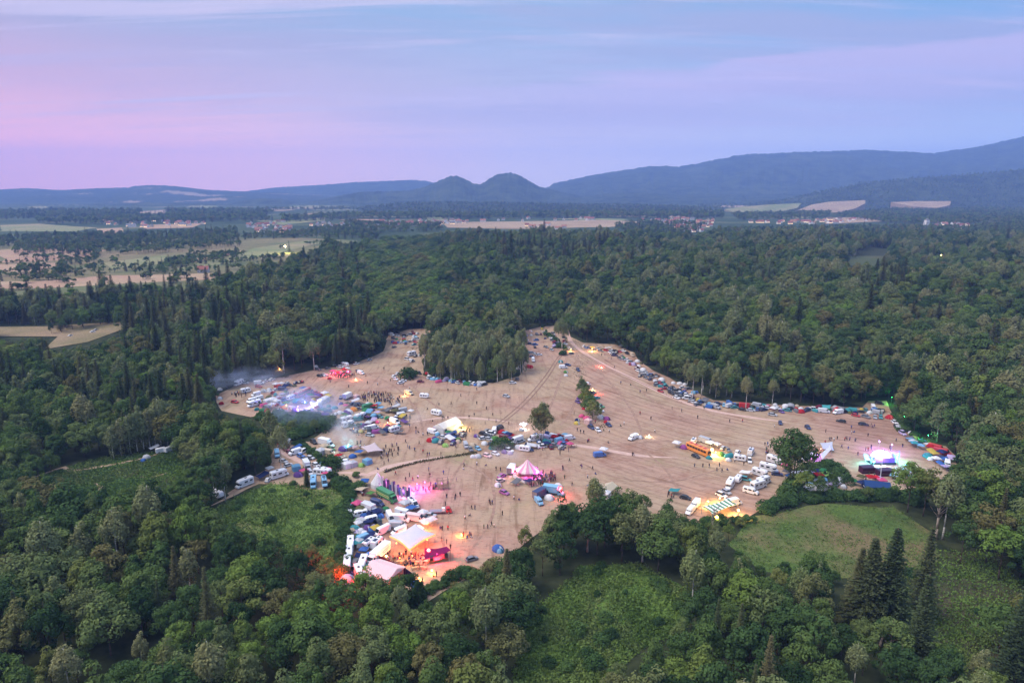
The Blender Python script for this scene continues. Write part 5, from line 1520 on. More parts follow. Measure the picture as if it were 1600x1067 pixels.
def instancer(name, label, pts, pairs):
    """one object of kind stuff: the trees too many to count, as instances of the crowns and trunks"""
    me = bpy.data.meshes.new(name)
    me.from_pydata([p[0] for p in pts], [], [])
    a = me.attributes.new('tm', 'INT', 'POINT')
    a.data.foreach_set('value', [p[1] for p in pts])
    a = me.attributes.new('scl', 'FLOAT_VECTOR', 'POINT')
    a.data.foreach_set('vector', [c for p in pts for c in p[2]])
    a = me.attributes.new('rot', 'FLOAT_VECTOR', 'POINT')
    a.data.foreach_set('vector', [c for p in pts for c in (0.0, 0.0, p[3])])
    o = struct(name, me, label, kind='stuff')
    ng = bpy.data.node_groups.new(name + '_nodes', 'GeometryNodeTree')
    ng.interface.new_socket('Geometry', in_out='INPUT', socket_type='NodeSocketGeometry')
    ng.interface.new_socket('Geometry', in_out='OUTPUT', socket_type='NodeSocketGeometry')
    gi, go = ng.nodes.new('NodeGroupInput'), ng.nodes.new('NodeGroupOutput')
    join = ng.nodes.new('GeometryNodeJoinGeometry')
    ng.links.new(join.outputs[0], go.inputs[0])
    def attr(nm, ty):
        n = ng.nodes.new('GeometryNodeInputNamedAttribute')
        n.data_type = ty
        n.inputs['Name'].default_value = nm
        return n.outputs['Attribute']
    tm, scl, rot = attr('tm', 'INT'), attr('scl', 'FLOAT_VECTOR'), attr('rot', 'FLOAT_VECTOR')
    for i, pair in enumerate(pairs):
        cmp_ = ng.nodes.new('FunctionNodeCompare')
        cmp_.data_type = 'INT'
        cmp_.operation = 'EQUAL'
        ng.links.new(tm, [s for s in cmp_.inputs if s.type == 'INT'][0])
        [s for s in cmp_.inputs if s.type == 'INT'][1].default_value = i
        sep = ng.nodes.new('GeometryNodeSeparateGeometry')
        sep.domain = 'POINT'
        ng.links.new(gi.outputs[0], sep.inputs['Geometry'])
        ng.links.new(cmp_.outputs[0], sep.inputs['Selection'])
        for ob in pair:
            oi = ng.nodes.new('GeometryNodeObjectInfo')
            oi.transform_space = 'ORIGINAL'
            oi.inputs['Object'].default_value = ob
            oi.inputs['As Instance'].default_value = True
            ip = ng.nodes.new('GeometryNodeInstanceOnPoints')
            ng.links.new(sep.outputs[0], ip.inputs['Points'])
            ng.links.new(oi.outputs['Geometry'], ip.inputs['Instance'])
            ng.links.new(rot, ip.inputs['Rotation'])
            ng.links.new(scl, ip.inputs['Scale'])
            ng.links.new(ip.outputs[0], join.inputs[0])
    md = o.modifiers.new('scatter', 'NODES')
    md.node_group = ng
    return o

def plant_trees():
    rank = []
    for i, (x, y, k, s, rz, hand, hf) in enumerate(TREES):
        px, py, d = PJ(x, y, TT[k]['h'] * s * .75)
        vis = 0 <= px <= 1600 and 300 < py < 1050
        rank.append((-(1e6 if hand and vis else 0) - (TT[k]['h'] * s * TT[k]['r'] * s / d ** 2 * 1e3 if vis else -1), i))
    rank.sort()
    solo = set(i for _, i in rank[:296])
    have = set(TREES[i][2] for i in solo)
    for i in sorted(solo):
        x, y, k, s, rz, hand, hf = TREES[i]
        make_tree(x, y, k, s, rz, hf)
    keys = sorted(CROWN_OF)
    pts = []
    for i, (x, y, k, s, rz, hand, hf) in enumerate(TREES):
        if i in solo:
            continue
        if k not in CROWN_OF:
            k = 'A'
        pts.append(((x, y, hump(x, y)), keys.index(k), (s * hf, s * hf, s * RND.uniform(.92, 1.1)), rz))
    print('TREES', len(TREES), 'solo', len(solo))
    instancer('forest', 'mixed forest of countless trees stretching behind and around the festival field', pts, [(CROWN_OF[k], TRUNK_OF[k]) for k in keys])
plant_trees()

def bare_tree(px, py, h, desc):
    p = G(px, py)
    r = thing('dead_tree', desc, 'tree', (p.x, p.y, 0), RND.uniform(0, 6))
    limbs = [(h * RND.uniform(.3, .9), RND.uniform(0, 6.28), h * RND.uniform(.12, .36), RND.uniform(.4, 1.6), .05 + .004 * h) for _ in range(22)]
    obj('trunk', trunk_mesh('trunk', h, .02 * h + .08, M['dead'], limbs, .5), r)
bare_tree(1462, 842, 19, 'bare pale forked tree standing in front of the stage thicket')
bare_tree(918, 862, 11, 'pale bare trunk standing in front of the dark trees by the marsh meadow')
bare_tree(1112, 845, 12, 'thin leafless tree beside the amber lamp thicket')
bare_tree(180, 938, 13, 'leafless forked tree rising among the dark foreground crowns')
p = G(1378, 1002)
r = thing('fallen_log', 'pale fallen log lying among the scrub below the tall spruces', 'log', (p.x, p.y, .3), .9)
obj('trunk', MB().path([(-2.6, 0, 0), (0, .1, .15), (2.4, 0, .5)], [.32, .28, .2], 8).mesh('trunk', [M['dead']], True), r)
obj('branch', MB().path([(1.0, 0, .3), (1.9, .8, .7)], [.1, .04], 5).mesh('branch', [M['dead']], True), r)

# shrubs along the edges
def shrubs():
    rr = random.Random(21)
    lst = [(637, 590, 2.4, 1), (785, 700, 2.0, 1), (517, 731, 1.9, 1), (508, 730, 1.2, 0), (880, 555, 1.5, 0), (884, 548, 1.3, 2), (875, 543, 1.4, 1), (557, 745, 1.2, 2), (1240, 775, 2.0, 1)]
    for a, b, n, s in (((478, 700), (512, 728), 13, .9), ((445, 688), (478, 700), 6, .9), ((560, 760), (540, 790), 9, 1.1), ((540, 800), (534, 900), 24, 1.35), ((1190, 798), (1240, 782), 12, 1.5), ((1240, 782), (1400, 776), 34, 1.35),
                       ((1400, 776), (1440, 790), 8, 1.6), ((1290, 735), (1312, 748), 7, 1.7), ((1225, 768), (1300, 728), 14, 1.3), ((560, 930), (660, 938), 8, 1.3), ((520, 745), (548, 775), 14, 1.2), ((1395, 650), (1435, 690), 10, 1.2), ((545, 662), (560, 672), 3, .8), ((1060, 822), (1180, 815), 12, 1.2), ((652, 936), (735, 892), 12, .9),
                       ((850, 515), (868, 535), 7, 1.3)):
        for i in range(n):
            t = (i + rr.random()) / n
            lst.append((a[0] + (b[0] - a[0]) * t + rr.uniform(-5, 5), a[1] + (b[1] - a[1]) * t + rr.uniform(-2.5, 2.5), s * rr.uniform(.7, 1.2), rr.randrange(3)))
    isl = [(432, 688), (470, 688), (518, 664), (508, 650), (400, 650), (425, 670)]
    k = 0
    while k < 55:
        px, py = rr.uniform(400, 520), rr.uniform(648, 690)
        if inpoly(px, py, isl):
            lst.append((px, py, rr.uniform(1.1, 2.0), rr.randrange(3)))
            k += 1
    for P, n in (('lush meadow', 12), ('marsh meadow', 26), ('scrub meadow', 24), ('dry meadow', 16), ('small meadow', 10)):
        poly = MEAD[P]
        x0, x1 = min(a for a, b in poly), max(a for a, b in poly)
        y0, y1 = min(b for a, b in poly), min(1055, max(b for a, b in poly))
        c = 0
        while c < n:
            px, py = rr.uniform(x0, x1), rr.uniform(y0, y1)
            if inpoly(px, py, poly):
                lst.append((px, py, rr.uniform(.5, 1.1), rr.randrange(3)))
                c += 1
    for px, py, s, k in lst[:299]:
        p = G(px, py)
        r = thing('shrub', ('rounded', 'wide spreading', 'upright')[k] + ' green shrub', 'shrub', (p.x, p.y, 0), rr.uniform(0, 6.28), 'shrubs along the field edges and in the meadows')
        r.scale = (s, s, s * rr.uniform(.8, 1.1))
        obj('foliage', BU[k], r)
        obj('stem', BST[k], r)
shrubs()
# ------------------------------------------------------------------ ground, field, meadows, tracks
def sheet(name, poly, z, mat, label, step=12.0, amp=2.0, seed=0):
    """a flat irregular-edged sheet over a polygon given in ground pixels"""
    P = [G(*p) for p in poly]
    out = []
    for a, b in zip(P, P[1:] + P[:1]):
        n = max(1, int((b - a).length / step))
        nn = (b - a).normalized().cross(Vector((0, 0, 1)))
        for i in range(n):
            q = a.lerp(b, i / n)
            o = amp * (noise.noise(Vector((q.x * .06, q.y * .06, seed))) + .6 * noise.noise(Vector((q.x * .25, q.y * .25, seed + 5))))
            out.append((q.x + nn.x * o, q.y + nn.y * o, z))
    bm = bmesh.new()
    f = bm.faces.new([bm.verts.new(p) for p in out])
    bmesh.ops.triangulate(bm, faces=[f])
    for f in bm.faces:
        f.normal_update()
        if f.normal.z < 0:
            f.normal_flip()
    me = bpy.data.meshes.new(name)
    bm.to_mesh(me)
    bm.free()
    me.materials.append(mat)
    return struct(name, me, label)

def strip(name, pts, w, z, mat, label):
    P = [G(*p) for p in pts]
    Q = []
    for i in range(len(P) - 1):
        p0, p1, p2, p3 = P[max(i - 1, 0)], P[i], P[i + 1], P[min(i + 2, len(P) - 1)]
        n = max(2, int((p2 - p1).length / 4))
        for k in range(n):
            t = k / n
            Q.append(.5 * ((2 * p1) + (p2 - p0) * t + (2 * p0 - 5 * p1 + 4 * p2 - p3) * t * t + (3 * p1 - p0 - 3 * p2 + p3) * t ** 3))
    Q.append(P[-1])
    vs, fs = [], []
    for i, q in enumerate(Q):
        d = (Q[min(i + 1, len(Q) - 1)] - Q[max(i - 1, 0)]).normalized()
        n = Vector((-d.y, d.x, 0))
        ww = w * min(1, (min(i, len(Q) - 1 - i) + .6) / 4) * (1 + .25 * noise.noise(Vector((q.x * .2, q.y * .2, 1))))
        vs += [(q.x - n.x * ww, q.y - n.y * ww, z), (q.x + n.x * ww, q.y + n.y * ww, z)]
    fs = [(2 * i + 1, 2 * i, 2 * i + 2, 2 * i + 3) for i in range(len(Q) - 1)]
    me = bpy.data.meshes.new(name)
    me.from_pydata(vs, [], fs)
    me.materials.append(mat)
    return struct(name, me, label)

def m_ground():
    m, nt, out = nodes('forest_and_valley_ground')
    c = coords(nt, 'Object')
    a = tex_noise(nt, c, .004, 5, .6)
    b = tex_noise(nt, c, .15, 4, .6)
    dark = ramp(nt, b, [(.35, (.018, .026, .012)), (.65, (.05, .06, .028))])
    gr = ramp(nt, a, [(.38, (.03, .05, .024)), (.52, (.05, .075, .034)), (.62, (.10, .11, .05)), (.68, (.20, .16, .10)), (.74, (.06, .09, .04))])
    sep = N(nt, 'ShaderNodeSeparateXYZ')
    nt.links.new(c, sep.inputs[0])
    far = ramp(nt, math_node(nt, 'MULTIPLY', sep.outputs['Y'], 1 / 2000.0, True), [(.30, (0, 0, 0)), (.42, (1, 1, 1))])
    principled(nt, out, mixc(nt, far, dark, gr), .95, .05)
    return m

def m_field():
    m, nt, out = nodes('mown_field')
    c = coords(nt, 'Object')
    big = tex_noise(nt, c, .012, 5, .6, .6)
    mid = tex_noise(nt, c, .07, 5, .65, .5)
    fine = tex_noise(nt, coords(nt, 'Object', (.5, 1, 1)), .9, 4, .7)
    rows = tex_noise(nt, coords(nt, 'Object', (.42, .035, 1), (0, 0, rad(-8))), 1.0, 4, .7, .3)
    A_, B_, C_ = G(893, 535), G(1030, 612), G(1230, 660)
    d_ = 2 * (A_.x * (B_.y - C_.y) + B_.x * (C_.y - A_.y) + C_.x * (A_.y - B_.y))
    q_ = [p.x * p.x + p.y * p.y for p in (A_, B_, C_)]
    ux = (q_[0] * (B_.y - C_.y) + q_[1] * (C_.y - A_.y) + q_[2] * (A_.y - B_.y)) / d_
    uy = (q_[0] * (C_.x - B_.x) + q_[1] * (A_.x - C_.x) + q_[2] * (B_.x - A_.x)) / d_
    sub = N(nt, 'ShaderNodeVectorMath', operation='SUBTRACT')
    nt.links.new(c, sub.inputs[0])
    sub.inputs[1].default_value = (ux, uy, 0)
    sxyz = N(nt, 'ShaderNodeSeparateXYZ')
    nt.links.new(sub.outputs[0], sxyz.inputs[0])
    ln = N(nt, 'ShaderNodeVectorMath', operation='LENGTH')
    nt.links.new(sub.outputs[0], ln.inputs[0])
    ang = math_node(nt, 'ARCTAN2', sxyz.outputs[1], sxyz.outputs[0])
    rv = N(nt, 'ShaderNodeCombineXYZ')
    nt.links.new(math_node(nt, 'MULTIPLY', ln.outputs['Value'], .5), rv.inputs[0])
    nt.links.new(math_node(nt, 'MULTIPLY', ang, 9.0), rv.inputs[1])
    arcs = tex_noise(nt, rv.outputs[0], 1.0, 4, .7, .25)
    wv = N(nt, 'ShaderNodeTexWave', wave_type='BANDS', bands_direction='X')
    wv.inputs['Scale'].default_value = .13
    wv.inputs['Distortion'].default_value = 2.5
    wv.inputs['Detail'].default_value = 3
    nt.links.new(rv.outputs[0], wv.inputs['Vector'])
    px_ = N(nt, 'ShaderNodeSeparateXYZ')
    nt.links.new(c, px_.inputs[0])
    east = ramp(nt, math_node(nt, 'ADD', math_node(nt, 'MULTIPLY', px_.outputs[0], 1 / 200.0), .4, True), [(.42, (0, 0, 0)), (.62, (1, 1, 1))])
    base = ramp(nt, big, [(.3, (.27, .168, .13)), (.43, (.35, .235, .178)), (.56, (.335, .248, .172)), (.72, (.39, .29, .22))])
    red = ramp(nt, mid, [(.33, (.78, .66, .62)), (.5, (1, 1, 1)), (.68, (1.08, 1.05, 1.0))])
    x = mixc(nt, 1, base, red, 'MULTIPLY')
    st = mixc(nt, east, ramp(nt, rows, [(.3, (.58, .52, .48)), (.47, (1, 1, 1)), (.7, (1.12, 1.09, 1.05))]), ramp(nt, arcs, [(.27, (.56, .5, .45)), (.46, (1, 1, 1)), (.7, (1.12, 1.1, 1.05))]))
    x = mixc(nt, .85, x, st, 'MULTIPLY')
    x = mixc(nt, math_node(nt, 'MULTIPLY', math_node(nt, 'MULTIPLY', mid, .8), math_node(nt, 'ADD', math_node(nt, 'MULTIPLY', east, .7), .1)), x, ramp(nt, wv.outputs['Fac'], [(.12, (.66, .6, .55)), (.4, (1, 1, 1))]), 'MULTIPLY')
    x = mixc(nt, .9, x, ramp(nt, fine, [(.3, (.66, .62, .56)), (.48, (1, 1, 1)), (.72, (1.08, 1.08, 1.02))]), 'MULTIPLY')
    green = tex_noise(nt, coords(nt, 'Object', (1, 1, 1), (0, 0, 1)), .035, 4, .6)
    x = mixc(nt, ramp(nt, green, [(.6, (0, 0, 0)), (.74, (.55, .55, .55))]), x, (.23, .21, .10))
    b = principled(nt, out, x, .95, .05)
    bp = N(nt, 'ShaderNodeBump')
    bp.inputs['Strength'].default_value = .4
    bp.inputs['Distance'].default_value = .25
    nt.links.new(fine, bp.inputs['Height'])
    nt.links.new(bp.outputs[0], b.inputs['Normal'])
    return m

def m_grass(name, lo, hi, dry, sc=.08, dryamt=(.5, .7)):
    m, nt, out = nodes(name)
    c = coords(nt, 'Object')
    a = tex_noise(nt, c, sc, 5, .65, .4)
    b = tex_noise(nt, c, .9, 4, .7)
    d = tex_noise(nt, coords(nt, 'Object', (1, 1, 1), (0, 0, 2)), sc * .5, 4, .6)
    x = ramp(nt, a, [(.32, lo), (.62, hi)])
    x = mixc(nt, ramp(nt, d, [(dryamt[0], (0, 0, 0)), (dryamt[1], (.8, .8, .8))]), x, dry)
    x = mixc(nt, 1, x, ramp(nt, b, [(.3, (.6, .6, .6)), (.65, (1.15, 1.15, 1.1))]), 'MULTIPLY')
    principled(nt, out, x, .95, .05)
    return m

def setting():
    g = MB().add([(-14000, -300, 0), (14000, -300, 0), (14000, 13000, 0), (-14000, 13000, 0)], [(0, 1, 2, 3)])
    struct('ground', g.mesh('ground', [m_ground()]), 'dark forest floor and pale valley ground reaching to the hills')
    fm = m_field()
    sheet('field', FIELD, .05, fm, 'mown tan field of the festival', 6, 1.6)
    holes = m_grass('thicket_grass', (.02, .045, .016), (.035, .07, .022), (.06, .06, .03))
    sheet('grass_island', HOLES[0], .062, holes, 'green grassy island between the stage and the caravans', 5, 1.0)
    gm = {'lush meadow': m_grass('lush_grass', (.08, .135, .035), (.15, .22, .055), (.19, .17, .08)), 'small meadow': m_grass('small_meadow_grass', (.02, .045, .016), (.035, .07, .022), (.12, .085, .055), .08, (.56, .74)),
          'marsh meadow': m_grass('marsh_grass', (.05, .10, .026), (.11, .19, .04), (.13, .13, .055)), 'dry meadow': m_grass('dry_meadow_grass', (.055, .10, .028), (.095, .15, .04), (.18, .13, .075), .055, (.43, .58)),
          'scrub meadow': m_grass('scrub_grass', (.03, .045, .02), (.05, .068, .03), (.09, .065, .045), .07, (.45, .65))}
    lab = {'lush meadow': 'lush green meadow beside the parked caravans', 'small meadow': 'small dark meadow with sandy paths at the forest edge', 'marsh meadow': 'bright green marsh meadow between the dark trees',
           'dry meadow': 'half dry meadow in front of the stage thicket', 'scrub meadow': 'brown scrubby clearing below the tall spruces'}
    for k, P in MEAD.items():
        sheet('meadow', P, .03, gm[k], lab[k], 6, 2.2, hash(k) % 7 if False else len(k))
    vs, fs = [], []
    nx, ny = 150, 100
    for j in range(ny + 1):
        for i in range(nx + 1):
            yy = 430 + 1100 * j / ny
            xx = (-.8 + 1.6 * i / nx) * (yy + 60)
            vs.append((xx, yy, hump(xx, yy) - .35))
    for j in range(ny):
        for i in range(nx):
            q = j * (nx + 1) + i
            if max(vs[k][2] for k in (q, q + 1, q + nx + 1, q + nx + 2)) > -.34:
                fs.append((q, q + 1, q + nx + 2, q + nx + 1))
    me = bpy.data.meshes.new('terrain')
    me.from_pydata(vs, [], fs)
    me.materials.append(m_plain('knoll_floor', (.035, .042, .02), .95, .4, .3, .05))
    struct('terrain', me, 'low wooded knolls behind the field')
    path = m_plain('dusty_track', (.48, .33, .27), .95, .12, .5, .05)
    sand = m_plain('sandy_path', (.34, .25, .17), .95, .15, .5, .05)
    rut = m_plain('wheel_rut', (.22, .135, .10), .95, .2, .5, .05)
    faint = m_plain('faint_rut', (.285, .185, .135), .95, .25, .4, .05)
    strip('dirt_road', [(881, 505), (886, 518), (893, 535), (915, 553), (950, 573), (990, 592), (1030, 612), (1065, 627), (1110, 641), (1160, 650), (1230, 660)], 1.5, .068, path, 'pale dirt road curving down the right of the field')
    strip('dirt_road', [(900, 548), (925, 562), (955, 577), (1000, 597), (1060, 626)], .35, .08, rut, 'dark rut along the dirt road')
    strip('dirt_road', [(640, 660), (700, 652), (760, 655), (800, 660)], 1.2, .068, path, 'faint pale track across the middle of the field')
    strip('dirt_road', [(775, 664), (815, 630), (850, 590), (872, 558), (888, 545)], .4, .068, rut, 'dark wheel rut climbing to the lane')
    strip('dirt_road', [(782, 664), (822, 630), (856, 590), (876, 558), (890, 546)], .4, .072, rut, 'second wheel rut climbing to the lane')
    for k, pts in enumerate(([(888, 540), (880, 575), (865, 620), (850, 655), (842, 676)], [(898, 545), (905, 580), (900, 620), (880, 660), (850, 668)], [(905, 552), (945, 590), (985, 640), (1010, 700)], [(910, 552), (975, 592), (1040, 640), (1120, 668), (1220, 690)],
                             [(1000, 700), (1040, 735), (1060, 770)], [(700, 716), (760, 745), (770, 800), (735, 860)], [(730, 712), (700, 760), (690, 830), (700, 880)], [(640, 600), (690, 640), (760, 652), (840, 660)], [(560, 580), (610, 600), (650, 640), (660, 680)],
                             [(940, 700), (1020, 690), (1120, 690), (1220, 705), (1320, 700)], [(900, 720), (960, 745), (1050, 752), (1130, 730)])):
        for o_ in (0, 2.4):
            strip('dirt_road', [(a + o_ * (900 - abs(a - 900)) / 900, b) for a, b in pts], .3, .07 + .004 * k + .001 * o_, faint, None)
    strip('dirt_road', [(815, 540), (850, 548), (878, 551)], .6, .068, rut, 'short dark rut behind the birch clump')
    strip('dirt_road', [(425, 690), (455, 712), (490, 728), (515, 742)], 2.2, .065, path, 'dusty lane between the two rows of cars')
    strip('dirt_road', [(505, 740), (545, 738), (575, 742), (610, 728), (700, 712)], 1.6, .069, path, 'dusty track running past the bell tent')
    strip('dirt_road', [(860, 690), (930, 700), (1000, 712), (1060, 715)], 1.5, .068, path, 'faint dusty track in front of the blue van')
    strip('path', [(45, 748), (75, 738), (100, 730), (112, 735), (150, 730), (195, 722), (230, 714), (270, 702)], 1.0, .06, sand, 'sandy path winding through the small meadow')
    strip('path', [(140, 780), (157, 770), (158, 760), (146, 755)], 1.4, .061, sand, 'bare sandy patch at the edge of the dark trees')
    strip('path', [(218, 745), (240, 745), (262, 738)], .8, .061, sand, 'short sandy path across the small meadow')
    strip('path', [(330, 790), (355, 778), (400, 755), (440, 745)], 1.1, .066, sand, 'sandy path leading to the motorhomes')
    strip('path', [(470, 1075), (500, 1058), (530, 1035)], 1.6, .06, sand, 'brown earth track between the foreground trees')
    # farm fields of the valley
    tan = m_grass('stubble', (.34, .25, .16), (.42, .31, .20), (.36, .21, .15), .02, (.4, .6))
    pink = m_grass('pale_stubble', (.34, .25, .165), (.39, .29, .195), (.29, .20, .135), .012, (.4, .65))
    pale = m_grass('pale_pasture', (.15, .19, .08), (.24, .24, .12), (.32, .25, .15), .01, (.45, .65))
    stub = m_grass('dry_clearing_grass', (.17, .15, .075), (.26, .20, .12), (.30, .21, .14), .03, (.45, .65))
    dull = m_grass('dull_pasture', (.05, .07, .03), (.08, .095, .042), (.12, .10, .06), .02, (.5, .7))
    sheet('pasture', [(-400, 374), (0, 374), (250, 372), (470, 372), (560, 376), (520, 394), (430, 424), (340, 457), (200, 468), (0, 482), (-400, 488)], .2, m_grass('valley_pasture', (.085, .115, .05), (.14, .155, .07), (.25, .19, .11), .012, (.4, .62)), 'grassy pasture of the left valley')
    for P, mt, lb in (([(690, 350), (740, 347), (800, 346.5), (940, 344), (1010, 347), (1000, 351), (950, 355), (800, 358), (700, 356)], pink, 'long pale stubble field in the middle of the valley'),
                      ([(216, 331), (257, 328), (259, 336), (220, 338)], pink, 'little stubble field among the far left woods'),
                      ([(346, 330), (393, 328), (390, 336), (350, 337)], pink, 'second little stubble field among the far left woods'),
                      ([(0, 391), (60, 387), (165, 391), (130, 406), (0, 411)], tan, 'tan field at the left edge of the valley'),
                      ([(-60, 414), (100, 411), (60, 426), (-60, 424)], tan, 'narrow tan strip at the left edge of the valley'),
                      ([(160, 411), (262, 399), (250, 413), (170, 421)], pale, 'pale pasture in the left valley'),
                      ([(262, 424), (330, 408), (400, 388), (480, 376), (505, 380), (440, 394), (345, 413)], pale, 'broad pasture between the left woods and the forest'),
                      ([(280, 410), (370, 392), (390, 393), (310, 410)], tan, 'tan strip inside the broad pasture'),
                      ([(-60, 441), (60, 440), (160, 432), (345, 427), (330, 437), (200, 443), (80, 450), (-60, 452)], tan, 'tan field before the edge of the forest'),
                      ([(-150, 511), (75, 509), (190, 503), (204, 512), (140, 537), (76, 546), (92, 526), (-150, 525)], stub, 'dry clearing with a farm track inside the left forest'),
                      ([(1322, 423), (1318, 408), (1362, 394), (1392, 393), (1382, 415)], dull, 'pale clearing inside the right forest'),
                      ([(1102, 381), (1120, 375), (1135, 376), (1120, 384)], pale, 'small clearing behind the forest crest'),
                      ([(0, 352), (60, 350), (150, 356), (120, 362), (0, 362)], pale, 'pale meadows at the far left of the valley'),
                      ([(150, 358), (190, 356), (195, 366), (160, 368)], tan, 'small tan patch behind the left wood'),
                      ([(225, 352), (320, 349), (300, 356), (230, 358)], tan, 'tan fields below the left villages'),
                      ([(420, 348), (480, 342), (510, 340), (508, 345), (440, 352)], pale, 'pasture beside the red roofed village'),
                      ([(666, 338), (700, 337), (700, 345), (668, 345)], pale, 'green pasture above the village'),
                      ([(870, 333), (930, 331), (940, 337), (880, 339)], pale, 'pasture behind the long stubble field'),
                      ([(1000, 329), (1035, 328), (1030, 331), (1004, 332)], pale, 'little pale glade in the far woods'),
                      ([(1285, 341), (1390, 338), (1385, 346), (1290, 350)], pink, 'pale stubble field behind the right village')):
        sheet('farm_field', P, .4, mt, lb, 60, 10)
    rf = random.Random(91)
    for k in range(34):
        cx, cy = rf.choice((rf.uniform(40, 620), rf.uniform(820, 1560))), rf.uniform(321, 349)
        w, h = rf.uniform(14, 60), rf.uniform(.8, 2.2)
        P = [(cx - w, cy + rf.uniform(-.3, .3)), (cx - w * .4, cy - h), (cx + w * .7, cy - h * rf.uniform(.5, 1)), (cx + w, cy), (cx + w * .5, cy + h), (cx - w * .6, cy + h * .8)]
        sheet('farm_field', P, .25 + .004 * k, (tan, pale, pale, pink)[k % 4], None, 60, 8)
    # fields that lie on the rising foot of the wooded hill: solid wedges of land
    for P, mt, lb in (([(1236, 335), (1250, 327), (1268, 320), (1295, 315.5), (1352, 313), (1352, 318), (1336, 326), (1310, 332), (1275, 335)], pink, 'sloping stubble field below the wooded hill'),
                      ([(1392, 316), (1430, 314.5), (1486, 314.5), (1484, 321), (1465, 325), (1430, 323)], pink, 'small stubble field beside the wooded hill'),
                      ([(1132, 327), (1160, 323), (1200, 320), (1252, 317.5), (1246, 325), (1220, 331), (1150, 333)], pale, 'pale pasture beside the sloping stubble field')):
        tp = [AT(a, b, 3250 + (335 - b) * 24) for a, b in P]
        n = len(tp)
        mb = MB().add(tp + [Vector((p.x, p.y, -1)) for p in tp], [tuple(reversed(range(n)))] + [(i, (i + 1) % n, n + (i + 1) % n, n + i) for i in range(n)])
        struct('farm_field', mb.mesh('farm_field', [mt]), lb)
setting()

# grass standing in the meadows and along the field edge
def grasses():
    rr = np.random.default_rng(8)
    C, S = [], []
    def fill(poly, n, size):
        x0, x1 = min(a for a, b in poly), max(a for a, b in poly)
        y0, y1 = min(b for a, b in poly), min(1075, max(b for a, b in poly))
        k = 0
        while k < n:
            px, py = rr.uniform(x0, x1), rr.uniform(y0, y1)
            if not inpoly(px, py, poly):
                continue
            p = G(px, py)
            v = noise.noise(Vector((p.x * .09, p.y * .09, 4)))
            k += 1
            for _ in range(5 if v > -.15 else 2):
                C.append((p.x + rr.normal() * .5, p.y + rr.normal() * .5, rr.uniform(.1, .55)))
                S.append(size * rr.uniform(.5, 1.2))
    for k, n, s in (('lush meadow', 4600, .34), ('small meadow', 4200, .34), ('marsh meadow', 7500, .36), ('dry meadow', 2600, .24), ('scrub meadow', 3600, .32)):
        fill(MEAD[k], n, s)
    fill(HOLES[0], 700, .32)
    C, S = np.array(C), np.array(S)
    Nn = rr.normal(size=(len(C), 3)) * np.array([1, 1, .5]) + np.array([0, 0, .5])
    M['tall_grass'] = m_grass('tall_grass', (.07, .125, .032), (.145, .23, .054), (.16, .17, .07), .05)
    struct('grass', quads_mesh('grass', C, Nn, S, [M['tall_grass']]), 'tall grass and weeds standing in the meadows', kind='stuff')
    # the unmown strip across the field
    C, S = [], []
    pts = [(600, 738), (625, 730), (655, 722), (690, 716), (725, 711), (745, 707)]
    for a, b in zip(pts, pts[1:]):
        for _ in range(260):
            t = rr.random()
            p = G(a[0] + (b[0] - a[0]) * t + rr.normal() * 1.5, a[1] + (b[1] - a[1]) * t + rr.normal() * .9)
            C.append((p.x, p.y, rr.uniform(.1, .5)))
            S.append(rr.uniform(.15, .4))
    for cx, cy, rx, ry, n in ((905, 580, 12, 28, 220), (940, 668, 9, 10, 120), (890, 545, 14, 8, 200), (648, 545, 8, 2, 60), (440, 589, 20, 2, 120), (1080, 620, 40, 8, 160), (560, 676, 14, 5, 140), (860, 699, 36, 3, 200)):
        for _ in range(n):
            p = G(cx + rr.normal() * rx * .5, cy + rr.normal() * ry * .5)
            C.append((p.x, p.y, rr.uniform(.1, .4)))
            S.append(rr.uniform(.15, .35))
    C, S = np.array(C), np.array(S)
    Nn = rr.normal(size=(len(C), 3)) * np.array([1, 1, .5]) + np.array([0, 0, .5])
    M['dull_grass'] = m_grass('dull_grass', (.05, .07, .025), (.09, .10, .04), (.14, .11, .06), .1)
    struct('weeds', quads_mesh('weeds', C, Nn, S, [M['dull_grass']]), 'unmown weedy strips left on the field', kind='stuff')
grasses()

# ------------------------------------------------------------------ hills
def m_hill(name, a, b, c, sc):
    m, nt, out = nodes(name)
    co = coords(nt, 'Object')
    n1 = tex_noise(nt, co, sc, 6, .65)
    n2 = tex_noise(nt, co, sc * .22, 4, .55, .3)
    x = ramp(nt, n1, [(.35, a), (.65, b)])
    x = mixc(nt, ramp(nt, n2, [(.61, (0, 0, 0)), (.66, (1, 1, 1))]), x, c)
    principled(nt, out, x, .95, .02)
    return m

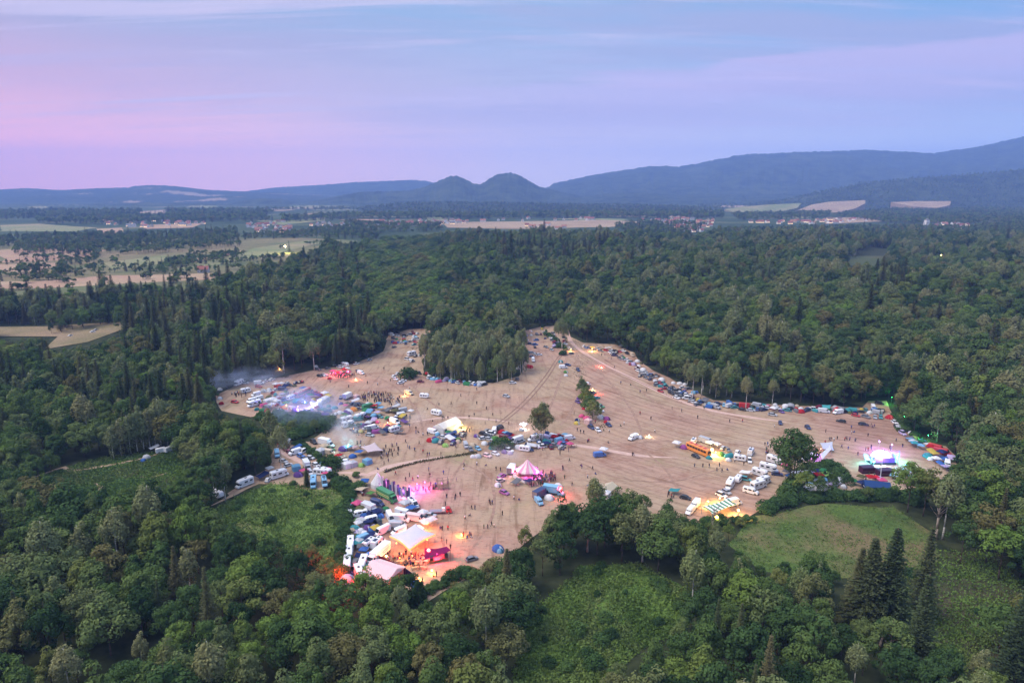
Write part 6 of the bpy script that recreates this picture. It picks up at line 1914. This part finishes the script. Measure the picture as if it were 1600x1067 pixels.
def hill(desc, D, prof, depth, mat, rough=6.0, nseg=260, seed=0.0, back=1.0):
    """a ridge `D` metres off whose skyline runs through the given pixels; its feet lie on the valley ground"""
    x0, x1 = prof[0][0], prof[-1][0]
    vs, fs = [], []
    rows = 22
    for i in range(nseg + 1):
        px = x0 + (x1 - x0) * i / nseg
        py = lerp_table(prof, px)
        top = AT(px, py, D)
        e = min(1, min(i, nseg - i) / (nseg * .06))
        zt = max(top.z, 1) * e
        for j in range(rows + 1):
            t = j / rows * 2 - 1
            s = max(0.0, 1 - abs(t)) ** 1.15
            s = s * s * (3 - 2 * s) * .55 + s * .45
            y = D + t * depth * (1 if t < 0 else back)
            xw = (px - 800) / FPX * y / (CP + (533.5 - py) / FPX * SP)
            q = Vector((xw / 420, y / 420, seed))
            nz = noise.fractal(q, 1.0, 2.0, 5)
            z = zt * s + (zt * .16 * nz) * s * (1 - s) * 3 + rough * noise.noise(Vector((xw / 22, y / 22, seed))) * min(1, s * 6) + rough * .7 * noise.noise(Vector((xw / 9, y / 9, seed))) * min(1, s * 6)
            vs.append((xw, y, z - 1.5 + 0.0))
    w = rows + 1
    for i in range(nseg):
        for j in range(rows):
            a = i * w + j
            fs.append((a, a + w, a + w + 1, a + 1))
    me = bpy.data.meshes.new('hills')
    me.from_pydata(vs, [], fs)
    me.materials.append(mat)
    me.polygons.foreach_set('use_smooth', [True] * len(fs))
    struct('hills', me, desc)

wood = m_hill('wooded_hill', (.012, .02, .012), (.06, .08, .036), (.06, .075, .035), .008)
mixed = m_hill('wooded_hill_with_fields', (.018, .03, .016), (.05, .065, .03), (.30, .22, .15), .010)
hill('long blue mountain range rising to the right edge', 8200, [(800, 306), (840, 292), (880, 283), (935, 272), (1005, 261), (1035, 259), (1060, 261), (1100, 253), (1165, 241), (1200, 240), (1240, 238), (1300, 236), (1355, 234), (1410, 237), (1460, 239), (1530, 229), (1600, 213), (1720, 196), (1900, 190)], 2800, wood, 14, 320, 1.0)
hill('pair of conical wooded hills in the middle of the horizon', 6000, [(540, 312), (575, 304), (600, 299), (640, 297.5), (665, 291), (688, 281.5), (703, 275.5), (714, 275), (722, 277.5), (738, 285.5), (748, 288), (757, 285), (770, 275.5), (783, 271), (797, 269.5), (808, 272), (824, 281), (840, 290.5), (870, 298.5), (900, 304), (940, 311)], 1200, wood, 8, 300, 2.0)
hill('long pale ridge behind the conical hills', 9300, [(330, 304), (390, 298), (430, 293), (500, 289), (550, 285), (600, 283), (640, 281), (668, 283), (700, 290), (760, 296), (830, 300), (900, 303)], 2400, wood, 10, 240, 3.0)
hill('low rolling ridge at the far left', 7300, [(-250, 298), (-100, 295), (0, 296), (40, 294), (100, 297), (150, 294), (200, 293), (215, 290.5), (240, 289), (265, 290), (290, 293), (330, 297), (380, 299), (450, 302), (520, 306), (560, 309)], 1800, mixed, 8, 300, 4.0)
hill('dark wooded hill at the right edge', 4700, [(1090, 329), (1160, 322), (1230, 312), (1290, 298), (1350, 286), (1420, 279), (1480, 275), (1550, 270), (1600, 264), (1700, 254), (1850, 250)], 850, wood, 7, 320, 5.0)
hill('blue foothill ridge before the mountain range', 6900, [(1060, 303), (1130, 293), (1200, 288), (1260, 284), (1330, 273), (1400, 268), (1480, 263), (1560, 257), (1640, 248), (1800, 240)], 900, wood, 12, 300, 14.0)
hill('faint low ridge before the far left hills', 6200, [(-220, 314), (-100, 309), (0, 308), (80, 305), (160, 308), (240, 304), (300, 307), (360, 306), (420, 310), (480, 314)], 700, mixed, 8, 260, 15.0)
hill('low wooded rise beneath the mountain range', 5900, [(820, 314), (900, 309), (940, 304), (975, 299.5), (1010, 301), (1060, 304), (1150, 303), (1230, 302), (1300, 306), (1420, 310)], 900, wood, 7, 260, 6.0)
hill('wooded ridge on the left of the valley', 5000, [(-200, 325), (-60, 322), (0, 324), (50, 322), (100, 320), (150, 319), (200, 318), (230, 316), (260, 318), (330, 319), (390, 320), (440, 321), (500, 323), (540, 325)], 600, wood, 6, 280, 7.0)
hill('small wooded dome in front of the left ridge', 3100, [(30, 352), (60, 347), (95, 343.5), (120, 344), (150, 350), (170, 354)], 300, wood, 5, 120, 8.0)
hill('dark wooded dome below the conical hills', 3900, [(405, 336), (435, 330), (470, 326), (500, 328), (530, 333), (550, 336)], 350, wood, 5, 120, 9.0)
hill('blue wooded dome beside the conical hills', 5600, [(480, 316), (520, 308), (555, 301), (590, 298.5), (625, 303), (660, 312)], 600, wood, 6, 160, 10.0)
hill('small wooded bump before the left ridge', 5400, [(330, 322), (380, 313), (410, 309.5), (440, 311), (470, 318), (490, 322)], 400, wood, 5, 120, 12.0)
hill('wooded rise behind the village in the valley', 3900, [(490, 336), (560, 326), (620, 320), (680, 317), (760, 318), (850, 320), (950, 321), (1050, 323), (1100, 326), (1135, 331)], 420, wood, 7, 320, 11.0)

# ------------------------------------------------------------------ far woods of the valley
def far_woods():
    rr = random.Random(31)
    obs = []
    # four real trees at the wood's edge lend their crowns and trunks to the far woods
    for k, (px, py) in zip('absc', ((38, 425), (300, 402), (452, 394), (96, 432))):
        p = G(px, py)
        r = thing('field_tree', {'a': 'round field tree', 'b': 'domed field tree', 's': 'lone dark spruce', 'c': 'wide field tree'}[k] + ' standing in the left valley', 'tree', (p.x, p.y, 0), 0, 'lone trees of the valley')
        c, t = obj('crown', FAR[k][0], r), obj('trunk', FAR[k][1], r)
        obs.append((c, t))
    pts = []
    W = [([(20, 398), (40, 373), (150, 369), (260, 367), (370, 361), (376, 386), (250, 397), (140, 402)], 15, 1.0), ([(-120, 384), (0, 376), (28, 372), (30, 384), (-20, 392)], 15, .9),
         ([(100, 412), (150, 405), (160, 410), (120, 417)], 11, .75), ([(-80, 430), (60, 428), (170, 424), (260, 427), (160, 433), (60, 440), (-80, 441)], 14, .6), ([(180, 424), (250, 415), (300, 402), (370, 396), (390, 400), (330, 412), (250, 428)], 11, .7),
         ([(330, 412), (440, 398), (450, 402), (350, 416)], 9, .5), ([(25, 427), (60, 424), (64, 430), (30, 432)], 9, .9), ([(430, 372), (520, 356), (560, 360), (600, 364), (590, 374), (480, 374)], 15, .9), ([(380, 366), (460, 364), (470, 372), (380, 376)], 14, .7),
         ([(1085, 372), (1130, 360), (1180, 360), (1250, 358), (1400, 356), (1530, 358), (1700, 356), (1700, 372), (1250, 370), (1140, 376)], 16, .95), ([(1510, 362), (1540, 354), (1600, 350), (1700, 346), (1700, 364), (1520, 366)], 14, 1.0),
         ([(960, 354), (1000, 347), (1100, 352), (1090, 366), (960, 362)], 20, .7), ([(1300, 338), (1400, 328), (1480, 328), (1700, 326), (1700, 346), (1500, 352), (1390, 350)], 19, .9), ([(1140, 336), (1230, 334), (1300, 333), (1290, 342), (1160, 345)], 21, .8),
         ([(60, 345), (170, 341), (330, 339), (410, 340), (430, 347), (300, 348), (160, 352), (60, 350)], 24, .9), ([(440, 342), (560, 337), (680, 336), (760, 336), (880, 334), (1000, 333), (1130, 334), (1130, 342), (980, 342), (840, 342), (740, 343), (560, 343), (440, 348)], 23, .95),
         ([(540, 348), (600, 352), (690, 352), (690, 364), (620, 366), (540, 358)], 22, .75), ([(-100, 335), (80, 332), (220, 332), (215, 340), (60, 342), (-100, 345)], 26, .9), ([(260, 331), (340, 331), (400, 331), (430, 334), (400, 340), (262, 338)], 26, .9),
         ([(150, 431), (230, 425), (330, 421), (345, 426), (260, 430)], 10, .55), ([(0, 412), (100, 409), (160, 408), (100, 411.5), (0, 414)], 10, .5)]
    for poly, sp, sc in W:
        gp = [G(a, b) for a, b in poly]
        x0, x1 = min(p.x for p in gp), max(p.x for p in gp)
        y0, y1 = min(p.y for p in gp), max(p.y for p in gp)
        pp = [(p.x, p.y) for p in gp]
        y = y0
        while y < y1:
            x = x0
            while x < x1:
                a, b = x + rr.uniform(-.45, .45) * sp, y + rr.uniform(-.45, .45) * sp
                x += sp
                if inpoly(a, b, pp) and noise.noise(Vector((a / 60, b / 60, 0))) > -.32:
                    k = rr.choices((0, 1, 2, 3), (4, 4, 2, 3))[0]
                    s = sc * rr.uniform(.7, 1.2) * (sp / 13 if sp > 16 else 1)
                    pts.append(((a, b, 0), k, (s, s, s * rr.uniform(.85, 1.1) * (.85 if sp > 16 else 1)), rr.uniform(0, 6.28)))
            y += sp * .9
    # hedgerows and copses over the near valley
    for _ in range(85):
        px, py = rr.uniform(-50, 500), rr.uniform(374, 482)
        lx, ly = rr.uniform(8, 34), rr.uniform(-3, 1)
        for i in range(rr.randrange(3, 13)):
            t = rr.random()
            qx, qy = px + lx * t, py + ly * t + rr.uniform(-.5, .5)
            if qy > lerp_table(LIMIT, qx) - 2:
                continue
            p = G(qx, qy)
            s = rr.uniform(.28, .7)
            pts.append(((p.x, p.y, 0), rr.choice((0, 1, 3)), (s * 1.2, s * 1.2, s), rr.uniform(0, 6.28)))
    # trees on the wooded hill at the right
    dg = bpy.context.evaluated_depsgraph_get()
    bpy.context.view_layer.update()
    hl = [o for o in bpy.data.objects if o.get('label') in ('dark wooded hill at the right edge', 'wooded rise behind the village in the valley', 'small wooded dome in front of the left ridge', 'dark wooded dome below the conical hills')]
    for o in hl:
        me = o.data
        wn = 23
        nv = len(me.vertices)
        big = 'right' in o['label']
        for _ in range(6500 if big else 3600 if 'rise' in o['label'] else 700):
            i = rr.randrange(nv - wn - 2)
            if i % wn >= 15:
                continue
            a, b = me.vertices[i].co, me.vertices[i + wn].co
            c = me.vertices[i + 1].co
            p = a + (b - a) * rr.random() + (c - a) * rr.random()
            if abs(p.x) > p.y * .85 or p.z < 0:
                continue
            s = rr.uniform(.8, 1.2)
            pts.append(((p.x, p.y, p.z - 2), rr.choices((0, 1, 2, 3), (3, 4, 4, 2))[0], (s, s, s), rr.uniform(0, 6.28)))
    print('FAR', len(pts))
    instancer('distant_woods', 'far woods and hedgerows of the valley between the villages and hills', pts, obs)
far_woods()

# ------------------------------------------------------------------ villages
def villages():
    rr = random.Random(77)
    roofs = {'red': (.24, .085, .065), 'brown': (.16, .10, .075), 'grey': (.16, .16, .17), 'orange': (.30, .14, .09)}
    RM = {k: m_plain(k + '_roof_tiles', v, .8, .15, .5) for k, v in roofs.items()}
    WM = {'white': m_plain('white_plaster', (.68, .66, .62), .9, .06, .3), 'cream': m_plain('cream_plaster', (.6, .5, .36), .9, .06, .3), 'pale': m_plain('pale_plaster', (.5, .48, .47), .9, .06, .3)}
    gl = m_emit('lit_window', (1, .62, .28), 4)
    meshes = {}
    def house(px, py, w, d, h, rk, wk, desc, lit, grp, rz):
        p = G(px, py)
        r = thing('house', desc, 'house', (p.x, p.y, 0), rz, grp)
        key = (w, d, h)
        if key not in meshes:
            a, b = w / 2, d / 2
            e = h * .55
            wl = MB().add([(-a, -b, -.2), (a, -b, -.2), (a, b, -.2), (-a, b, -.2), (-a, -b, e), (a, -b, e), (a, b, e), (-a, b, e), (-a, 0, h - .1), (a, 0, h - .1)], [(0, 1, 5, 4), (2, 3, 7, 6), (1, 2, 6, 9, 5), (3, 0, 4, 8, 7)])
            rf = MB().add([(-a - .4, -b - .5, e - .25), (a + .4, -b - .5, e - .25), (a + .4, 0, h + .1), (-a - .4, 0, h + .1), (-a - .4, b + .5, e - .25), (a + .4, b + .5, e - .25),
                           (-a - .4, -b - .5, e - .5), (a + .4, -b - .5, e - .5), (-a - .4, b + .5, e - .5), (a + .4, b + .5, e - .5)], [(0, 1, 2, 3), (3, 2, 5, 4), (6, 7, 1, 0), (4, 5, 9, 8)])
            wn = MB()
            for k in range(max(2, int(w / 3.2))):
                x = -a + 1.3 + k * (w - 2.6) / max(1, int(w / 3.2) - 1) if int(w / 3.2) > 1 else 0
                wn.box(x - .6, x + .6, -b - .04, -b - .01, 1.2, 2.6)
            ch = MB().box(a * .3, a * .3 + .8, -.4, .4, h - 1.2, h + 1.1)
            meshes[key] = (wl, rf, wn, ch)
        wl, rf, wn, ch = meshes[key]
        obj('wall', cached(key, 'wall', wl, WM[wk], wk), r)
        f = obj('roof', cached(key, 'roof', rf, RM[rk], rk), r)
        obj('chimney', cached(key, 'chimney', ch, WM['pale'], 'p'), f)
        obj('window', cached(key, 'window', wn, gl if lit else M['glass'], lit), r)
    cache = {}
    def cached(key, nm, mb, mat, tag):
        k = (key, nm, tag)
        if k not in cache:
            cache[k] = mb.mesh(nm, [mat])
        return cache[k]
    areas = [('houses of the village below the conical hills', [(470, 352), (520, 349), (590, 347), (700, 345), (740, 347), (700, 353), (600, 354), (520, 356)], 58, .3),
             ('houses at the far left of the valley', [(380, 350), (450, 346), (455, 364), (400, 366)], 26, .45), ('houses of the scattered left village', [(165, 350), (240, 346), (320, 347), (320, 353), (240, 356), (170, 354)], 24, .55),
             ('houses of the village beyond the forest', [(990, 345), (1060, 343), (1115, 344), (1110, 362), (1070, 364), (1050, 354)], 56, .35), ('houses along the valley road', [(1140, 348), (1240, 345), (1340, 343), (1400, 342), (1330, 350), (1220, 352)], 30, .55),
             ('houses of the right village', [(1440, 352), (1480, 346), (1520, 352), (1500, 362)], 14, .55), ('farmhouses on the stubble field', [(820, 352), (890, 350), (885, 359), (820, 362)], 9, .15), ('farmhouses behind the stubble field', [(640, 345), (800, 342), (960, 342), (960, 345), (700, 348)], 14, .2)]
    for grp, poly, n, pl in areas:
        x0, x1 = min(a for a, b in poly), max(a for a, b in poly)
        y0, y1 = min(b for a, b in poly), max(b for a, b in poly)
        k = 0
        done = []
        tries = 0
        while k < n and tries < 5000:
            tries += 1
            px, py = rr.uniform(x0, x1), rr.uniform(y0, y1)
            if not inpoly(px, py, poly) or any(abs(px - a) < 5 and abs(py - b) < 1.1 for a, b in done):
                continue
            done.append((px, py))
            rk = rr.choices(list(roofs), (5, 2, 1, 3))[0]
            wk = rr.choices(('white', 'cream', 'pale'), (5, 3, 2))[0]
            w, d, h = rr.choice(((11, 9, 9), (14, 9, 9.5), (10, 8, 8), (20, 11, 10)))
            lit = rr.random() < pl
            house(px, py, w, d, h, rk, wk, wk + (' house with ' if w < 20 else ' hall with ') + rk + ' roof' + (', windows lit' if lit else ''), lit, grp, rr.uniform(-.5, .5) + (0 if rr.random() < .6 else 1.57))
            k += 1
    # church tower and red barn that stand out
    p = G(1447, 356)
    r = thing('tower', 'white square tower rising from the right village', 'tower', (p.x, p.y, 0), .2)
    obj('wall', MB().box(-5, 5, -5, 5, 0, 22).mesh('wall', [WM['white']]), r)
    f = obj('roof', MB().add([(-5.6, -5.6, 22.05), (5.6, -5.6, 22.05), (5.6, 5.6, 22.05), (-5.6, 5.6, 22.05), (0, 0, 27)], [(0, 1, 4), (1, 2, 4), (2, 3, 4), (3, 0, 4)]).mesh('roof', [RM['grey']]), r)
    for x in (-2.4, 2.4):
        obj('window', MB().box(x - .8, x + .8, -5.05, -5.01, 12, 15).mesh('window', [M['glass']]), r)
    house(318, 426, 14, 9, 9, 'red', 'pale', 'red roofed farmhouse standing alone in the left valley', False, 'lone farmhouses', .2)
    house(1475, 352, 20, 11, 10, 'orange', 'white', 'large white hall beside the square tower', True, 'houses of the right village', .1)
    # lit sports ground
    p = G(446, 396)
    r = thing('floodlight', 'floodlight shining over the small green beside the forest', 'floodlight', (p.x, p.y, 0))
    pole(r, (0, 0, 0), 12, .2, 'post', 'steel')
    obj('bulb', MB().box(-1.2, 1.2, -.3, .3, 12, 13).mesh('bulb', [m_emit('floodlight_glow', (1, .9, .5), 40)]), r)
    L = bpy.data.lights.new('lamp_light', 'POINT')
    L.energy, L.color, L.shadow_soft_size = 90000, (1, .85, .35), .6
    o = bpy.data.objects.new('lamp_light', L)
    COL.objects.link(o)
    o.parent, o.location = r, (0, 0, 11.3)
villages()

# ------------------------------------------------------------------ smoke and haze
def smoke(desc, loc, size, dens, col, rot=0.0, seed=0.0, scale=1.4):
    m, nt, out = nodes('smoke')
    c = coords(nt, 'Object')
    ln = N(nt, 'ShaderNodeVectorMath', operation='LENGTH')
    nt.links.new(c, ln.inputs[0])
    fall = ramp(nt, ln.outputs['Value'], [(.2, (1, 1, 1)), (.95, (0, 0, 0))], 'EASE')
    tc = N(nt, 'ShaderNodeVectorMath', operation='ADD')
    nt.links.new(c, tc.inputs[0])
    tc.inputs[1].default_value = (seed, seed, seed)
    n = tex_noise(nt, tc.outputs[0], scale, 3, .6, .8)
    nr = ramp(nt, n, [(.38, (0, 0, 0)), (.72, (1, 1, 1))])
    d = math_node(nt, 'MULTIPLY', math_node(nt, 'MULTIPLY', fall, nr), dens)
    v = N(nt, 'ShaderNodeVolumePrincipled')
    v.inputs['Color'].default_value = (*col, 1)
    nt.links.new(d, v.inputs['Density'])
    nt.links.new(v.outputs[0], out.inputs['Volume'])
    bm = bmesh.new()
    bmesh.ops.create_icosphere(bm, subdivisions=2, radius=1)
    me = bpy.data.meshes.new('smoke')
    bm.to_mesh(me)
    bm.free()
    me.materials.append(m)
    o = struct('smoke', me, desc, loc, 'stuff')
    o.scale = size
    o.rotation_euler = (0, 0, rot)
    return o
def mid(px, py, z):
    p = G(px, py)
    return (p.x, p.y, z)
smoke('blue smoke drifting along the forest edge at the upper camp', mid(382, 604, 5), (40, 20, 8), .10, (.62, .76, 1), .3, 1)
smoke('blue smoke plume over the bushes of the upper camp', mid(487, 660, 9), (26, 26, 11), .085, (.6, .76, 1), -.4, 4)
smoke('pale smoke rising from the tents beside the bushes', mid(545, 698, 8), (11, 16, 10), .08, (.8, .86, 1), .3, 7)
smoke('thin smoke hanging between the camp vehicles', mid(455, 622, 3), (22, 16, 4), .045, (.8, .86, 1), .2, 9)
smoke('pinkish smoke blowing off the circus tent', mid(786, 722, 4), (12, 12, 4), .07, (1, .92, 1), .2, 2)
smoke('faint dust cloud beside the wedge marquee', mid(652, 660, 3), (10, 14, 3.5), .05, (1, .96, .92), 0, 5)

def haze():
    m, nt, out = nodes('haze_air')
    v = N(nt, 'ShaderNodeVolumePrincipled')
    v.inputs['Color'].default_value = (*HAZE_COL, 1)
    v.inputs['Density'].default_value = HAZE_DEN
    v.inputs['Anisotropy'].default_value = 0.0
    nt.links.new(v.outputs[0], out.inputs['Volume'])
    mb = MB().box(-14500, 14500, -700, 13500, -6, 830)
    struct('haze', mb.mesh('haze', [m]), 'blue evening haze filling the valley', kind='stuff')
HAZE_COL, HAZE_DEN = (.30, .48, 1.0), 1.1e-4
haze()

# ------------------------------------------------------------------ sky, sun, camera
def sky():
    w = bpy.data.worlds.new('World')
    SC.world = w
    w.use_nodes = True
    nt = w.node_tree
    nt.nodes.clear()
    out = nt.nodes.new('ShaderNodeOutputWorld')
    bg = nt.nodes.new('ShaderNodeBackground')
    nt.links.new(bg.outputs[0], out.inputs[0])
    tc = nt.nodes.new('ShaderNodeTexCoord')
    sp = nt.nodes.new('ShaderNodeSeparateXYZ')
    nt.links.new(tc.outputs['Generated'], sp.inputs[0])
    X, Y, Z = sp.outputs
    az = math_node(nt, 'ADD', math_node(nt, 'MULTIPLY', X, .8), .5, True)
    def across(t):
        return ramp(nt, az, [(i / (len(t) - 1), q) for i, q in enumerate(t)])
    def smooth(v, a, b):
        n = nt.nodes.new('ShaderNodeMapRange')
        n.interpolation_type = 'SMOOTHSTEP'
        n.inputs['From Min'].default_value = a
        n.inputs['From Max'].default_value = b
        nt.links.new(v, n.inputs['Value'])
        return n.outputs[0]
    c = mixc(nt, smooth(Z, .03, .135), across(SKY_HOR), across(SKY_LOW))
    c = mixc(nt, smooth(Z, .12, .235), c, across(SKY_UP))
    # thin streaky cloud on a plane high above
    zz = math_node(nt, 'ADD', math_node(nt, 'MAXIMUM', Z, 0), .09)
    cv = nt.nodes.new('ShaderNodeCombineXYZ')
    nt.links.new(math_node(nt, 'DIVIDE', X, zz), cv.inputs[0])
    nt.links.new(math_node(nt, 'DIVIDE', Y, zz), cv.inputs[1])
    def cloud(scale, rot, sx, sy, lo, hi, seed, det=5):
        mp = nt.nodes.new('ShaderNodeMapping')
        mp.inputs['Rotation'].default_value = (0, 0, rot)
        mp.inputs['Scale'].default_value = (sx, sy, 1)
        mp.inputs['Location'].default_value = (seed, seed * 1.7, seed)
        nt.links.new(cv.outputs[0], mp.inputs[0])
        f = tex_noise(nt, mp.outputs[0], scale, det, .6, .4)
        return smooth(f, lo, hi)
    c1 = smooth(math_node(nt, 'ADD', cloud(1.0, .12, .2, .75, .36, .66, 3.3), math_node(nt, 'MULTIPLY', Z, -1.9)), -.18, .5)
    c2 = cloud(1.0, -.25, .5, 2.4, .5, .74, 8.1, 6)
    ccol = ramp(nt, az, [(.0, CLOUD[0]), (.4, CLOUD[1]), (1, CLOUD[2])])
    c = mixc(nt, math_node(nt, 'MULTIPLY', math_node(nt, 'MULTIPLY', c1, .85), smooth(Z, .05, .15)), c, ccol)
    c = mixc(nt, math_node(nt, 'MULTIPLY', math_node(nt, 'MULTIPLY', c2, .5), smooth(Z, .03, .10)), c, mixc(nt, .6, ccol, (.66, .62, .86)))
    c3 = cloud(1.0, .1, .45, 3.2, .52, .7, 21.4, 6)
    c = mixc(nt, math_node(nt, 'MULTIPLY', math_node(nt, 'MULTIPLY', c3, .7), smooth(Z, .04, .12)), c, mixc(nt, .7, ccol, (.85, .74, .92)))
    # one long bank of cloud whose lit upper edge climbs to the right
    u_ = math_node(nt, 'DIVIDE', X, math_node(nt, 'MAXIMUM', Y, .05))
    w_ = math_node(nt, 'DIVIDE', Z, math_node(nt, 'MAXIMUM', Y, .05))
    nz = nt.nodes.new('ShaderNodeMapping')
    nz.inputs['Scale'].default_value = (3, 3, 22)
    nt.links.new(tc.outputs['Generated'], nz.inputs[0])
    wob = math_node(nt, 'MULTIPLY', math_node(nt, 'SUBTRACT', tex_noise(nt, nz.outputs[0], 2.0, 5, .6), .5), .07)
    e = math_node(nt, 'ADD', math_node(nt, 'SUBTRACT', math_node(nt, 'ADD', math_node(nt, 'MULTIPLY', u_, .105), .143), w_), wob)
    inside = smooth(e, -.004, .014)
    fade = math_node(nt, 'SUBTRACT', 1.0, smooth(e, .03, .13))
    bank = math_node(nt, 'MULTIPLY', math_node(nt, 'MULTIPLY', inside, fade), smooth(u_, -.35, .3))
    c = mixc(nt, math_node(nt, 'MULTIPLY', bank, .62), c, (.66, .56, .86))
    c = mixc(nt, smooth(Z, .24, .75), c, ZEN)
    ns = nt.nodes.new('ShaderNodeTexSky')
    ns.sky_type = 'NISHITA'
    ns.sun_disc = False
    ns.sun_elevation = rad(SUN_EL)
    ns.sun_rotation = rad(SUN_AZ)
    ns.altitude = 500
    bg2 = nt.nodes.new('ShaderNodeBackground')
    nt.links.new(ns.outputs[0], bg2.inputs[0])
    bg2.inputs[1].default_value = .05
    nt.links.new(c, bg.inputs[0])
    bg.inputs[1].default_value = .92
    # the physical sky adds to the overhead light only, the low sky is the dusk gradient
    mx = nt.nodes.new('ShaderNodeMixShader')
    nt.links.new(math_node(nt, 'MULTIPLY', smooth(Z, .3, .8), .35), mx.inputs[0])
    nt.links.new(bg.outputs[0], mx.inputs[1])
    nt.links.new(bg2.outputs[0], mx.inputs[2])
    nt.links.new(mx.outputs[0], out.inputs[0])
    L = bpy.data.lights.new('sun', 'SUN')
    L.energy = SUN
    L.angle = rad(45)
    L.color = (1, .88, .78)
    o = bpy.data.objects.new('sun', L)
    COL.objects.link(o)
    e, a = rad(SUN_EL), rad(SUN_AZ)
    d = Vector((math.sin(a) * math.cos(e), math.cos(a) * math.cos(e), math.sin(e)))
    o.rotation_euler = d.to_track_quat('Z', 'Y').to_euler()
    o.location = (-200, 100, 300)
SUN_EL, SUN_AZ, SUN = 56, -100, 3.4
SKY_HOR = [(2.1, .80, .66), (1.75, .92, .82), (1.3, 1.02, 1.0), (1.0, .95, 1.05), (.75, .88, 1.05)]
SKY_LOW = [(.80, .48, .60), (.68, .54, .70), (.58, .58, .76), (.46, .55, .80), (.36, .50, .80)]
SKY_UP = [(.31, .41, .62), (.32, .47, .69), (.29, .49, .73), (.23, .46, .74), (.17, .42, .74)]
CLOUD = [(.56, .44, .62), (.44, .46, .67), (.39, .44, .69)]
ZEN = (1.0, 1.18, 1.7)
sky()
cam = bpy.data.cameras.new('camera')
cam.lens = FPX / 1600 * 36
cam.sensor_width = 36
cam.clip_end = 60000
cam.clip_start = 1
co = bpy.data.objects.new('camera', cam)
COL.objects.link(co)
co.location = (0, 0, CAM_H)
co.rotation_euler = (rad(90) - PITCH, 0, 0)
SC.camera = co
SC.view_settings.view_transform = 'Standard'
SC.view_settings.look = 'None'
SC.view_settings.exposure = .28
SC.view_settings.gamma = 1
SC.render.engine = 'CYCLES'
cy = SC.cycles
cy.max_bounces = 6
cy.diffuse_bounces = 3
cy.glossy_bounces = 2
cy.transmission_bounces = 3
cy.volume_bounces = 1
cy.transparent_max_bounces = 8
cy.use_denoising = True
cy.denoiser = 'OPENIMAGEDENOISE'
cy.sample_clamp_indirect = 4
cy.volume_step_rate = 2
cy.caustics_reflective = False
cy.caustics_refractive = False

# ------------------------------------------------------------------ labels: each says which one it is by what it stands next to
LAND = [('the pink circus tent', 824, 742), ('the big white stretch tent', 645, 858), ('the white bell tent', 591, 760), ('the green lorry', 605, 779), ('the lone birch', 845, 689), ('the glowing stage', 1375, 725),
        ('the striped canopy', 1122, 800), ('the orange coach', 1091, 706), ('the wedge marquee', 699, 671), ('the red flatbed truck', 690, 800), ('the birch clump', 735, 590), ('the blue van', 937, 712),
        ('the hedge of dark trees', 916, 637), ('the red bus', 473, 617), ('the light blue trucks', 850, 775), ('the camp fire', 721, 838), ('the pale pink tarpaulin', 580, 709), ('the lone leafy tree', 1239, 751),
        ('the red lit dancers', 532, 585), ('the far crowd', 590, 622), ('the round bush', 637, 589), ('the long red van', 1165, 636), ('the teal awning', 1290, 642), ('the red vans', 1467, 706), ('the blue ridge tent', 1369, 763),
        ('the white marquee', 601, 902), ('the marsh meadow', 940, 960), ('the dry meadow', 1280, 850), ('the lush meadow', 440, 810), ('the small meadow', 190, 745), ('the paired tall spruces', 1368, 973), ('the scrub clearing', 1500, 950),
        ('the fallen log', 1378, 1002), ('the lane into the forest', 880, 500), ('the long stubble field', 850, 352), ('the conical hills', 750, 318), ('the sloping stubble field', 1300, 325), ('the white tower', 1447, 356),
        ('the floodlit green', 446, 396), ('the pine stand', 630, 500), ('the grey car row', 1090, 632), ('the headlight beam', 945, 588), ('the white long buses', 540, 661), ('the light blue motorhomes', 498, 757),
        ('the box truck with logo van', 631, 805), ('the beige van', 639, 615), ('the violet lamp', 1276, 719), ('the teal shelter', 1054, 770), ('the ambulance sized motorhome', 1188, 742), ('the leftmost motorhome', 373, 600)]
LAND[-2] = ('the motorhome cluster', 1188, 748)
LAND[-6] = ('the round logo van', 631, 805)
ORD = 'nearest second third fourth fifth sixth seventh eighth ninth tenth eleventh twelfth thirteenth fourteenth fifteenth sixteenth seventeenth eighteenth nineteenth twentieth'.split()
def ordinal(i):
    if i < 20:
        return ORD[i]
    t = ('twenty', 'thirty', 'forty', 'fifty', 'sixty', 'seventy')[i // 10 - 2]
    return t + '-' + ('first' if i % 10 == 0 else ('second', 'third', 'fourth', 'fifth', 'sixth', 'seventh', 'eighth', 'ninth', 'tenth')[i % 10 - 1])
def finish_labels():
    first = {}
    for o, d in REG:
        first.setdefault(d, []).append(o)
    groups = {}
    for o, d in REG:
        if len(first[d]) == 1 and len(d.split()) >= 5:
            o['label'] = d
            continue
        px, py, _ = PJ(o.location.x, o.location.y, 0)
        best = None
        for nm, lx, ly in LAND:
            q = math.hypot(px - lx, (py - ly) * 1.6)
            if q < 4.5 and set(d.split()) & (set(nm.split()) - {'the', 'big'}):
                continue
            if best is None or q < best[0]:
                best = (q, nm, px - lx, (py - ly) * 1.6)
        q, nm, dx, dy = best
        rel = 'beside' if q < 7 else ('right of' if dx > 0 else 'left of') if abs(dx) > abs(dy) * 1.1 else ('in front of' if dy > 0 else 'behind')
        groups.setdefault((d, rel, nm), []).append((q, o.name, o))
    for (d, rel, nm), L in groups.items():
        L.sort(key=lambda t: (t[0], t[1]))
        for i, (_, _, o) in enumerate(L):
            t = '%s %s %s' % (d, rel, nm) if len(L) == 1 else '%s, %s %s %s' % (d, ordinal(i) + ('' if i == 0 else ' nearest'), rel, nm)
            if len(t.split()) + t.count('-') > 16:
                t = t.replace(' nearest', '')
            o['label'] = t
            if len(t.split()) > 16:
                print('LONG', t)
finish_labels()
